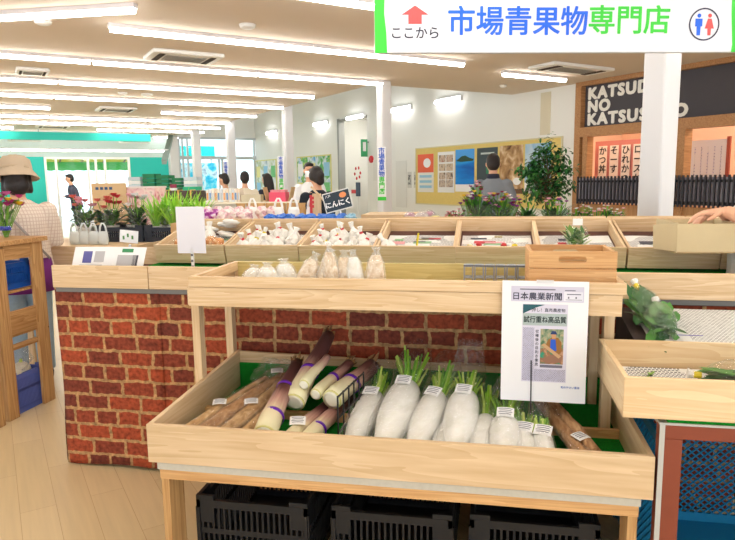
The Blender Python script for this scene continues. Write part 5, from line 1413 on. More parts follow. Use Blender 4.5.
# newspaper board behind the maple tray
t = thing('newspaper_board', 'slanting board covered with newspaper behind the pale wooden tray', 'board', (0, 0, 0.764))
b = MB(); b.add([(x, y, z) for x in (0.545, 1.52) for y, z in ((2.43, 0.0), (2.43, 0.115), (2.80, 0.175), (2.80, 0.0))], [(0, 1, 2, 3), (7, 6, 5, 4), (0, 4, 5, 1), (1, 5, 6, 2), (2, 6, 7, 3), (3, 7, 4, 0)])
b.build('board', DARK, t)
b = MB(); b.grid(lambda a, c: (0.60 + 0.92*a, 2.43 + 0.36*c, 0.1165 + 0.0583*c + 0.003*(1 + math.sin(7*a + 2*c)) * 0.5), 12, 6); b.build('newspaper', print_mat('newsprint_dense', paper=(222, 222, 218), ink=(120, 120, 120), axis='y', line=0.010, gap=0.5, dens=0.97, block=6.0), t, solid=0.0006)
MB().box(0.66, 0.80, 2.50, 2.506, 0.1325, 0.1335).build('blue_rule', flat('rule_violet', (110, 100, 190), 0.6), t)
for k, (x, y, z, w) in enumerate([(0.625, 2.56, 0.895, 0.052), (0.635, 2.46, 0.882, 0.05)]):
    greens_bundle(['tied film bag of dark greens propped beside the wooden stand', 'untied film bag of dark greens below the tied one'][k], (x + 0.015, y, z), (-0.12 + 0.15*k, 0.60, 0.42 - 0.1*k), 0.20 - 0.03*k, w, 30 + k, [LEAFG[1], LEAFG[1], LEAFG[0]], tie=(k == 0))

# ------------------------------------------------------------ cardboard box held at the right
t = thing('cardboard_box', 'open beige cardboard box held above the trays at the right edge', 'cardboard box', (0.93, 3.02, 1.155), R(3))
CB = flat('box_cardboard', (206, 188, 150), 0.85, var=0.04, bscale=8); CBD = flat('box_inside', (176, 152, 112), 0.9)
MB().box(-0.10, 0.17, 0, 0.005, 0, 0.125).build('front_side', CB, t); MB().box(-0.10, 0.17, 0.30, 0.305, 0, 0.125).build('back_side', CB, t)
MB().box(-0.10, -0.095, 0.005, 0.30, 0, 0.13).build('end_side', CB, t); MB().box(0.165, 0.17, 0.005, 0.30, 0, 0.125).build('end_side', CB, t)
MB().box(-0.11, 0.17, -0.002, 0.305, -0.006, 0).build('box_bottom', CBD, t)
MB().box(-0.102, -0.098, -0.004, 0.05, -0.004, 0.11).build('end_flap', CB, t)
b = MB(); b.add([(-0.18, 0.08, 0.115), (-0.10, 0.0, 0.125), (-0.10, 0.0, 0.002), (-0.175, 0.08, 0.005)], [(0, 1, 2, 3)]); b.build('end_flap', CB, t, solid=0.004)
MB().box(-0.08, 0.15, 0.02, 0.285, 0.0, 0.09).build('packed_contents', PAPER, t)

# ------------------------------------------------------------ wooden rack at the left edge
t = thing('wooden_rack', 'tall wooden produce rack at the left edge with open lower bays', 'rack', (-2.97, 3.5, 0))
def rb(nm, y0, y1, z0, z1, m, x0=-0.04, x1=0.0): return MB().box(x0, x1, y0 - 3.5, y1 - 3.5, z0, z1).build(nm, m, t, bevel=0.003)
rb('post', 3.655, 3.765, 0, 1.12, OAKZ, -0.022, 0.0); rb('post', 3.33, 3.42, 0, 1.10, OAKZ)
rb('post', 3.62, 3.75, 0, 1.12, OAKZ, -1.2, -1.12); rb('post', 3.33, 3.42, 0, 1.10, OAKZ, -1.2, -1.12)
MB().box(-1.2, 0.02, 3.22 - 3.5, 3.80 - 3.5, 1.115, 1.145).build('top_board', OAKX, t, bevel=0.003)
rb('side_rail', 3.42, 3.655, 1.02, 1.11, OAKY, -0.03, -0.005); rb('side_rail', 3.42, 3.655, 0.53, 0.69, OAKY, -0.03, -0.005); rb('side_rail', 3.42, 3.655, 0.44, 0.475, OAKY, -0.03, -0.005)
MB().box(-1.12, -0.04, -0.15, 0.24, 0.80, 0.815).build('shelf', OAKX, t); MB().box(-1.12, -0.04, -0.15, 0.24, 0.515, 0.53).build('shelf', OAKX, t)
rb('front_leg', 3.22, 3.28, 0, 0.50, OAKZ, -0.045, 0.015); rb('front_leg', 3.26, 3.30, 0.45, 1.115, OAKZ, -0.03, 0.01)
BLUC = flat('crate_blue', (20, 90, 190), 0.4); BLUP = flat('basket_pale_blue', (90, 110, 196), 0.45)
bc = make_crate(0.36, 0.30, 0.17, BLUC, 'blue_crate', 'bright blue plastic crate on the upper shelf of the left rack', None, 0.02); bc.location = (-3.22, 3.56, 0.817)
bb = make_crate(0.34, 0.30, 0.26, BLUP, 'blue_mesh_basket', 'blue mesh basket of white turnips on the floor under the left rack', None, 0.012); bb.location = (-3.17, 3.56, 0.002)
TURN = ramp_noise('turnip_skin', [(0.3, (226, 222, 196)), (0.6, (246, 244, 230))], 8.0, rough=0.35)
for k, (x, y, z, r) in enumerate([(-3.06, 3.50, 0.25, 0.055), (-3.10, 3.62, 0.25, 0.06), (-3.20, 3.54, 0.25, 0.06), (-3.16, 3.46, 0.20, 0.05), (-3.24, 3.65, 0.23, 0.055)]):
    q = thing('white_turnip', ['round white turnip at the aisle edge of the blue mesh basket', 'round white turnip at the back right of the blue mesh basket', 'round white turnip in the middle of the blue mesh basket', 'small white turnip low at the front of the blue mesh basket', 'white turnip at the far corner of the blue mesh basket'][k], 'turnip', (x, y, z), 0, 'turnips in the blue basket')
    b = MB(); b.ball((0, 0, 0), (r, r, r * 0.92), 16, 12); b.build('turnip', TURN, q, smooth=True)
    b = MB(); b.tube([(0, 0, r * 0.88), (0.005, 0, r * 1.25)], [0.012, 0.008], 8); b.build('cut_stem', STEMG[1], q)
b = MB(); b.ball((0, 0, 0.10), (0.15, 0.13, 0.09), 16, 10, jit=0.12); o = b.build('film_cover', FILM, None, loc=(-3.14, 3.56, 0.24)); tag(o, 'crumpled film bag covering the white turnips in the blue mesh basket', 'plastic bag')
ONI = ramp_noise('onion_skin', [(0.3, (196, 132, 88)), (0.6, (232, 190, 140))], 9.0, rough=0.4)
for k in range(3):
    q = thing('onion_bag', ['film bag of onions at the aisle end of the middle shelf', 'second film bag of onions from the aisle on the middle shelf', 'third film bag of onions from the aisle on the middle shelf'][k], 'bag of onions', (-3.12 - 0.2*k, 3.52, 0.531), 0, 'onion bags on the left rack')
    random.seed(70 + k)
    for m in range(4):
        b = MB(); b.ball((0.045*(m % 2) - 0.03, 0.05*(m // 2) - 0.02, 0.045 + 0.03*(m == 3)), (0.042, 0.042, 0.042), 12, 9); b.build('onion', ONI, q, smooth=True)
    b = MB(); b.loft([(0, 0, 0, 0.085, 0.08), (0, 0, 0.06, 0.10, 0.09), (0, 0, 0.12, 0.07, 0.06), (0, 0, 0.16, 0.02, 0.02), (0, 0, 0.20, 0.05, 0.03)], 14)
    for i in range(len(b.v)): b.v[i] += Vector((random.uniform(-1, 1), random.uniform(-1, 1), 0)) * 0.008
    b.build('film_bag', FILM, q)
t = thing('paper_wrap', 'loose white paper bag lying on top of the left rack', 'paper bag', (-3.2, 3.45, 1.146)); b = MB(); b.ball((0, 0, 0.035), (0.14, 0.10, 0.034), 14, 8, jit=0.12)
for i in range(len(b.v)): b.v[i].z = max(0.0005, b.v[i].z)
b.build('paper', PAPER, t)

# ------------------------------------------------------------ people
SKIN = flat('skin', (224, 172, 142), 0.5, sss=0.1); HAIR = flat('dark_hair', (34, 28, 28), 0.5, bump=0.4, bscale=90); HAIRB = flat('brown_hair', (58, 42, 36), 0.5, bump=0.4, bscale=90)
EYE = flat('eye_dark', (30, 24, 24), 0.3); LIP = flat('lip', (196, 110, 104), 0.5); SHOE = flat('shoe_dark', (60, 56, 56), 0.6)

def hand_shape(b, w, d, nrm, s=1.0, curl=0.5, flip=1):
    """palm, four unequal bent fingers and a side thumb; w wrist, d direction, nrm back of the hand"""
    w = Vector(w); d = Vector(d).normalized(); nrm = Vector(nrm); nrm = (nrm - d * nrm.dot(d)).normalized(); sd = d.cross(nrm) * flip
    b.tube([w - d*0.02*s, w + d*0.035*s, w + d*0.085*s], [0.024*s, 0.036*s, 0.036*s], 10, sq=0.5) if False else None
    palm = [w + d*0.0, w + d*0.03*s, w + d*0.06*s, w + d*0.088*s]
    for k in (-1.5, -0.5, 0.5, 1.5):
        b.tube([w + sd*0.006*k*s, w + d*0.045*s + sd*0.014*k*s, w + d*0.09*s + sd*0.0185*k*s], [0.017*s, 0.0145*s, 0.0105*s], 8)
    L = (0.062, 0.078, 0.083, 0.073)
    for i, k in enumerate((-1.5, -0.5, 0.5, 1.5)):
        p0 = w + d*0.085*s + sd*0.0185*k*s; l = L[i]*s
        a1 = curl*0.5; a2 = curl*1.1; a3 = curl*1.6
        p1 = p0 + (d*math.cos(a1) - nrm*math.sin(a1))*l*0.42; p2 = p1 + (d*math.cos(a2) - nrm*math.sin(a2))*l*0.32; p3 = p2 + (d*math.cos(a3) - nrm*math.sin(a3))*l*0.26
        b.tube([p0 - d*0.015*s, p0, p1, p2, p3], [0.0095*s, 0.0095*s, 0.0086*s, 0.008*s, 0.0062*s], 8)
    q0 = w + d*0.022*s + sd*0.024*s; q1 = q0 + (d*0.55 + sd*0.75 - nrm*0.35).normalized()*0.045*s; q2 = q1 + (d*0.9 + sd*0.2 - nrm*0.4).normalized()*0.035*s
    b.tube([w + d*0.01*s, q0, q1, q2], [0.016*s, 0.0135*s, 0.0105*s, 0.0075*s], 8)

def person(label, loc, rz, H, arms, top, bottom, hair, voxel=0.012, sleeve='long', head_rot=(0, 0, 0), lean=0.0, width=1.0, shoes=SHOE, hands=True, mask=False, hem=0.47, face=True, topname='shirt', legs=True):
    s = H / 1.65
    lm = Matrix.Translation((0, 0, 0.95*s)) @ Matrix.Rotation(lean, 4, 'X') @ Matrix.Translation((0, 0, -0.95*s))
    nk = lm @ Vector((0, 0.005*s, 1.40*s))
    HM = Matrix.Translation(nk) @ Matrix.Rotation(head_rot[2], 4, 'Z') @ Matrix.Rotation(head_rot[0] + lean*0.6, 4, 'X') @ Matrix.Rotation(head_rot[1], 4, 'Y')
    sw = 0.165 * s * width
    SH = {k: lm @ Vector((x*sw, 0, 1.335*s)) for k, x in (('r', -1), ('l', 1))}
    b = MB()
    # trunk, neck, head in one skin
    b.loft([(0, 0, z*s, rx*s*width, ry*s) for z, rx, ry in ((0.78, .13, .10), (0.86, .155, .115), (0.95, .145, .105), (1.05, .125, .092), (1.18, .145, .105), (1.29, .155, .10), (1.355, .115, .075), (1.39, .06, .055))], 18, lm)
    b.tube([lm @ Vector((0, 0.01*s, 1.34*s)), HM @ Vector((0, -0.005*s, 0.08*s))], [0.056*s, 0.050*s], 12)
    b.ball((0, -0.012*s, 0.165*s), (0.074*s, 0.090*s, 0.105*s), 18, 12, HM)
    b.ball((0, -0.045*s, 0.105*s), (0.050*s, 0.052*s, 0.055*s), 12, 8, HM)
    b.tube([HM @ Vector((0, -0.098*s, 0.175*s)), HM @ Vector((0, -0.118*s, 0.135*s)), HM @ Vector((0, -0.095*s, 0.125*s))], [0.008*s, 0.014*s, 0.012*s], 8)
    for q in (-1, 1): b.ball((q*0.076*s, 0.0, 0.15*s), (0.012*s, 0.02*s, 0.032*s), 8, 6, HM)
    for q in (-1, 1):
        if legs:
            b.tube([(q*0.082*s, 0, 0.82*s), (q*0.088*s, -0.005*s, 0.45*s), (q*0.09*s, 0.01*s, 0.30*s), (q*0.09*s, 0.02*s, 0.06*s)], [0.088*s, 0.056*s, 0.052*s, 0.036*s], 12)
            b.tube([(q*0.09*s, 0.04*s, 0.035*s), (q*0.095*s, -0.14*s, 0.026*s)], [0.036*s, 0.026*s], 10)
    AR = {}
    for k, (el, wr, hd, nm, curl) in arms.items():
        el = Vector(el)*s; wr = Vector(wr)*s; AR[k] = (SH[k], el, wr)
        b.tube([SH[k] - Vector((0, 0, 0.03*s)), SH[k].lerp(el, .5), el, el.lerp(wr, .35), wr], [0.044*s, 0.046*s, 0.038*s, 0.040*s, 0.027*s], 12)
        if hands: hand_shape(b, wr, hd, nm, s, curl, 1 if k == 'r' else -1)
    body = fuse(b.build('person', SKIN, None), voxel, 2)
    body.location = loc; body.rotation_euler = (0, 0, rz)
    tag(body, label, 'person')
    # clothing
    b = MB()
    b.loft([(0, 0, z*s, rx*s*width, ry*s) for z, rx, ry in ((hem*1.65, .185, .14), (0.90, .18, .135), (1.05, .165, .122), (1.18, .172, .128), (1.27, .176, .122), (1.325, .150, .100), (1.365, .098, .078), (1.392, .066, .066))], 22, lm)
    for k, (sh, el, wr) in AR.items():
        if sleeve == 'long': b.ball(sh - Vector((0, 0, 0.026*s)), (0.072*s, 0.068*s, 0.064*s), 12, 8); b.tube([sh - Vector((0, 0, 0.035*s)), sh.lerp(el, .5), el, el.lerp(wr, .5), el.lerp(wr, .93)], [0.070*s, 0.066*s, 0.058*s, 0.052*s, 0.046*s], 14)
        else: (b.ball(sh - Vector((0, 0, 0.028*s)), (0.074*s, 0.070*s, 0.066*s), 12, 8), b.tube([sh - Vector((0, 0, 0.035*s)), sh.lerp(el, .5), sh.lerp(el, .85)], [0.066*s, 0.066*s, 0.064*s], 14))
    sh_ = fuse(b.build(topname, top, body), voxel, 3)
    if legs and bottom:
        b = MB()
        b.loft([(0, 0, z*s, rx*s*width, ry*s) for z, rx, ry in ((0.76, .155, .125), (0.86, .175, .13), (0.97, .16, .118))], 18)
        for q in (-1, 1): b.tube([(q*0.085*s, 0, 0.84*s), (q*0.09*s, 0, 0.45*s), (q*0.09*s, 0.015*s, 0.09*s)], [0.098*s, 0.072*s, 0.062*s], 14)
        fuse(b.build('trousers', bottom, body), voxel, 2)
        for q in (-1, 1):
            b = MB(); b.tube([(q*0.09*s, 0.055*s, 0.045*s), (q*0.093*s, -0.05*s, 0.05*s), (q*0.096*s, -0.165*s, 0.034*s)], [0.042*s, 0.046*s, 0.030*s], 12)
            for i in range(len(b.v)): b.v[i].z = max(0.002, b.v[i].z)
            b.build('shoe', shoes, body, smooth=True)
    if face:
        for q in (-1, 1):
            b = MB(); b.ball((q*0.030*s, -0.094*s, 0.168*s), (0.011*s, 0.007*s, 0.006*s), 8, 6, HM); b.build('eye', EYE, body, smooth=True)
        if not mask:
            b = MB(); b.ball((0, -0.097*s, 0.100*s), (0.022*s, 0.006*s, 0.006*s), 8, 6, HM); b.build('mouth', LIP, body, smooth=True)
    if mask:
        b = MB(); b.grid(lambda a, c: HM @ Vector((0.075*s*math.sin((a - .5)*2.6), -0.028*s - 0.095*s*math.cos((a - .5)*2.6) - 0.006*s*math.sin(c*3.1), 0.062*s + 0.088*s*c)), 12, 6)
        b.build('face_mask', flat('mask_white', (240, 242, 244), 0.7), body, smooth=True, solid=0.002)
    if hair:
        hm, style = hair
        b = MB()
        def cap(z0, back, puff=1.0):
            # skull cap open over the face
            for i in range(15):
                for j in range(9):
                    pass
        b.ball((0, 0.012*s, 0.185*s), (0.082*s, 0.092*s, 0.098*s), 16, 10, HM)
        b.ball((0, 0.035*s, 0.150*s), (0.080*s, 0.072*s, 0.095*s), 14, 9, HM)
        b.ball((0, -0.055*s, 0.238*s), (0.066*s, 0.045*s, 0.032*s), 12, 8, HM)
        if style == 'long':
            b.tube([HM @ Vector((0, 0.045*s, 0.2*s)), HM @ Vector((0, 0.075*s, 0.05*s)), HM @ Vector((0, 0.10*s, -0.10*s)), HM @ Vector((0, 0.10*s, -0.2*s))], [0.075*s, 0.082*s, 0.07*s, 0.03*s], 12)
            for q in (-1, 1): b.tube([HM @ Vector((q*0.065*s, 0.0, 0.2*s)), HM @ Vector((q*0.078*s, 0.01*s, 0.08*s)), HM @ Vector((q*0.075*s, 0.03*s, -0.05*s))], [0.03*s, 0.028*s, 0.02*s], 8)
        if style == 'bun':
            b.ball((0, 0.10*s, 0.15*s), (0.05*s, 0.045*s, 0.055*s), 12, 8, HM); b.ball((0, 0.075*s, 0.09*s), (0.06*s, 0.04*s, 0.06*s), 12, 8, HM)
            for q in (-1, 1): b.ball((q*0.07*s, 0.0, 0.16*s), (0.022*s, 0.05*s, 0.06*s), 10, 8, HM)
        if style == 'bob':
            b.ball((0, 0.04*s, 0.09*s), (0.085*s, 0.07*s, 0.08*s), 14, 9, HM)
            for q in (-1, 1): b.tube([HM @ Vector((q*0.07*s, -0.01*s, 0.2*s)), HM @ Vector((q*0.08*s, 0.0, 0.04*s))], [0.03*s, 0.03*s], 8)
        fuse(b.build('hair', hm, body), voxel, 2)
    return body, HM, s

DN_ = (0, -0.1, -1)
REST = {'r': ((-0.22, 0.03, 1.06), (-0.22, -0.06, 0.83), (0, -0.15, -1), (-1, 0, 0), 0.5), 'l': ((0.22, 0.03, 1.06), (0.22, -0.06, 0.83), (0, -0.15, -1), (1, 0, 0), 0.5)}
FRONT = {'r': ((-0.23, -0.02, 1.07), (-0.10, -0.24, 1.10), (0.5, -0.8, 0), (0, 0, 1), 0.6), 'l': ((0.23, -0.02, 1.07), (0.10, -0.24, 1.10), (-0.5, -0.8, 0), (0, 0, 1), 0.6)}
LOWF = {'r': ((-0.24, 0.0, 1.06), (-0.13, -0.20, 0.98), (0.6, -0.7, -0.1), (0, -0.4, 1), 0.6), 'l': ((0.24, 0.0, 1.06), (0.13, -0.20, 0.98), (-0.6, -0.7, -0.1), (0, -0.4, 1), 0.6)}
JEANS = flat('pale_jeans', (158, 186, 206), 0.85, var=0.06); DKT = flat('dark_trousers', (48, 50, 62), 0.85)

# woman in the bucket hat at the left
JACK = check_mat('checked_jacket', (234, 220, 206), (212, 190, 174), (214, 192, 178), 0.026)
hb, HM, s = person('person in a beige checked jacket and bucket hat seen from behind at the left rack', (-3.40, 4.10, 0), R(-140), 1.64, FRONT, JACK, JEANS, (HAIR, 'bob'), 0.012, width=1.12, topname='jacket', hem=0.52, head_rot=(R(12), 0, 0))
HATC = flat('hat_cloth', (192, 172, 148), 0.9, bump=0.35, bscale=18)
b = MB(); b.lathe([(0.155, 0.145), (0.150, 0.150), (0.108, 0.205), (0.104, 0.235), (0.098, 0.285), (0.075, 0.305), (0.0, 0.312)], 26, HM, cap=False)
for i in range(len(b.v)): b.v[i] += Vector((random.uniform(-1, 1), random.uniform(-1, 1), random.uniform(-1, 1))) * 0.005
b.build('bucket_hat', HATC, hb, smooth=True, solid=0.005)
b = MB(); b.lathe([(0.1065, 0.212), (0.106, 0.232)], 26, HM, cap=False); b.build('hat_band', flat('hat_seam', (186, 166, 140), 0.9), hb, smooth=True, solid=0.004)
b = MB(); b.tube([(0.12, 0.10, 1.36), (0.05, 0.155, 1.25), (-0.06, 0.165, 1.10), (-0.17, 0.12, 0.95)], 0.014, 8, sq=0.35); b.build('bag_strap', flat('strap_grey', (150, 140, 136), 0.8), hb, smooth=True)
b = MB(); b.loft([(0, 0.0, 0.70, .21, .165), (0, 0, 0.84, .205, .16), (0, 0, 0.95, .19, .15)], 20); b.build('purple_hem', flat('purple_cloth', (120, 44, 126), 0.85), hb, smooth=True)
# bouquet in front of her
FLO = {'pink': flat('petal_pink', (232, 130, 190), 0.6), 'rose': flat('petal_rose', (206, 70, 140), 0.6), 'yellow': flat('petal_yellow', (240, 206, 50), 0.6), 'lime': flat('petal_lime', (150, 200, 40), 0.6), 'white': flat('petal_white', (244, 240, 240), 0.6), 'purple': flat('petal_purple', (150, 60, 150), 0.6), 'red': flat('petal_red', (214, 60, 70), 0.55), 'pale': flat('petal_pale_pink', (244, 190, 200), 0.6), 'wine': flat('petal_wine', (150, 30, 70), 0.6), 'salmon': flat('petal_salmon', (236, 130, 120), 0.55)}
def bloom(b, c, r, n=9, up=(0, 0, 1)):
    """round head of overlapping petals"""
    c = Vector(c)
    for q in range(2):
        for k in range(n):
            an = 6.283 * (k + 0.5*q) / n; d = Vector((math.cos(an), math.sin(an), 0.25 + 0.6*q))
            b.leaf(c, d, r * (1.0 - 0.3*q), r * 0.75, bend=0.15)
    b.ball(c + Vector((0, 0, r*0.12)), (r*0.35, r*0.35, r*0.25), 8, 5)
def bouquet(label, loc, n, w, h, cols, seed, wrap=None, group=None, head=0.022, lean=(0, 0), name='flower_bouquet', foliage=30, LL=0.09, LW=0.022):
    random.seed(seed)
    t = thing(name, label, 'flowers', loc, 0, group); t.rotation_euler = (lean[0], lean[1], 0)
    pts = []
    for k in range(n):
        an = random.uniform(0, 6.28); q = math.sqrt(random.uniform(0, 1)) * w
        pts.append(Vector((q*math.cos(an), q*math.sin(an), h * random.uniform(0.82, 1.0) - q*0.35)))
    b = MB()
    for p in pts: b.tube([(p.x*0.1, p.y*0.1, 0.0), (p.x*0.5, p.y*0.5, p.z*0.5), p], 0.0028, 5)
    b.build('stems', STEMG[2], t)
    mats = [FLO[c] for c in cols]
    for k, p in enumerate(pts):
        b = MB(); bloom(b, p, head * random.uniform(0.8, 1.2)); b.build('flower_head', mats[k % len(mats)], t, smooth=True)
    if foliage:
        leafy(t, foliage, lambda k: (lambda an, z: ((0.5*w*z/h*math.cos(an), 0.5*w*z/h*math.sin(an), z), (math.cos(an)*0.6, math.sin(an)*0.6, 0.9)))(random.uniform(0, 6.28), random.uniform(h*0.2, h*0.98 - LL)), seed, [LEAFG[0], LEAFG[1]], LL, LW)
    if wrap:
        b = MB(); b.lathe([(0.018, -0.002), (w*0.45, h*0.32), (w*0.95, h*0.72)], 12, cap=False)
        for i in range(len(b.v)): b.v[i] += Vector((random.uniform(-1, 1), random.uniform(-1, 1), random.uniform(-1, 1))) * 0.006
        b.build('wrap', wrap, t)
    return t
bouquet('bouquet of pink orchid-like and yellow flowers beside the person in the bucket hat', (-3.17, 3.68, 1.147), 26, 0.11, 0.30, ['pink', 'rose', 'pink', 'rose', 'yellow', 'lime', 'pink'], 77, FILM, None, 0.046)
MB().lathe([(0.035, 0.045), (0.037, 0.06), (0.035, 0.075)], 14, cap=False).build('blue_ribbon', flat('blue_wrap', (50, 70, 180), 0.4), bpy.data.objects['flower_bouquet'], smooth=True, solid=0.002)

# people further back
person('person in a black top with dark tied hair seen from behind by the collage board', (-1.99, 7.28, 0), R(-125), 1.63, FRONT, flat('black_top', (26, 34, 46), 0.85), JEANS, (HAIR, 'bun'), 0.014, width=1.12, mask=False, head_rot=(R(10), 0, R(-10)))
person('person in a white coat and face mask facing the one in black', (-2.71, 9.45, 0), R(28), 1.73, FRONT, flat('white_coat', (238, 240, 242), 0.8), DKT, (HAIR, 'short'), 0.014, mask=True)
person('person with long dark hair in a dark jacket near the pink basket', (-4.12, 11.45, 0), R(-110), 1.60, FRONT, flat('navy_jacket', (44, 46, 62), 0.85), DKT, (HAIR, 'long'), 0.016)
person('person in a beige top bending over a counter before the glazed doors', (-4.60, 10.85, 0), R(-100), 1.62, FRONT, flat('beige_top', (214, 202, 184), 0.85), DKT, (HAIR, 'short'), 0.016, lean=R(14), mask=True)
person('person in a cream shirt standing beside the pillar before the glazed doors', (-4.12, 10.35, 0), R(-150), 1.63, FRONT, flat('cream_shirt', (236, 226, 206), 0.85), DKT, (HAIR, 'short'), 0.016)
mb_, HM, s = person('person in a grey polo shirt seen from behind in front of the posters', (0.055, 8.06, 0), R(176), 1.77, LOWF, flat('grey_polo', (132, 140, 150), 0.9, var=0.12, bscale=240), DKT, (HAIR, 'short'), 0.012, sleeve='short', head_rot=(R(22), 0, R(8)), width=0.93)
b = MB(); b.lathe([(0.072*s, 1.375*s), (0.068*s, 1.405*s), (0.060*s, 1.43*s)], 18, cap=False); b.build('collar', flat('collar_navy', (40, 46, 66), 0.8), mb_, smooth=True, solid=0.006)
person('person in dark clothes outlined against the bright far doors', (-10.95, 15.35, 0), R(-60), 1.72, FRONT, flat('dusk_jacket', (72, 74, 92), 0.85), DKT, (HAIR, 'short'), 0.02, lean=R(12))
person('person in a white shirt reaching into the cardboard box at the right edge', (1.225, 3.16, 0), R(-90), 1.66,
       {'l': ((0.215, -0.02, 1.235), (0.06, -0.175, 1.325), (-0.25, -1, -0.12), (0, -0.2, 1), 0.6), 'r': ((-0.18, -0.03, 1.235), (-0.04, -0.15, 1.315), (0.15, -1, -0.25), (0, -0.3, 1), 0.7)},
       flat('white_shirt', (238, 238, 236), 0.8), DKT, (HAIR, 'short'), 0.007, sleeve='short', width=0.92)

random.seed(21)
# ------------------------------------------------------------ rear of the island counter: far-side trays and what stands in them
rt0 = make_tray(0.425)
for i, x in enumerate([-0.592, -0.166, 0.256, 0.69, 1.12]):
    o = rt0 if i == 0 else dup(rt0)
    o.location = (x + 0.425, 4.36, TZ); o.rotation_euler = (R(13.5), 0, math.pi)
    o['label'] = ['far-side tray of bagged coloured vegetables behind the slanting trays', 'far-side tray of the big wrapped bouquets', 'far-side tray of the wrapped green bunches', 'far-side tray of the white-flowered herb bunches', 'far-side tray behind the held cardboard box'][i]
    o['group'] = 'far-side trays on the island counter'
b = MB(); b.box(-0.28, 0.30, -0.25, 0.25, 0, 0.195); o = b.build('cardboard_riser', flat('riser_tan', (206, 166, 116), 0.8, var=0.04), None, bevel=0.004, loc=(-1.92, 4.35, 1.0125)); tag(o, 'tan cardboard box carrying the purple net bags', 'box')
b = MB(); b.box(-0.36, 0.36, -0.25, 0.25, 0, 0.185); o = b.build('wooden_riser', WX, None, bevel=0.004, loc=(-1.22, 4.35, 1.0125)); tag(o, 'wooden box carrying the blue bags behind the slanting trays', 'box')
PURB = ramp_noise('purple_pack', [(0.3, (116, 30, 110)), (0.5, (170, 70, 160)), (0.62, (240, 220, 236)), (0.8, (250, 240, 246))], 30.0, bump=0.7)
PNKB = ramp_noise('pink_pack', [(0.3, (190, 120, 140)), (0.45, (232, 196, 200)), (0.6, (246, 236, 232)), (0.8, (206, 170, 140))], 30.0, bump=0.7)
for k in range(7):
    p = (-2.13 + 0.075 * k, 4.20 + 0.02 * (k % 2), 1.209); b = MB(); b.ball((0, 0, 0.045), (0.055, 0.06, 0.046), 12, 8, jit=0.15)
    o = b.build('net_bag', PURB if k < 4 else PNKB, None, loc=p); tag(o, ['first', 'second', 'third', 'fourth', 'fifth', 'sixth', 'seventh'][k] + (' purple' if k < 4 else ' pink and tan') + ' net bag from the left on the tan cardboard box', 'net bag', 'net bags on the cardboard box')
for k in range(8):
    p = (-2.15 + 0.085 * k, 4.42, 1.209); b = MB(); b.ball((0, 0, 0.050), (0.048, 0.05, 0.051), 12, 8, jit=0.16)
    o = b.build('pink_packet', PNKB, None, loc=p); tag(o, ['first', 'second', 'third', 'fourth', 'fifth', 'sixth', 'seventh', 'eighth'][k] + ' pink packet from the left in the row behind the net bags', 'packet', 'pink packets behind the net bags')
BLUB = flat('blue_bag', (70, 130, 226), 0.35, bump=0.8, bscale=24)
for k in range(9):
    p = (-1.50 + 0.072 * k, 4.22 + 0.03*(k % 2), 1.1985); b = MB(); b.ball((0, 0, 0.032), (0.044, 0.05, 0.033), 12, 8, jit=0.25)
    o = b.build('blue_bag', BLUB if k != 8 else flat('sky_bag', (150, 196, 222), 0.35, bump=0.8, bscale=24), None, loc=p); tag(o, ['first', 'second', 'third', 'fourth', 'fifth', 'sixth', 'seventh', 'eighth', 'ninth and palest'][k] + ' crumpled blue bag from the left behind the slanting trays', 'plastic bag', 'blue bags on the wooden box')
def shopping_bag(label, loc, w, h, mat, group, rz=0.0, handles=True, d=None):
    t = thing('shopping_bag', label, 'shopping bag', loc, rz, group); d = d or w * 0.5
    b = MB(); b.loft([(0, 0, 0, w*0.42, d*0.4), (0, 0, h*0.2, w*0.5, d*0.5), (0, 0, h*0.5, w*0.46, d*0.42), (0, 0, h*0.62, w*0.40, d*0.2)], 16)
    for i in range(len(b.v)): b.v[i] += Vector((random.uniform(-1, 1), random.uniform(-1, 1), 0)) * w * 0.03
    b.build('bag_body', mat, t, smooth=True)
    if handles:
        b = MB(); b.tube([(-w*0.33, 0, h*0.58), (-w*0.26, 0, h*0.82), (-w*0.1, 0, h*0.98), (w*0.1, 0, h*0.98), (w*0.26, 0, h*0.82), (w*0.33, 0, h*0.58)], [w*0.10, w*0.10, w*0.08, w*0.08, w*0.10, w*0.10], 10, sq=0.35)
        b.build('handle', mat, t, smooth=True)
    return t
BAGP = flat('white_carrier', (246, 246, 244), 0.45)
for k, x in enumerate((-1.70, -1.50, -1.385, -1.25)):
    shopping_bag(['white carrier bag farthest left behind the blue bags', 'second white carrier bag behind the blue bags', 'third white carrier bag behind the blue bags', 'white carrier bag beside the wooden sign stand'][k], (x, 4.40, 1.1985), 0.085, 0.17, BAGP, 'white carrier bags behind the blue bags', 0.1*k)
# garlic sign
t = thing('sign_stand', 'wooden clip stand with red string behind the blue bags', 'stand', (-1.205, 4.38, 1.1985), R(6))
MB().box(-0.03, 0.03, -0.015, 0.015, 0, 0.20).build('post', WZ, t, bevel=0.002)
b = MB(); b.bar((-0.035, -0.02, 0.25), (0.10, -0.02, 0.10), 0.025, 0.012); b.build('clip_arm', WX, t)
b = MB()
for z in (0.10, 0.13, 0.16): b.box(-0.033, -0.018, -0.018, 0.018, z, z + 0.02)
b.box(-0.05, -0.03, -0.01, 0.01, 0.02, 0.19); b.build('red_string', flat('tie_red', (206, 60, 66), 0.5), t)
t = thing('garlic_sign', 'tilted blackboard sign reading にんにく with an orange drawing', 'sign', (-1.015, 4.28, 1.29), R(4)); t.rotation_euler = (R(-6), R(-14), R(4))
MB().box(-0.092, 0.092, 0, 0.006, 0.0, 0.125).build('board', flat('chalkboard', (44, 60, 72), 0.6), t)
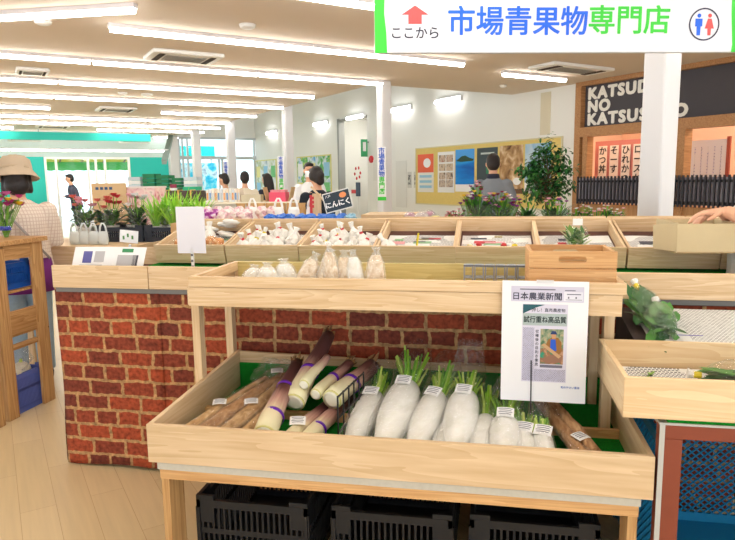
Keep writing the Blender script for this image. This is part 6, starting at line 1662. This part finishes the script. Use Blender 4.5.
b = MB(); b.box(-0.098, 0.098, -0.002, 0.008, 0.125, 0.132); b.box(-0.098, 0.098, -0.002, 0.008, -0.007, 0); b.box(-0.098, -0.092, -0.002, 0.008, 0, 0.125); b.box(0.092, 0.098, -0.002, 0.008, 0, 0.125); b.build('frame', flat('sign_frame', (226, 226, 222), 0.5), t)
text('lettering', 'にんにく', 0.047, PAPER, t, (0, -0.001, 0.042), bold=0.03, ext=0.0008); text('lettering', '八戸', 0.02, PAPER, t, (-0.06, -0.001, 0.105), bold=0.01, ext=0.0008)
MB().poly([(0.045 + 0.026*math.cos(a*0.628), -0.001, 0.094 + 0.02*math.sin(a*0.628)) for a in range(10)]).build('orange_drawing', flat('drawing_orange', (236, 150, 96), 0.6), t)
b = MB(); b.bar((0, 0.012, -0.085), (0, 0.012, 0.02), 0.012); b.box(-0.04, 0.04, -0.01, 0.03, -0.09, -0.084); b.build('clip_stand', WHITE, t)
# bagged vegetables
VEG = [ramp_noise('veg_purple', [(0.3, (120, 70, 96)), (0.55, (196, 150, 166)), (0.75, (230, 222, 216))], 26.0), ramp_noise('veg_yellowgreen', [(0.3, (150, 176, 80)), (0.5, (220, 206, 96)), (0.75, (230, 232, 200))], 26.0), ramp_noise('veg_pale', [(0.3, (170, 160, 160)), (0.55, (206, 190, 190)), (0.75, (228, 226, 220))], 26.0)]
VL = ['first', 'second', 'third', 'fourth', 'fifth', 'sixth']
for k, (x, y, z, r, m) in enumerate([(-0.655, 4.50, 1.155, 0.05, 0), (-0.57, 4.46, 1.165, 0.055, 1), (-0.56, 4.60, 1.20, 0.045, 0), (-0.47, 4.56, 1.19, 0.055, 2), (-0.42, 4.63, 1.21, 0.042, 0), (-0.365, 4.46, 1.17, 0.058, 1)]):
    t = thing('vegetable_bag', ['purple-tinged bag of vegetables nearest the banner pillar', 'yellow-green bag of vegetables in front at left of the mixed bags', 'purple bag of vegetables standing behind the yellow-green one', 'pale bag of vegetables in the middle of the mixed bags', 'purple bag of vegetables at the back right of the mixed bags', 'yellow-green bag of vegetables next to the pink flowers'][k], 'bag of vegetables', (x, y, 1.0135), 0, 'mixed vegetable bags behind the trays')
    b = MB(); b.ball((0, 0, z - 1.0135 + r*0.3), (r, r*0.9, r*0.8), 12, 8, jit=0.12); b.loft([(0, 0, 0, r*0.9, r*0.8), (0, 0, z - 1.0135, r, r*0.85)], 12); b.build('vegetables', VEG[m], t, smooth=True)
    b = MB(); b.loft([(0, 0, 0, r*1.02, r*0.95), (0, 0, (z - 1.0135), r*1.18, r*1.05), (0, 0, z - 1.0135 + r*0.8, r*0.9, r*0.7), (0, 0, z - 1.0135 + r*1.35, r*0.3, r*0.2)], 14)
    for i in range(len(b.v)): b.v[i] += Vector((random.uniform(-1, 1), random.uniform(-1, 1), 0)) * 0.005
    b.build('film_bag', FILMW, t)
GWRAP = film_mat('green_wrap', gloss=0.08, tint=(0.75, 0.9, 0.78), haze=0.05)
bouquet('low bunch of small pink flowers left of the big bouquets', (-0.215, 4.48, 1.0135), 40, 0.095, 0.27, ['pale', 'salmon', 'pale', 'wine'], 81, None, 'flower bunches behind the trays', 0.020, foliage=30, LL=0.05, LW=0.014)
bouquet('big bouquet of purple and yellow flowers at the left, in green leaves', (-0.075, 4.48, 1.0135), 26, 0.125, 0.41, ['purple', 'wine', 'yellow', 'pale', 'purple', 'white'], 82, GWRAP, 'flower bunches behind the trays', 0.030, foliage=90, LL=0.12, LW=0.02)
bouquet('tall sprig of purple flowers rising behind the big left bouquet', (-0.075, 4.62, 1.0135), 12, 0.055, 0.47, ['purple', 'pale', 'wine'], 83, None, 'flower bunches behind the trays', 0.024, foliage=24, LL=0.08)
bouquet('wide bouquet of mauve, wine and white flowers left of the wrapped green bunch', (0.085, 4.48, 1.0135), 34, 0.13, 0.395, ['purple', 'wine', 'pale', 'white', 'yellow', 'purple'], 84, GWRAP, 'flower bunches behind the trays', 0.028, foliage=90, LL=0.12, LW=0.02)
bouquet('small bunch of pink flowers between the wide bouquet and the wrapped greens', (0.215, 4.56, 1.0135), 10, 0.045, 0.25, ['pale', 'wine'], 85, None, 'flower bunches behind the trays', 0.020, foliage=20)
bouquet('film-wrapped bunch of plain dark green foliage', (0.265, 4.47, 1.0135), 4, 0.06, 0.33, ['white', 'pale'], 86, FILM, 'flower bunches behind the trays', 0.010, foliage=90, LL=0.10, LW=0.022)
bouquet('bouquet with a lime green bloom and pink flowers below the potted tree', (0.45, 4.48, 1.0135), 14, 0.10, 0.355, ['pale', 'purple', 'lime', 'white'], 87, GWRAP, 'flower bunches behind the trays', 0.028, foliage=80, LL=0.12, LW=0.018)
for k in range(5):
    bouquet(['first', 'second', 'third', 'fourth', 'fifth'][k] + ' bunch of white-tipped herbs from the left below the slatted screen', (0.58 + 0.068*k, 4.46 + 0.03*(k % 2), 1.0135), 9, 0.05, 0.285 + 0.015*(k % 2), ['white', 'white', 'pale'], 90 + k, None, 'herb bunches below the slatted screen', 0.017, foliage=46, LL=0.075, LW=0.013, name='herb_bunch')

# potted tree
t = thing('potted_tree', 'bushy dark green potted tree standing before the right end of the pin board', 'potted tree', (0.62, 7.0, 0))
b = MB(); b.lathe([(0.13, 0), (0.18, 0.30), (0.19, 0.32), (0.17, 0.32), (0.16, 0.28)], 22); b.build('pot', flat('pot_brown', (120, 84, 66), 0.6), t, smooth=True)
b = MB(); b.tube([(0, 0, 0.25), (0.01, 0, 0.8), (-0.01, 0.01, 1.2), (0.01, 0, 1.6)], [0.024, 0.021, 0.018, 0.010], 10)
random.seed(33)
tips = []
for k in range(46):
    an = random.uniform(0, 6.28); z0 = random.uniform(1.22, 1.5); z1 = z0 + random.uniform(-0.02, 0.30); rr = random.uniform(0.08, 0.25) * (1.0 if z1 < 1.62 else 0.6) * (0.75 if z1 < 1.35 else 1)
    p = Vector((rr*math.cos(an) - 0.03, rr*math.sin(an), min(z1, 1.80))); tips.append(p)
    b.tube([(0, 0, z0), (p.x*0.6, p.y*0.6, (z0 + p.z)/2 + 0.03), p], [0.007, 0.005, 0.003], 5)
tips += [Vector((0.0, 0, 1.84)), Vector((-0.03, 0, 1.78)), Vector((0.14, 0, 1.72)), Vector((0.17, 0.02, 1.55)), Vector((0.16, 0, 1.42)), Vector((-0.2, 0, 1.6)), Vector((-0.16, 0.05, 1.5))]
b.build('trunk', flat('bark', (112, 92, 70), 0.8), t, smooth=True)
def tl(k):
    p = tips[k % len(tips)]
    return (p + Vector((random.gauss(0, 0.045), random.gauss(0, 0.045), random.gauss(0, 0.045))), (random.uniform(-1, 1), random.uniform(-1, 1), random.uniform(-0.7, 0.5)))
leafy(t, 1900, tl, 34, [flat('ficus_green', (40, 104, 46), 0.4), flat('ficus_dark', (26, 76, 36), 0.4), flat('ficus_light', (76, 140, 66), 0.4)], 0.058, 0.032, 'foliage')

# ------------------------------------------------------------ flower table at the left
t = thing('flower_table', 'pale flower table behind the counter, carrying crates of potted plants', 'table', (-2.98, 5.1, 0))
MB().box(-0.75, 0.70, -0.72, 0.6, 0.98, 1.01).build('table_top', WX, t, bevel=0.003)
MB().box(-0.75, 0.70, -0.72, -0.70, 0.80, 0.98).build('apron', WX, t)
for x in (-0.72, 0.64):
    for y in (-0.69, 0.52): MB().box(x, x + 0.06, y, y + 0.06, 0, 0.98).build('leg', WZ, t)
FC = flat('crate_navy', (40, 46, 58), 0.5)
cr = make_crate(0.42, 0.34, 0.12, FC, 'plant_crate', 'dark plastic crate of red-flowered pot plants on the flower table', 'plant crates on the flower table', 0.02); cr.location = (-2.98, 4.87, 1.011)
dup(cr, loc=(-2.545, 4.87, 1.011), label='dark plastic crate of bright green grassy pot plants on the flower table')
POT = flat('pot_white', (226, 226, 222), 0.5)
def pot_plant(label, loc, kind, seed, col='salmon', group=None):
    random.seed(seed)
    t = thing('potted_plant', label, 'potted plant', loc, random.uniform(0, 6), group)
    b = MB(); b.lathe([(0.035, 0), (0.05, 0.10), (0.053, 0.11), (0.047, 0.11), (0.045, 0.09)], 14); b.build('pot', POT, t, smooth=True)
    if kind == 'grass':
        leafy(t, 38, lambda k: ((random.uniform(-0.02, 0.02), random.uniform(-0.02, 0.02), 0.09), (random.uniform(-0.55, 0.55), random.uniform(-0.55, 0.55), 1)), seed, [flat('grass_bright', (164, 222, 70), 0.45), flat('grass_mid', (128, 196, 58), 0.45)], 0.30, 0.020, 'leaves')
        for k in range(2):
            b = MB(); bloom(b, (random.uniform(-0.04, 0.04), random.uniform(-0.04, 0.04), 0.20), 0.018, 6); b.build('flower_head', FLO['rose'], t)
    else:
        leafy(t, 34, lambda k: ((random.uniform(-0.02, 0.02), random.uniform(-0.02, 0.02), random.uniform(0.10, 0.20)), (random.uniform(-1, 1), random.uniform(-1, 1), random.uniform(0.1, 1.0))), seed, [LEAFG[1], LEAFG[0], flat('plant_dark', (34, 70, 40), 0.4)], 0.12, 0.055, 'leaves')
        b = MB(); s_ = MB()
        for k in range(5):
            p = Vector((random.uniform(-0.06, 0.06), random.uniform(-0.06, 0.06), random.uniform(0.27, 0.37)))
            s_.tube([(0, 0, 0.1), p*0.6 + Vector((0, 0, 0.05)), p], 0.003, 5); b = MB(); bloom(b, p, 0.056, 7); b.build('flower_head', FLO[col], t, smooth=True)
        s_.build('stems', STEMG[2], t)
    b = MB(); b.lathe([(0.05, 0.005), (0.075, 0.16), (0.095, 0.26)], 12, cap=False)
    for i in range(len(b.v)): b.v[i] += Vector((random.uniform(-1, 1), random.uniform(-1, 1), random.uniform(-1, 1))) * 0.006
    b.build('film_sleeve', FILM, t)
    return t
for k, (x, y, col, l) in enumerate([(-3.50, 4.95, 'salmon', 'salmon-flowered pot plant beside the checked jacket'), (-3.37, 4.86, 'pale', 'pale pink pot plant second from the checked jacket'), (-3.27, 4.95, 'salmon', 'salmon pot plant left of the dark crates')]):
    pot_plant(l, (x, y, 1.0115), 'flower', 100 + k, col, 'flowering pot plants on the flower table')
for k, (x, y, col, l) in enumerate([(-3.12, 4.84, 'red', 'large red-flowered pot plant in front of the cardboard panel'), (-3.0, 4.94, 'pale', 'pale pink pot plant right of the large red one'), (-2.88, 4.84, 'white', 'white-flowered pot plant left of the grassy plants')]):
    pot_plant(l, (x, y, 1.0275), 'flower', 110 + k, col, 'flowering pot plants on the flower table')
for k in range(6):
    pot_plant(['first', 'second', 'third', 'fourth', 'fifth', 'sixth'][k] + ' bright green grassy pot plant from the left in the dark crate', (-2.70 + 0.155*(k % 3), 4.79 + 0.15*(k // 3) + 0.01, 1.0275), 'grass', 120 + k, group='grassy pot plants in the crate')
for k in range(4):
    shopping_bag(['white scallop-topped bag', 'second white scallop-topped bag', 'third white scallop-topped bag', 'fourth white scallop-topped bag'][k] + ' from the checked jacket on the flower table', (-3.25 + 0.085*k, 4.50, 1.0115), 0.09, 0.17, flat('frosted_bag', (232, 240, 240), 0.4, trans=0.2), 'white bags at the front of the flower table', 0.0)
t = thing('cardboard_sign', 'upright cardboard sign with blue print behind the red flowers', 'panel', (-3.45, 5.32, 1.0115), R(3))
MB().box(-0.17, 0.17, 0, 0.01, 0, 0.48).build('panel', flat('panel_tan', (214, 182, 138), 0.8), t)
for q in range(4): MB().box(-0.13 + 0.045*q, -0.10 + 0.045*q, -0.001, 0, 0.42, 0.445).build('blue_print', flat('print_navy', (60, 90, 130), 0.7), t)
MB().box(-0.17, -0.15, 0.01, 0.2, 0, 0.02).build('foot', CARD, t)
t = thing('pink_case', 'pink patterned box behind the pale flowers on the flower table', 'box', (-3.15, 5.45, 1.0115), 0)
b = MB(); b.box(-0.15, 0.15, -0.1, 0.1, 0.0, 0.44); b.build('case', ramp_noise('pink_pattern', [(0.3, (196, 90, 110)), (0.45, (236, 196, 196)), (0.6, (244, 224, 214)), (0.75, (150, 90, 80))], 16.0), t, bevel=0.006)
MB().box(-0.155, 0.155, -0.105, 0.105, 0.43, 0.445).build('lid', flat('case_lid', (236, 220, 214), 0.6), t)

# ------------------------------------------------------------ long low shelf further back with goods on it
t = thing('goods_shelf', 'long pale goods shelf across the shop behind the flower table', 'shelf', (-4.2, 8.85, 0), R(-2))
MB().box(-1.55, 1.55, -0.35, 0.35, 1.165, 1.195).build('shelf_top', flat('shelf_cream', (232, 226, 206), 0.6), t, bevel=0.004)
MB().box(-1.5, 1.5, -0.30, 0.3, 0.0, 1.165).build('cabinet', flat('cabinet_grey', (206, 204, 196), 0.7), t)
b = MB()
for k in range(5): b.box(-1.4 + 0.7*k - 0.01, -1.4 + 0.7*k + 0.01, -0.34, -0.3, 0.9, 1.165)
b.build('bracket', STEEL, t)
def onshelf(x, y=-0.2): 
    p = Matrix.Translation((-4.2, 8.85, 1.1955)) @ Matrix.Rotation(R(-2), 4, 'Z') @ Vector((x, y, 0)); return p
for k in range(3):
    o = thing('brown_jar', ['left', 'middle', 'right'][k] + ' one of three brown jars with yellow sides on the goods shelf', 'jar', onshelf(-0.36 + 0.20*k), 0, 'brown jars on the goods shelf')
    b = MB(); b.box(-0.075, 0.075, -0.07, 0.07, 0, 0.17); b.build('jar_body', flat('jar_brown', (70, 52, 44), 0.4), o, bevel=0.01); MB().box(-0.10, -0.078, -0.07, 0.07, 0, 0.18).build('yellow_side', flat('side_yellow', (222, 178, 96), 0.5), o)
for k in range(3):
    b = MB(); b.box(-0.11, 0.11, -0.06, 0.06, 0, 0.16); o = b.build('flat_box', [flat('pink_box', (226, 180, 186), 0.6), flat('cream_box', (240, 230, 222), 0.6), flat('pink_box', (226, 180, 186), 0.6)][k], None, bevel=0.004, loc=onshelf(-1.35 + 0.25*k)); tag(o, ['pink box at the left end of the goods shelf', 'cream box between two pink ones on the goods shelf', 'pink box left of the brown jars'][k], 'box', 'boxes left on the goods shelf')
for k in range(12):
    b = MB(); b.box(-0.018, 0.018, -0.08, 0.08, 0, 0.175 + 0.01*(k % 3))
    c = [(244, 244, 240), (230, 236, 244), (250, 240, 226), (240, 224, 206)][k % 4]
    o = b.build('paper_pack', flat('pack_%d' % (k % 4), c, 0.6), None, bevel=0.003, loc=onshelf(0.22 + 0.044*k)); tag(o, ['first', 'second', 'third', 'fourth', 'fifth', 'sixth', 'seventh', 'eighth', 'ninth', 'tenth', 'eleventh', 'twelfth'][k] + ' white paper pack from the left in the upright row on the goods shelf', 'paper pack', 'paper packs on the goods shelf')
    MB().box(-0.012, 0.012, -0.081, -0.08, 0.03, 0.13).build('print_strip', flat('strip_%d' % (k % 3), [(236, 170, 110), (120, 160, 210), (210, 216, 222)][k % 3], 0.6), o)
for k in range(3):
    b = MB(); b.box(-0.05, 0.05, -0.06, 0.06, 0, 0.10); o = b.build('beige_box', flat('beige_box', (206, 196, 170), 0.7), None, bevel=0.004, loc=onshelf(0.78 + 0.10*k)); tag(o, ['left', 'middle', 'right'][k] + ' one of three beige boxes beside the pink basket', 'box', 'beige boxes on the goods shelf')
t = thing('pink_basket', 'bright pink basket of goods between two leaning cardboard sheets', 'basket', onshelf(1.29, -0.2))
b = MB(); b.box(-0.12, 0.12, -0.09, 0.09, 0, 0.02); b.box(-0.12, -0.108, -0.09, 0.09, 0.02, 0.13); b.box(0.108, 0.12, -0.09, 0.09, 0.02, 0.13); b.box(-0.108, 0.108, -0.09, -0.08, 0.02, 0.13); b.box(-0.108, 0.108, 0.08, 0.09, 0.02, 0.13)
b.build('basket', flat('basket_pink', (236, 90, 120), 0.5), t)
b = MB()
for q in range(5): b.cbox((-0.08 + 0.04*q, 0, 0.10), (0.034, 0.14, 0.13), rot=Matrix.Rotation(0.1*q - 0.2, 3, 'Y'))
b.build('goods', flat('goods_pink', (232, 150, 160), 0.6), t)
for k, s_ in enumerate((-1, 1)):
    b = MB(); b.cbox((0, 0, 0.105), (0.012, 0.16, 0.20), rot=Matrix.Rotation(s_*R(14), 3, 'Y')); b.cbox((0, 0, 0.01), (0.06, 0.16, 0.012)); o = b.build('cardboard_sheet', CARD, None, loc=onshelf(1.29 + s_*0.19, -0.2)); tag(o, ['cardboard sheet leaning left of the pink basket', 'cardboard sheet leaning right of the pink basket'][k], 'cardboard', 'cardboard sheets beside the pink basket')

# brown paper bags on a table before the person in black
t = thing('low_table', 'low brown table behind the blue bags', 'table', (-2.0, 6.1, 0)); MB().box(-0.55, 0.45, -0.2, 0.25, 1.045, 1.07).build('table_top', CEDX, t)
for x in (-0.52, 0.38): MB().box(x, x + 0.05, -0.17, -0.12, 0, 1.045).build('leg', OAKZ, t); MB().box(x, x + 0.05, 0.17, 0.22, 0, 1.045).build('leg', OAKZ, t)
KR = flat('kraft_brown', (196, 156, 104), 0.8, bump=0.5, bscale=20)
for k in range(8):
    b = MB(); b.loft([(0, 0, 0, 0.05, 0.04), (0, 0, 0.10, 0.055, 0.04), (0, 0, 0.16, 0.045, 0.03), (0, 0, 0.20, 0.05, 0.012)], 12)
    for i in range(len(b.v)): b.v[i] += Vector((random.uniform(-1, 1), random.uniform(-1, 1), 0)) * 0.006
    o = b.build('kraft_bag', KR, None, loc=(-2.45 + 0.105*k, 6.03, 1.0705)); tag(o, VL[k] + ' brown paper bag from the left in the row behind the white carrier bags' if k < 6 else ['seventh', 'eighth'][k - 6] + ' brown paper bag from the left in the row behind the white carrier bags', 'paper bag', 'brown paper bags behind the carrier bags')
# wooden side table right of the garlic sign
t = thing('side_table', 'pale wooden table edge behind the vegetable bags at the banner pillar', 'table', (-0.86, 5.55, 0)); MB().box(-0.22, 0.32, -0.2, 0.25, 1.15, 1.19).build('table_top', WX, t)
for x in (-0.20, 0.26): MB().box(x, x + 0.05, -0.17, -0.12, 0, 1.15).build('leg', OAKZ, t); MB().box(x, x + 0.05, 0.17, 0.22, 0, 1.15).build('leg', OAKZ, t)

# ------------------------------------------------------------ back counter with green containers before the teal wall
t = thing('back_counter', 'dark back counter before the teal wall, carrying green containers', 'counter', (-6.25, 11.9, 0)); MB().box(-1.0, 0.95, -0.4, 0.5, 0, 1.27).build('counter_body', flat('counter_dark', (64, 60, 72), 0.6), t); MB().box(-1.05, 1.0, -0.45, 0.55, 1.27, 1.30).build('counter_top', flat('counter_top', (110, 106, 112), 0.5), t, bevel=0.004)
GB = flat('container_green', (20, 120, 74), 0.45)
for k, (x, h, w, l) in enumerate([(-0.45, 0.36, 0.26, 'tallest dark green container stack on the back counter'), (-0.15, 0.33, 0.26, 'middle dark green container stack on the back counter'), (0.15, 0.27, 0.2, 'shorter dark green container stack right of the middle one')]):
    o = thing('container_stack', l, 'container stack', (-6.25 + x, 11.85, 1.3005), 0, 'green container stacks'); n = 4
    for q in range(n): MB().box(-w/2, w/2, -0.14, 0.14, h*q/n + 0.002, h*(q + 0.92)/n).build('green_container', GB, o, bevel=0.006); 
for k, (x, h, l) in enumerate([(-0.78, 0.30, 'stack of white cartons left of the green containers'), (0.44, 0.28, 'stack of white cartons right of the green containers')]):
    o = thing('carton_stack', l, 'carton stack', (-6.25 + x, 11.85, 1.3005), 0, 'white carton stacks')
    for q in range(4): MB().box(-0.14, 0.14, -0.12, 0.12, h*q/4 + 0.001, h*(q + 0.95)/4).build('white_carton', [WHITE, flat('carton_grey', (206, 216, 222), 0.6)][q % 2], o, bevel=0.004)
b = MB(); b.box(-0.16, 0.16, -0.1, 0.1, 0, 0.09); o = b.build('green_tub', flat('tub_green', (40, 180, 130), 0.45), None, bevel=0.01, loc=(-5.72, 11.62, 1.3005)); tag(o, 'bright green shallow tub at the right end of the back counter', 'tub')
t = thing('small_display', 'small maroon and white card display in the middle of the back counter', 'display', (-6.1, 11.58, 1.3005)); MB().box(-0.07, 0.07, -0.02, 0.02, 0, 0.07).build('white_card', PAPER, t); MB().box(-0.06, 0.06, -0.02, 0.02, 0.07, 0.14).build('maroon_card', flat('card_maroon', (150, 50, 80), 0.6), t)
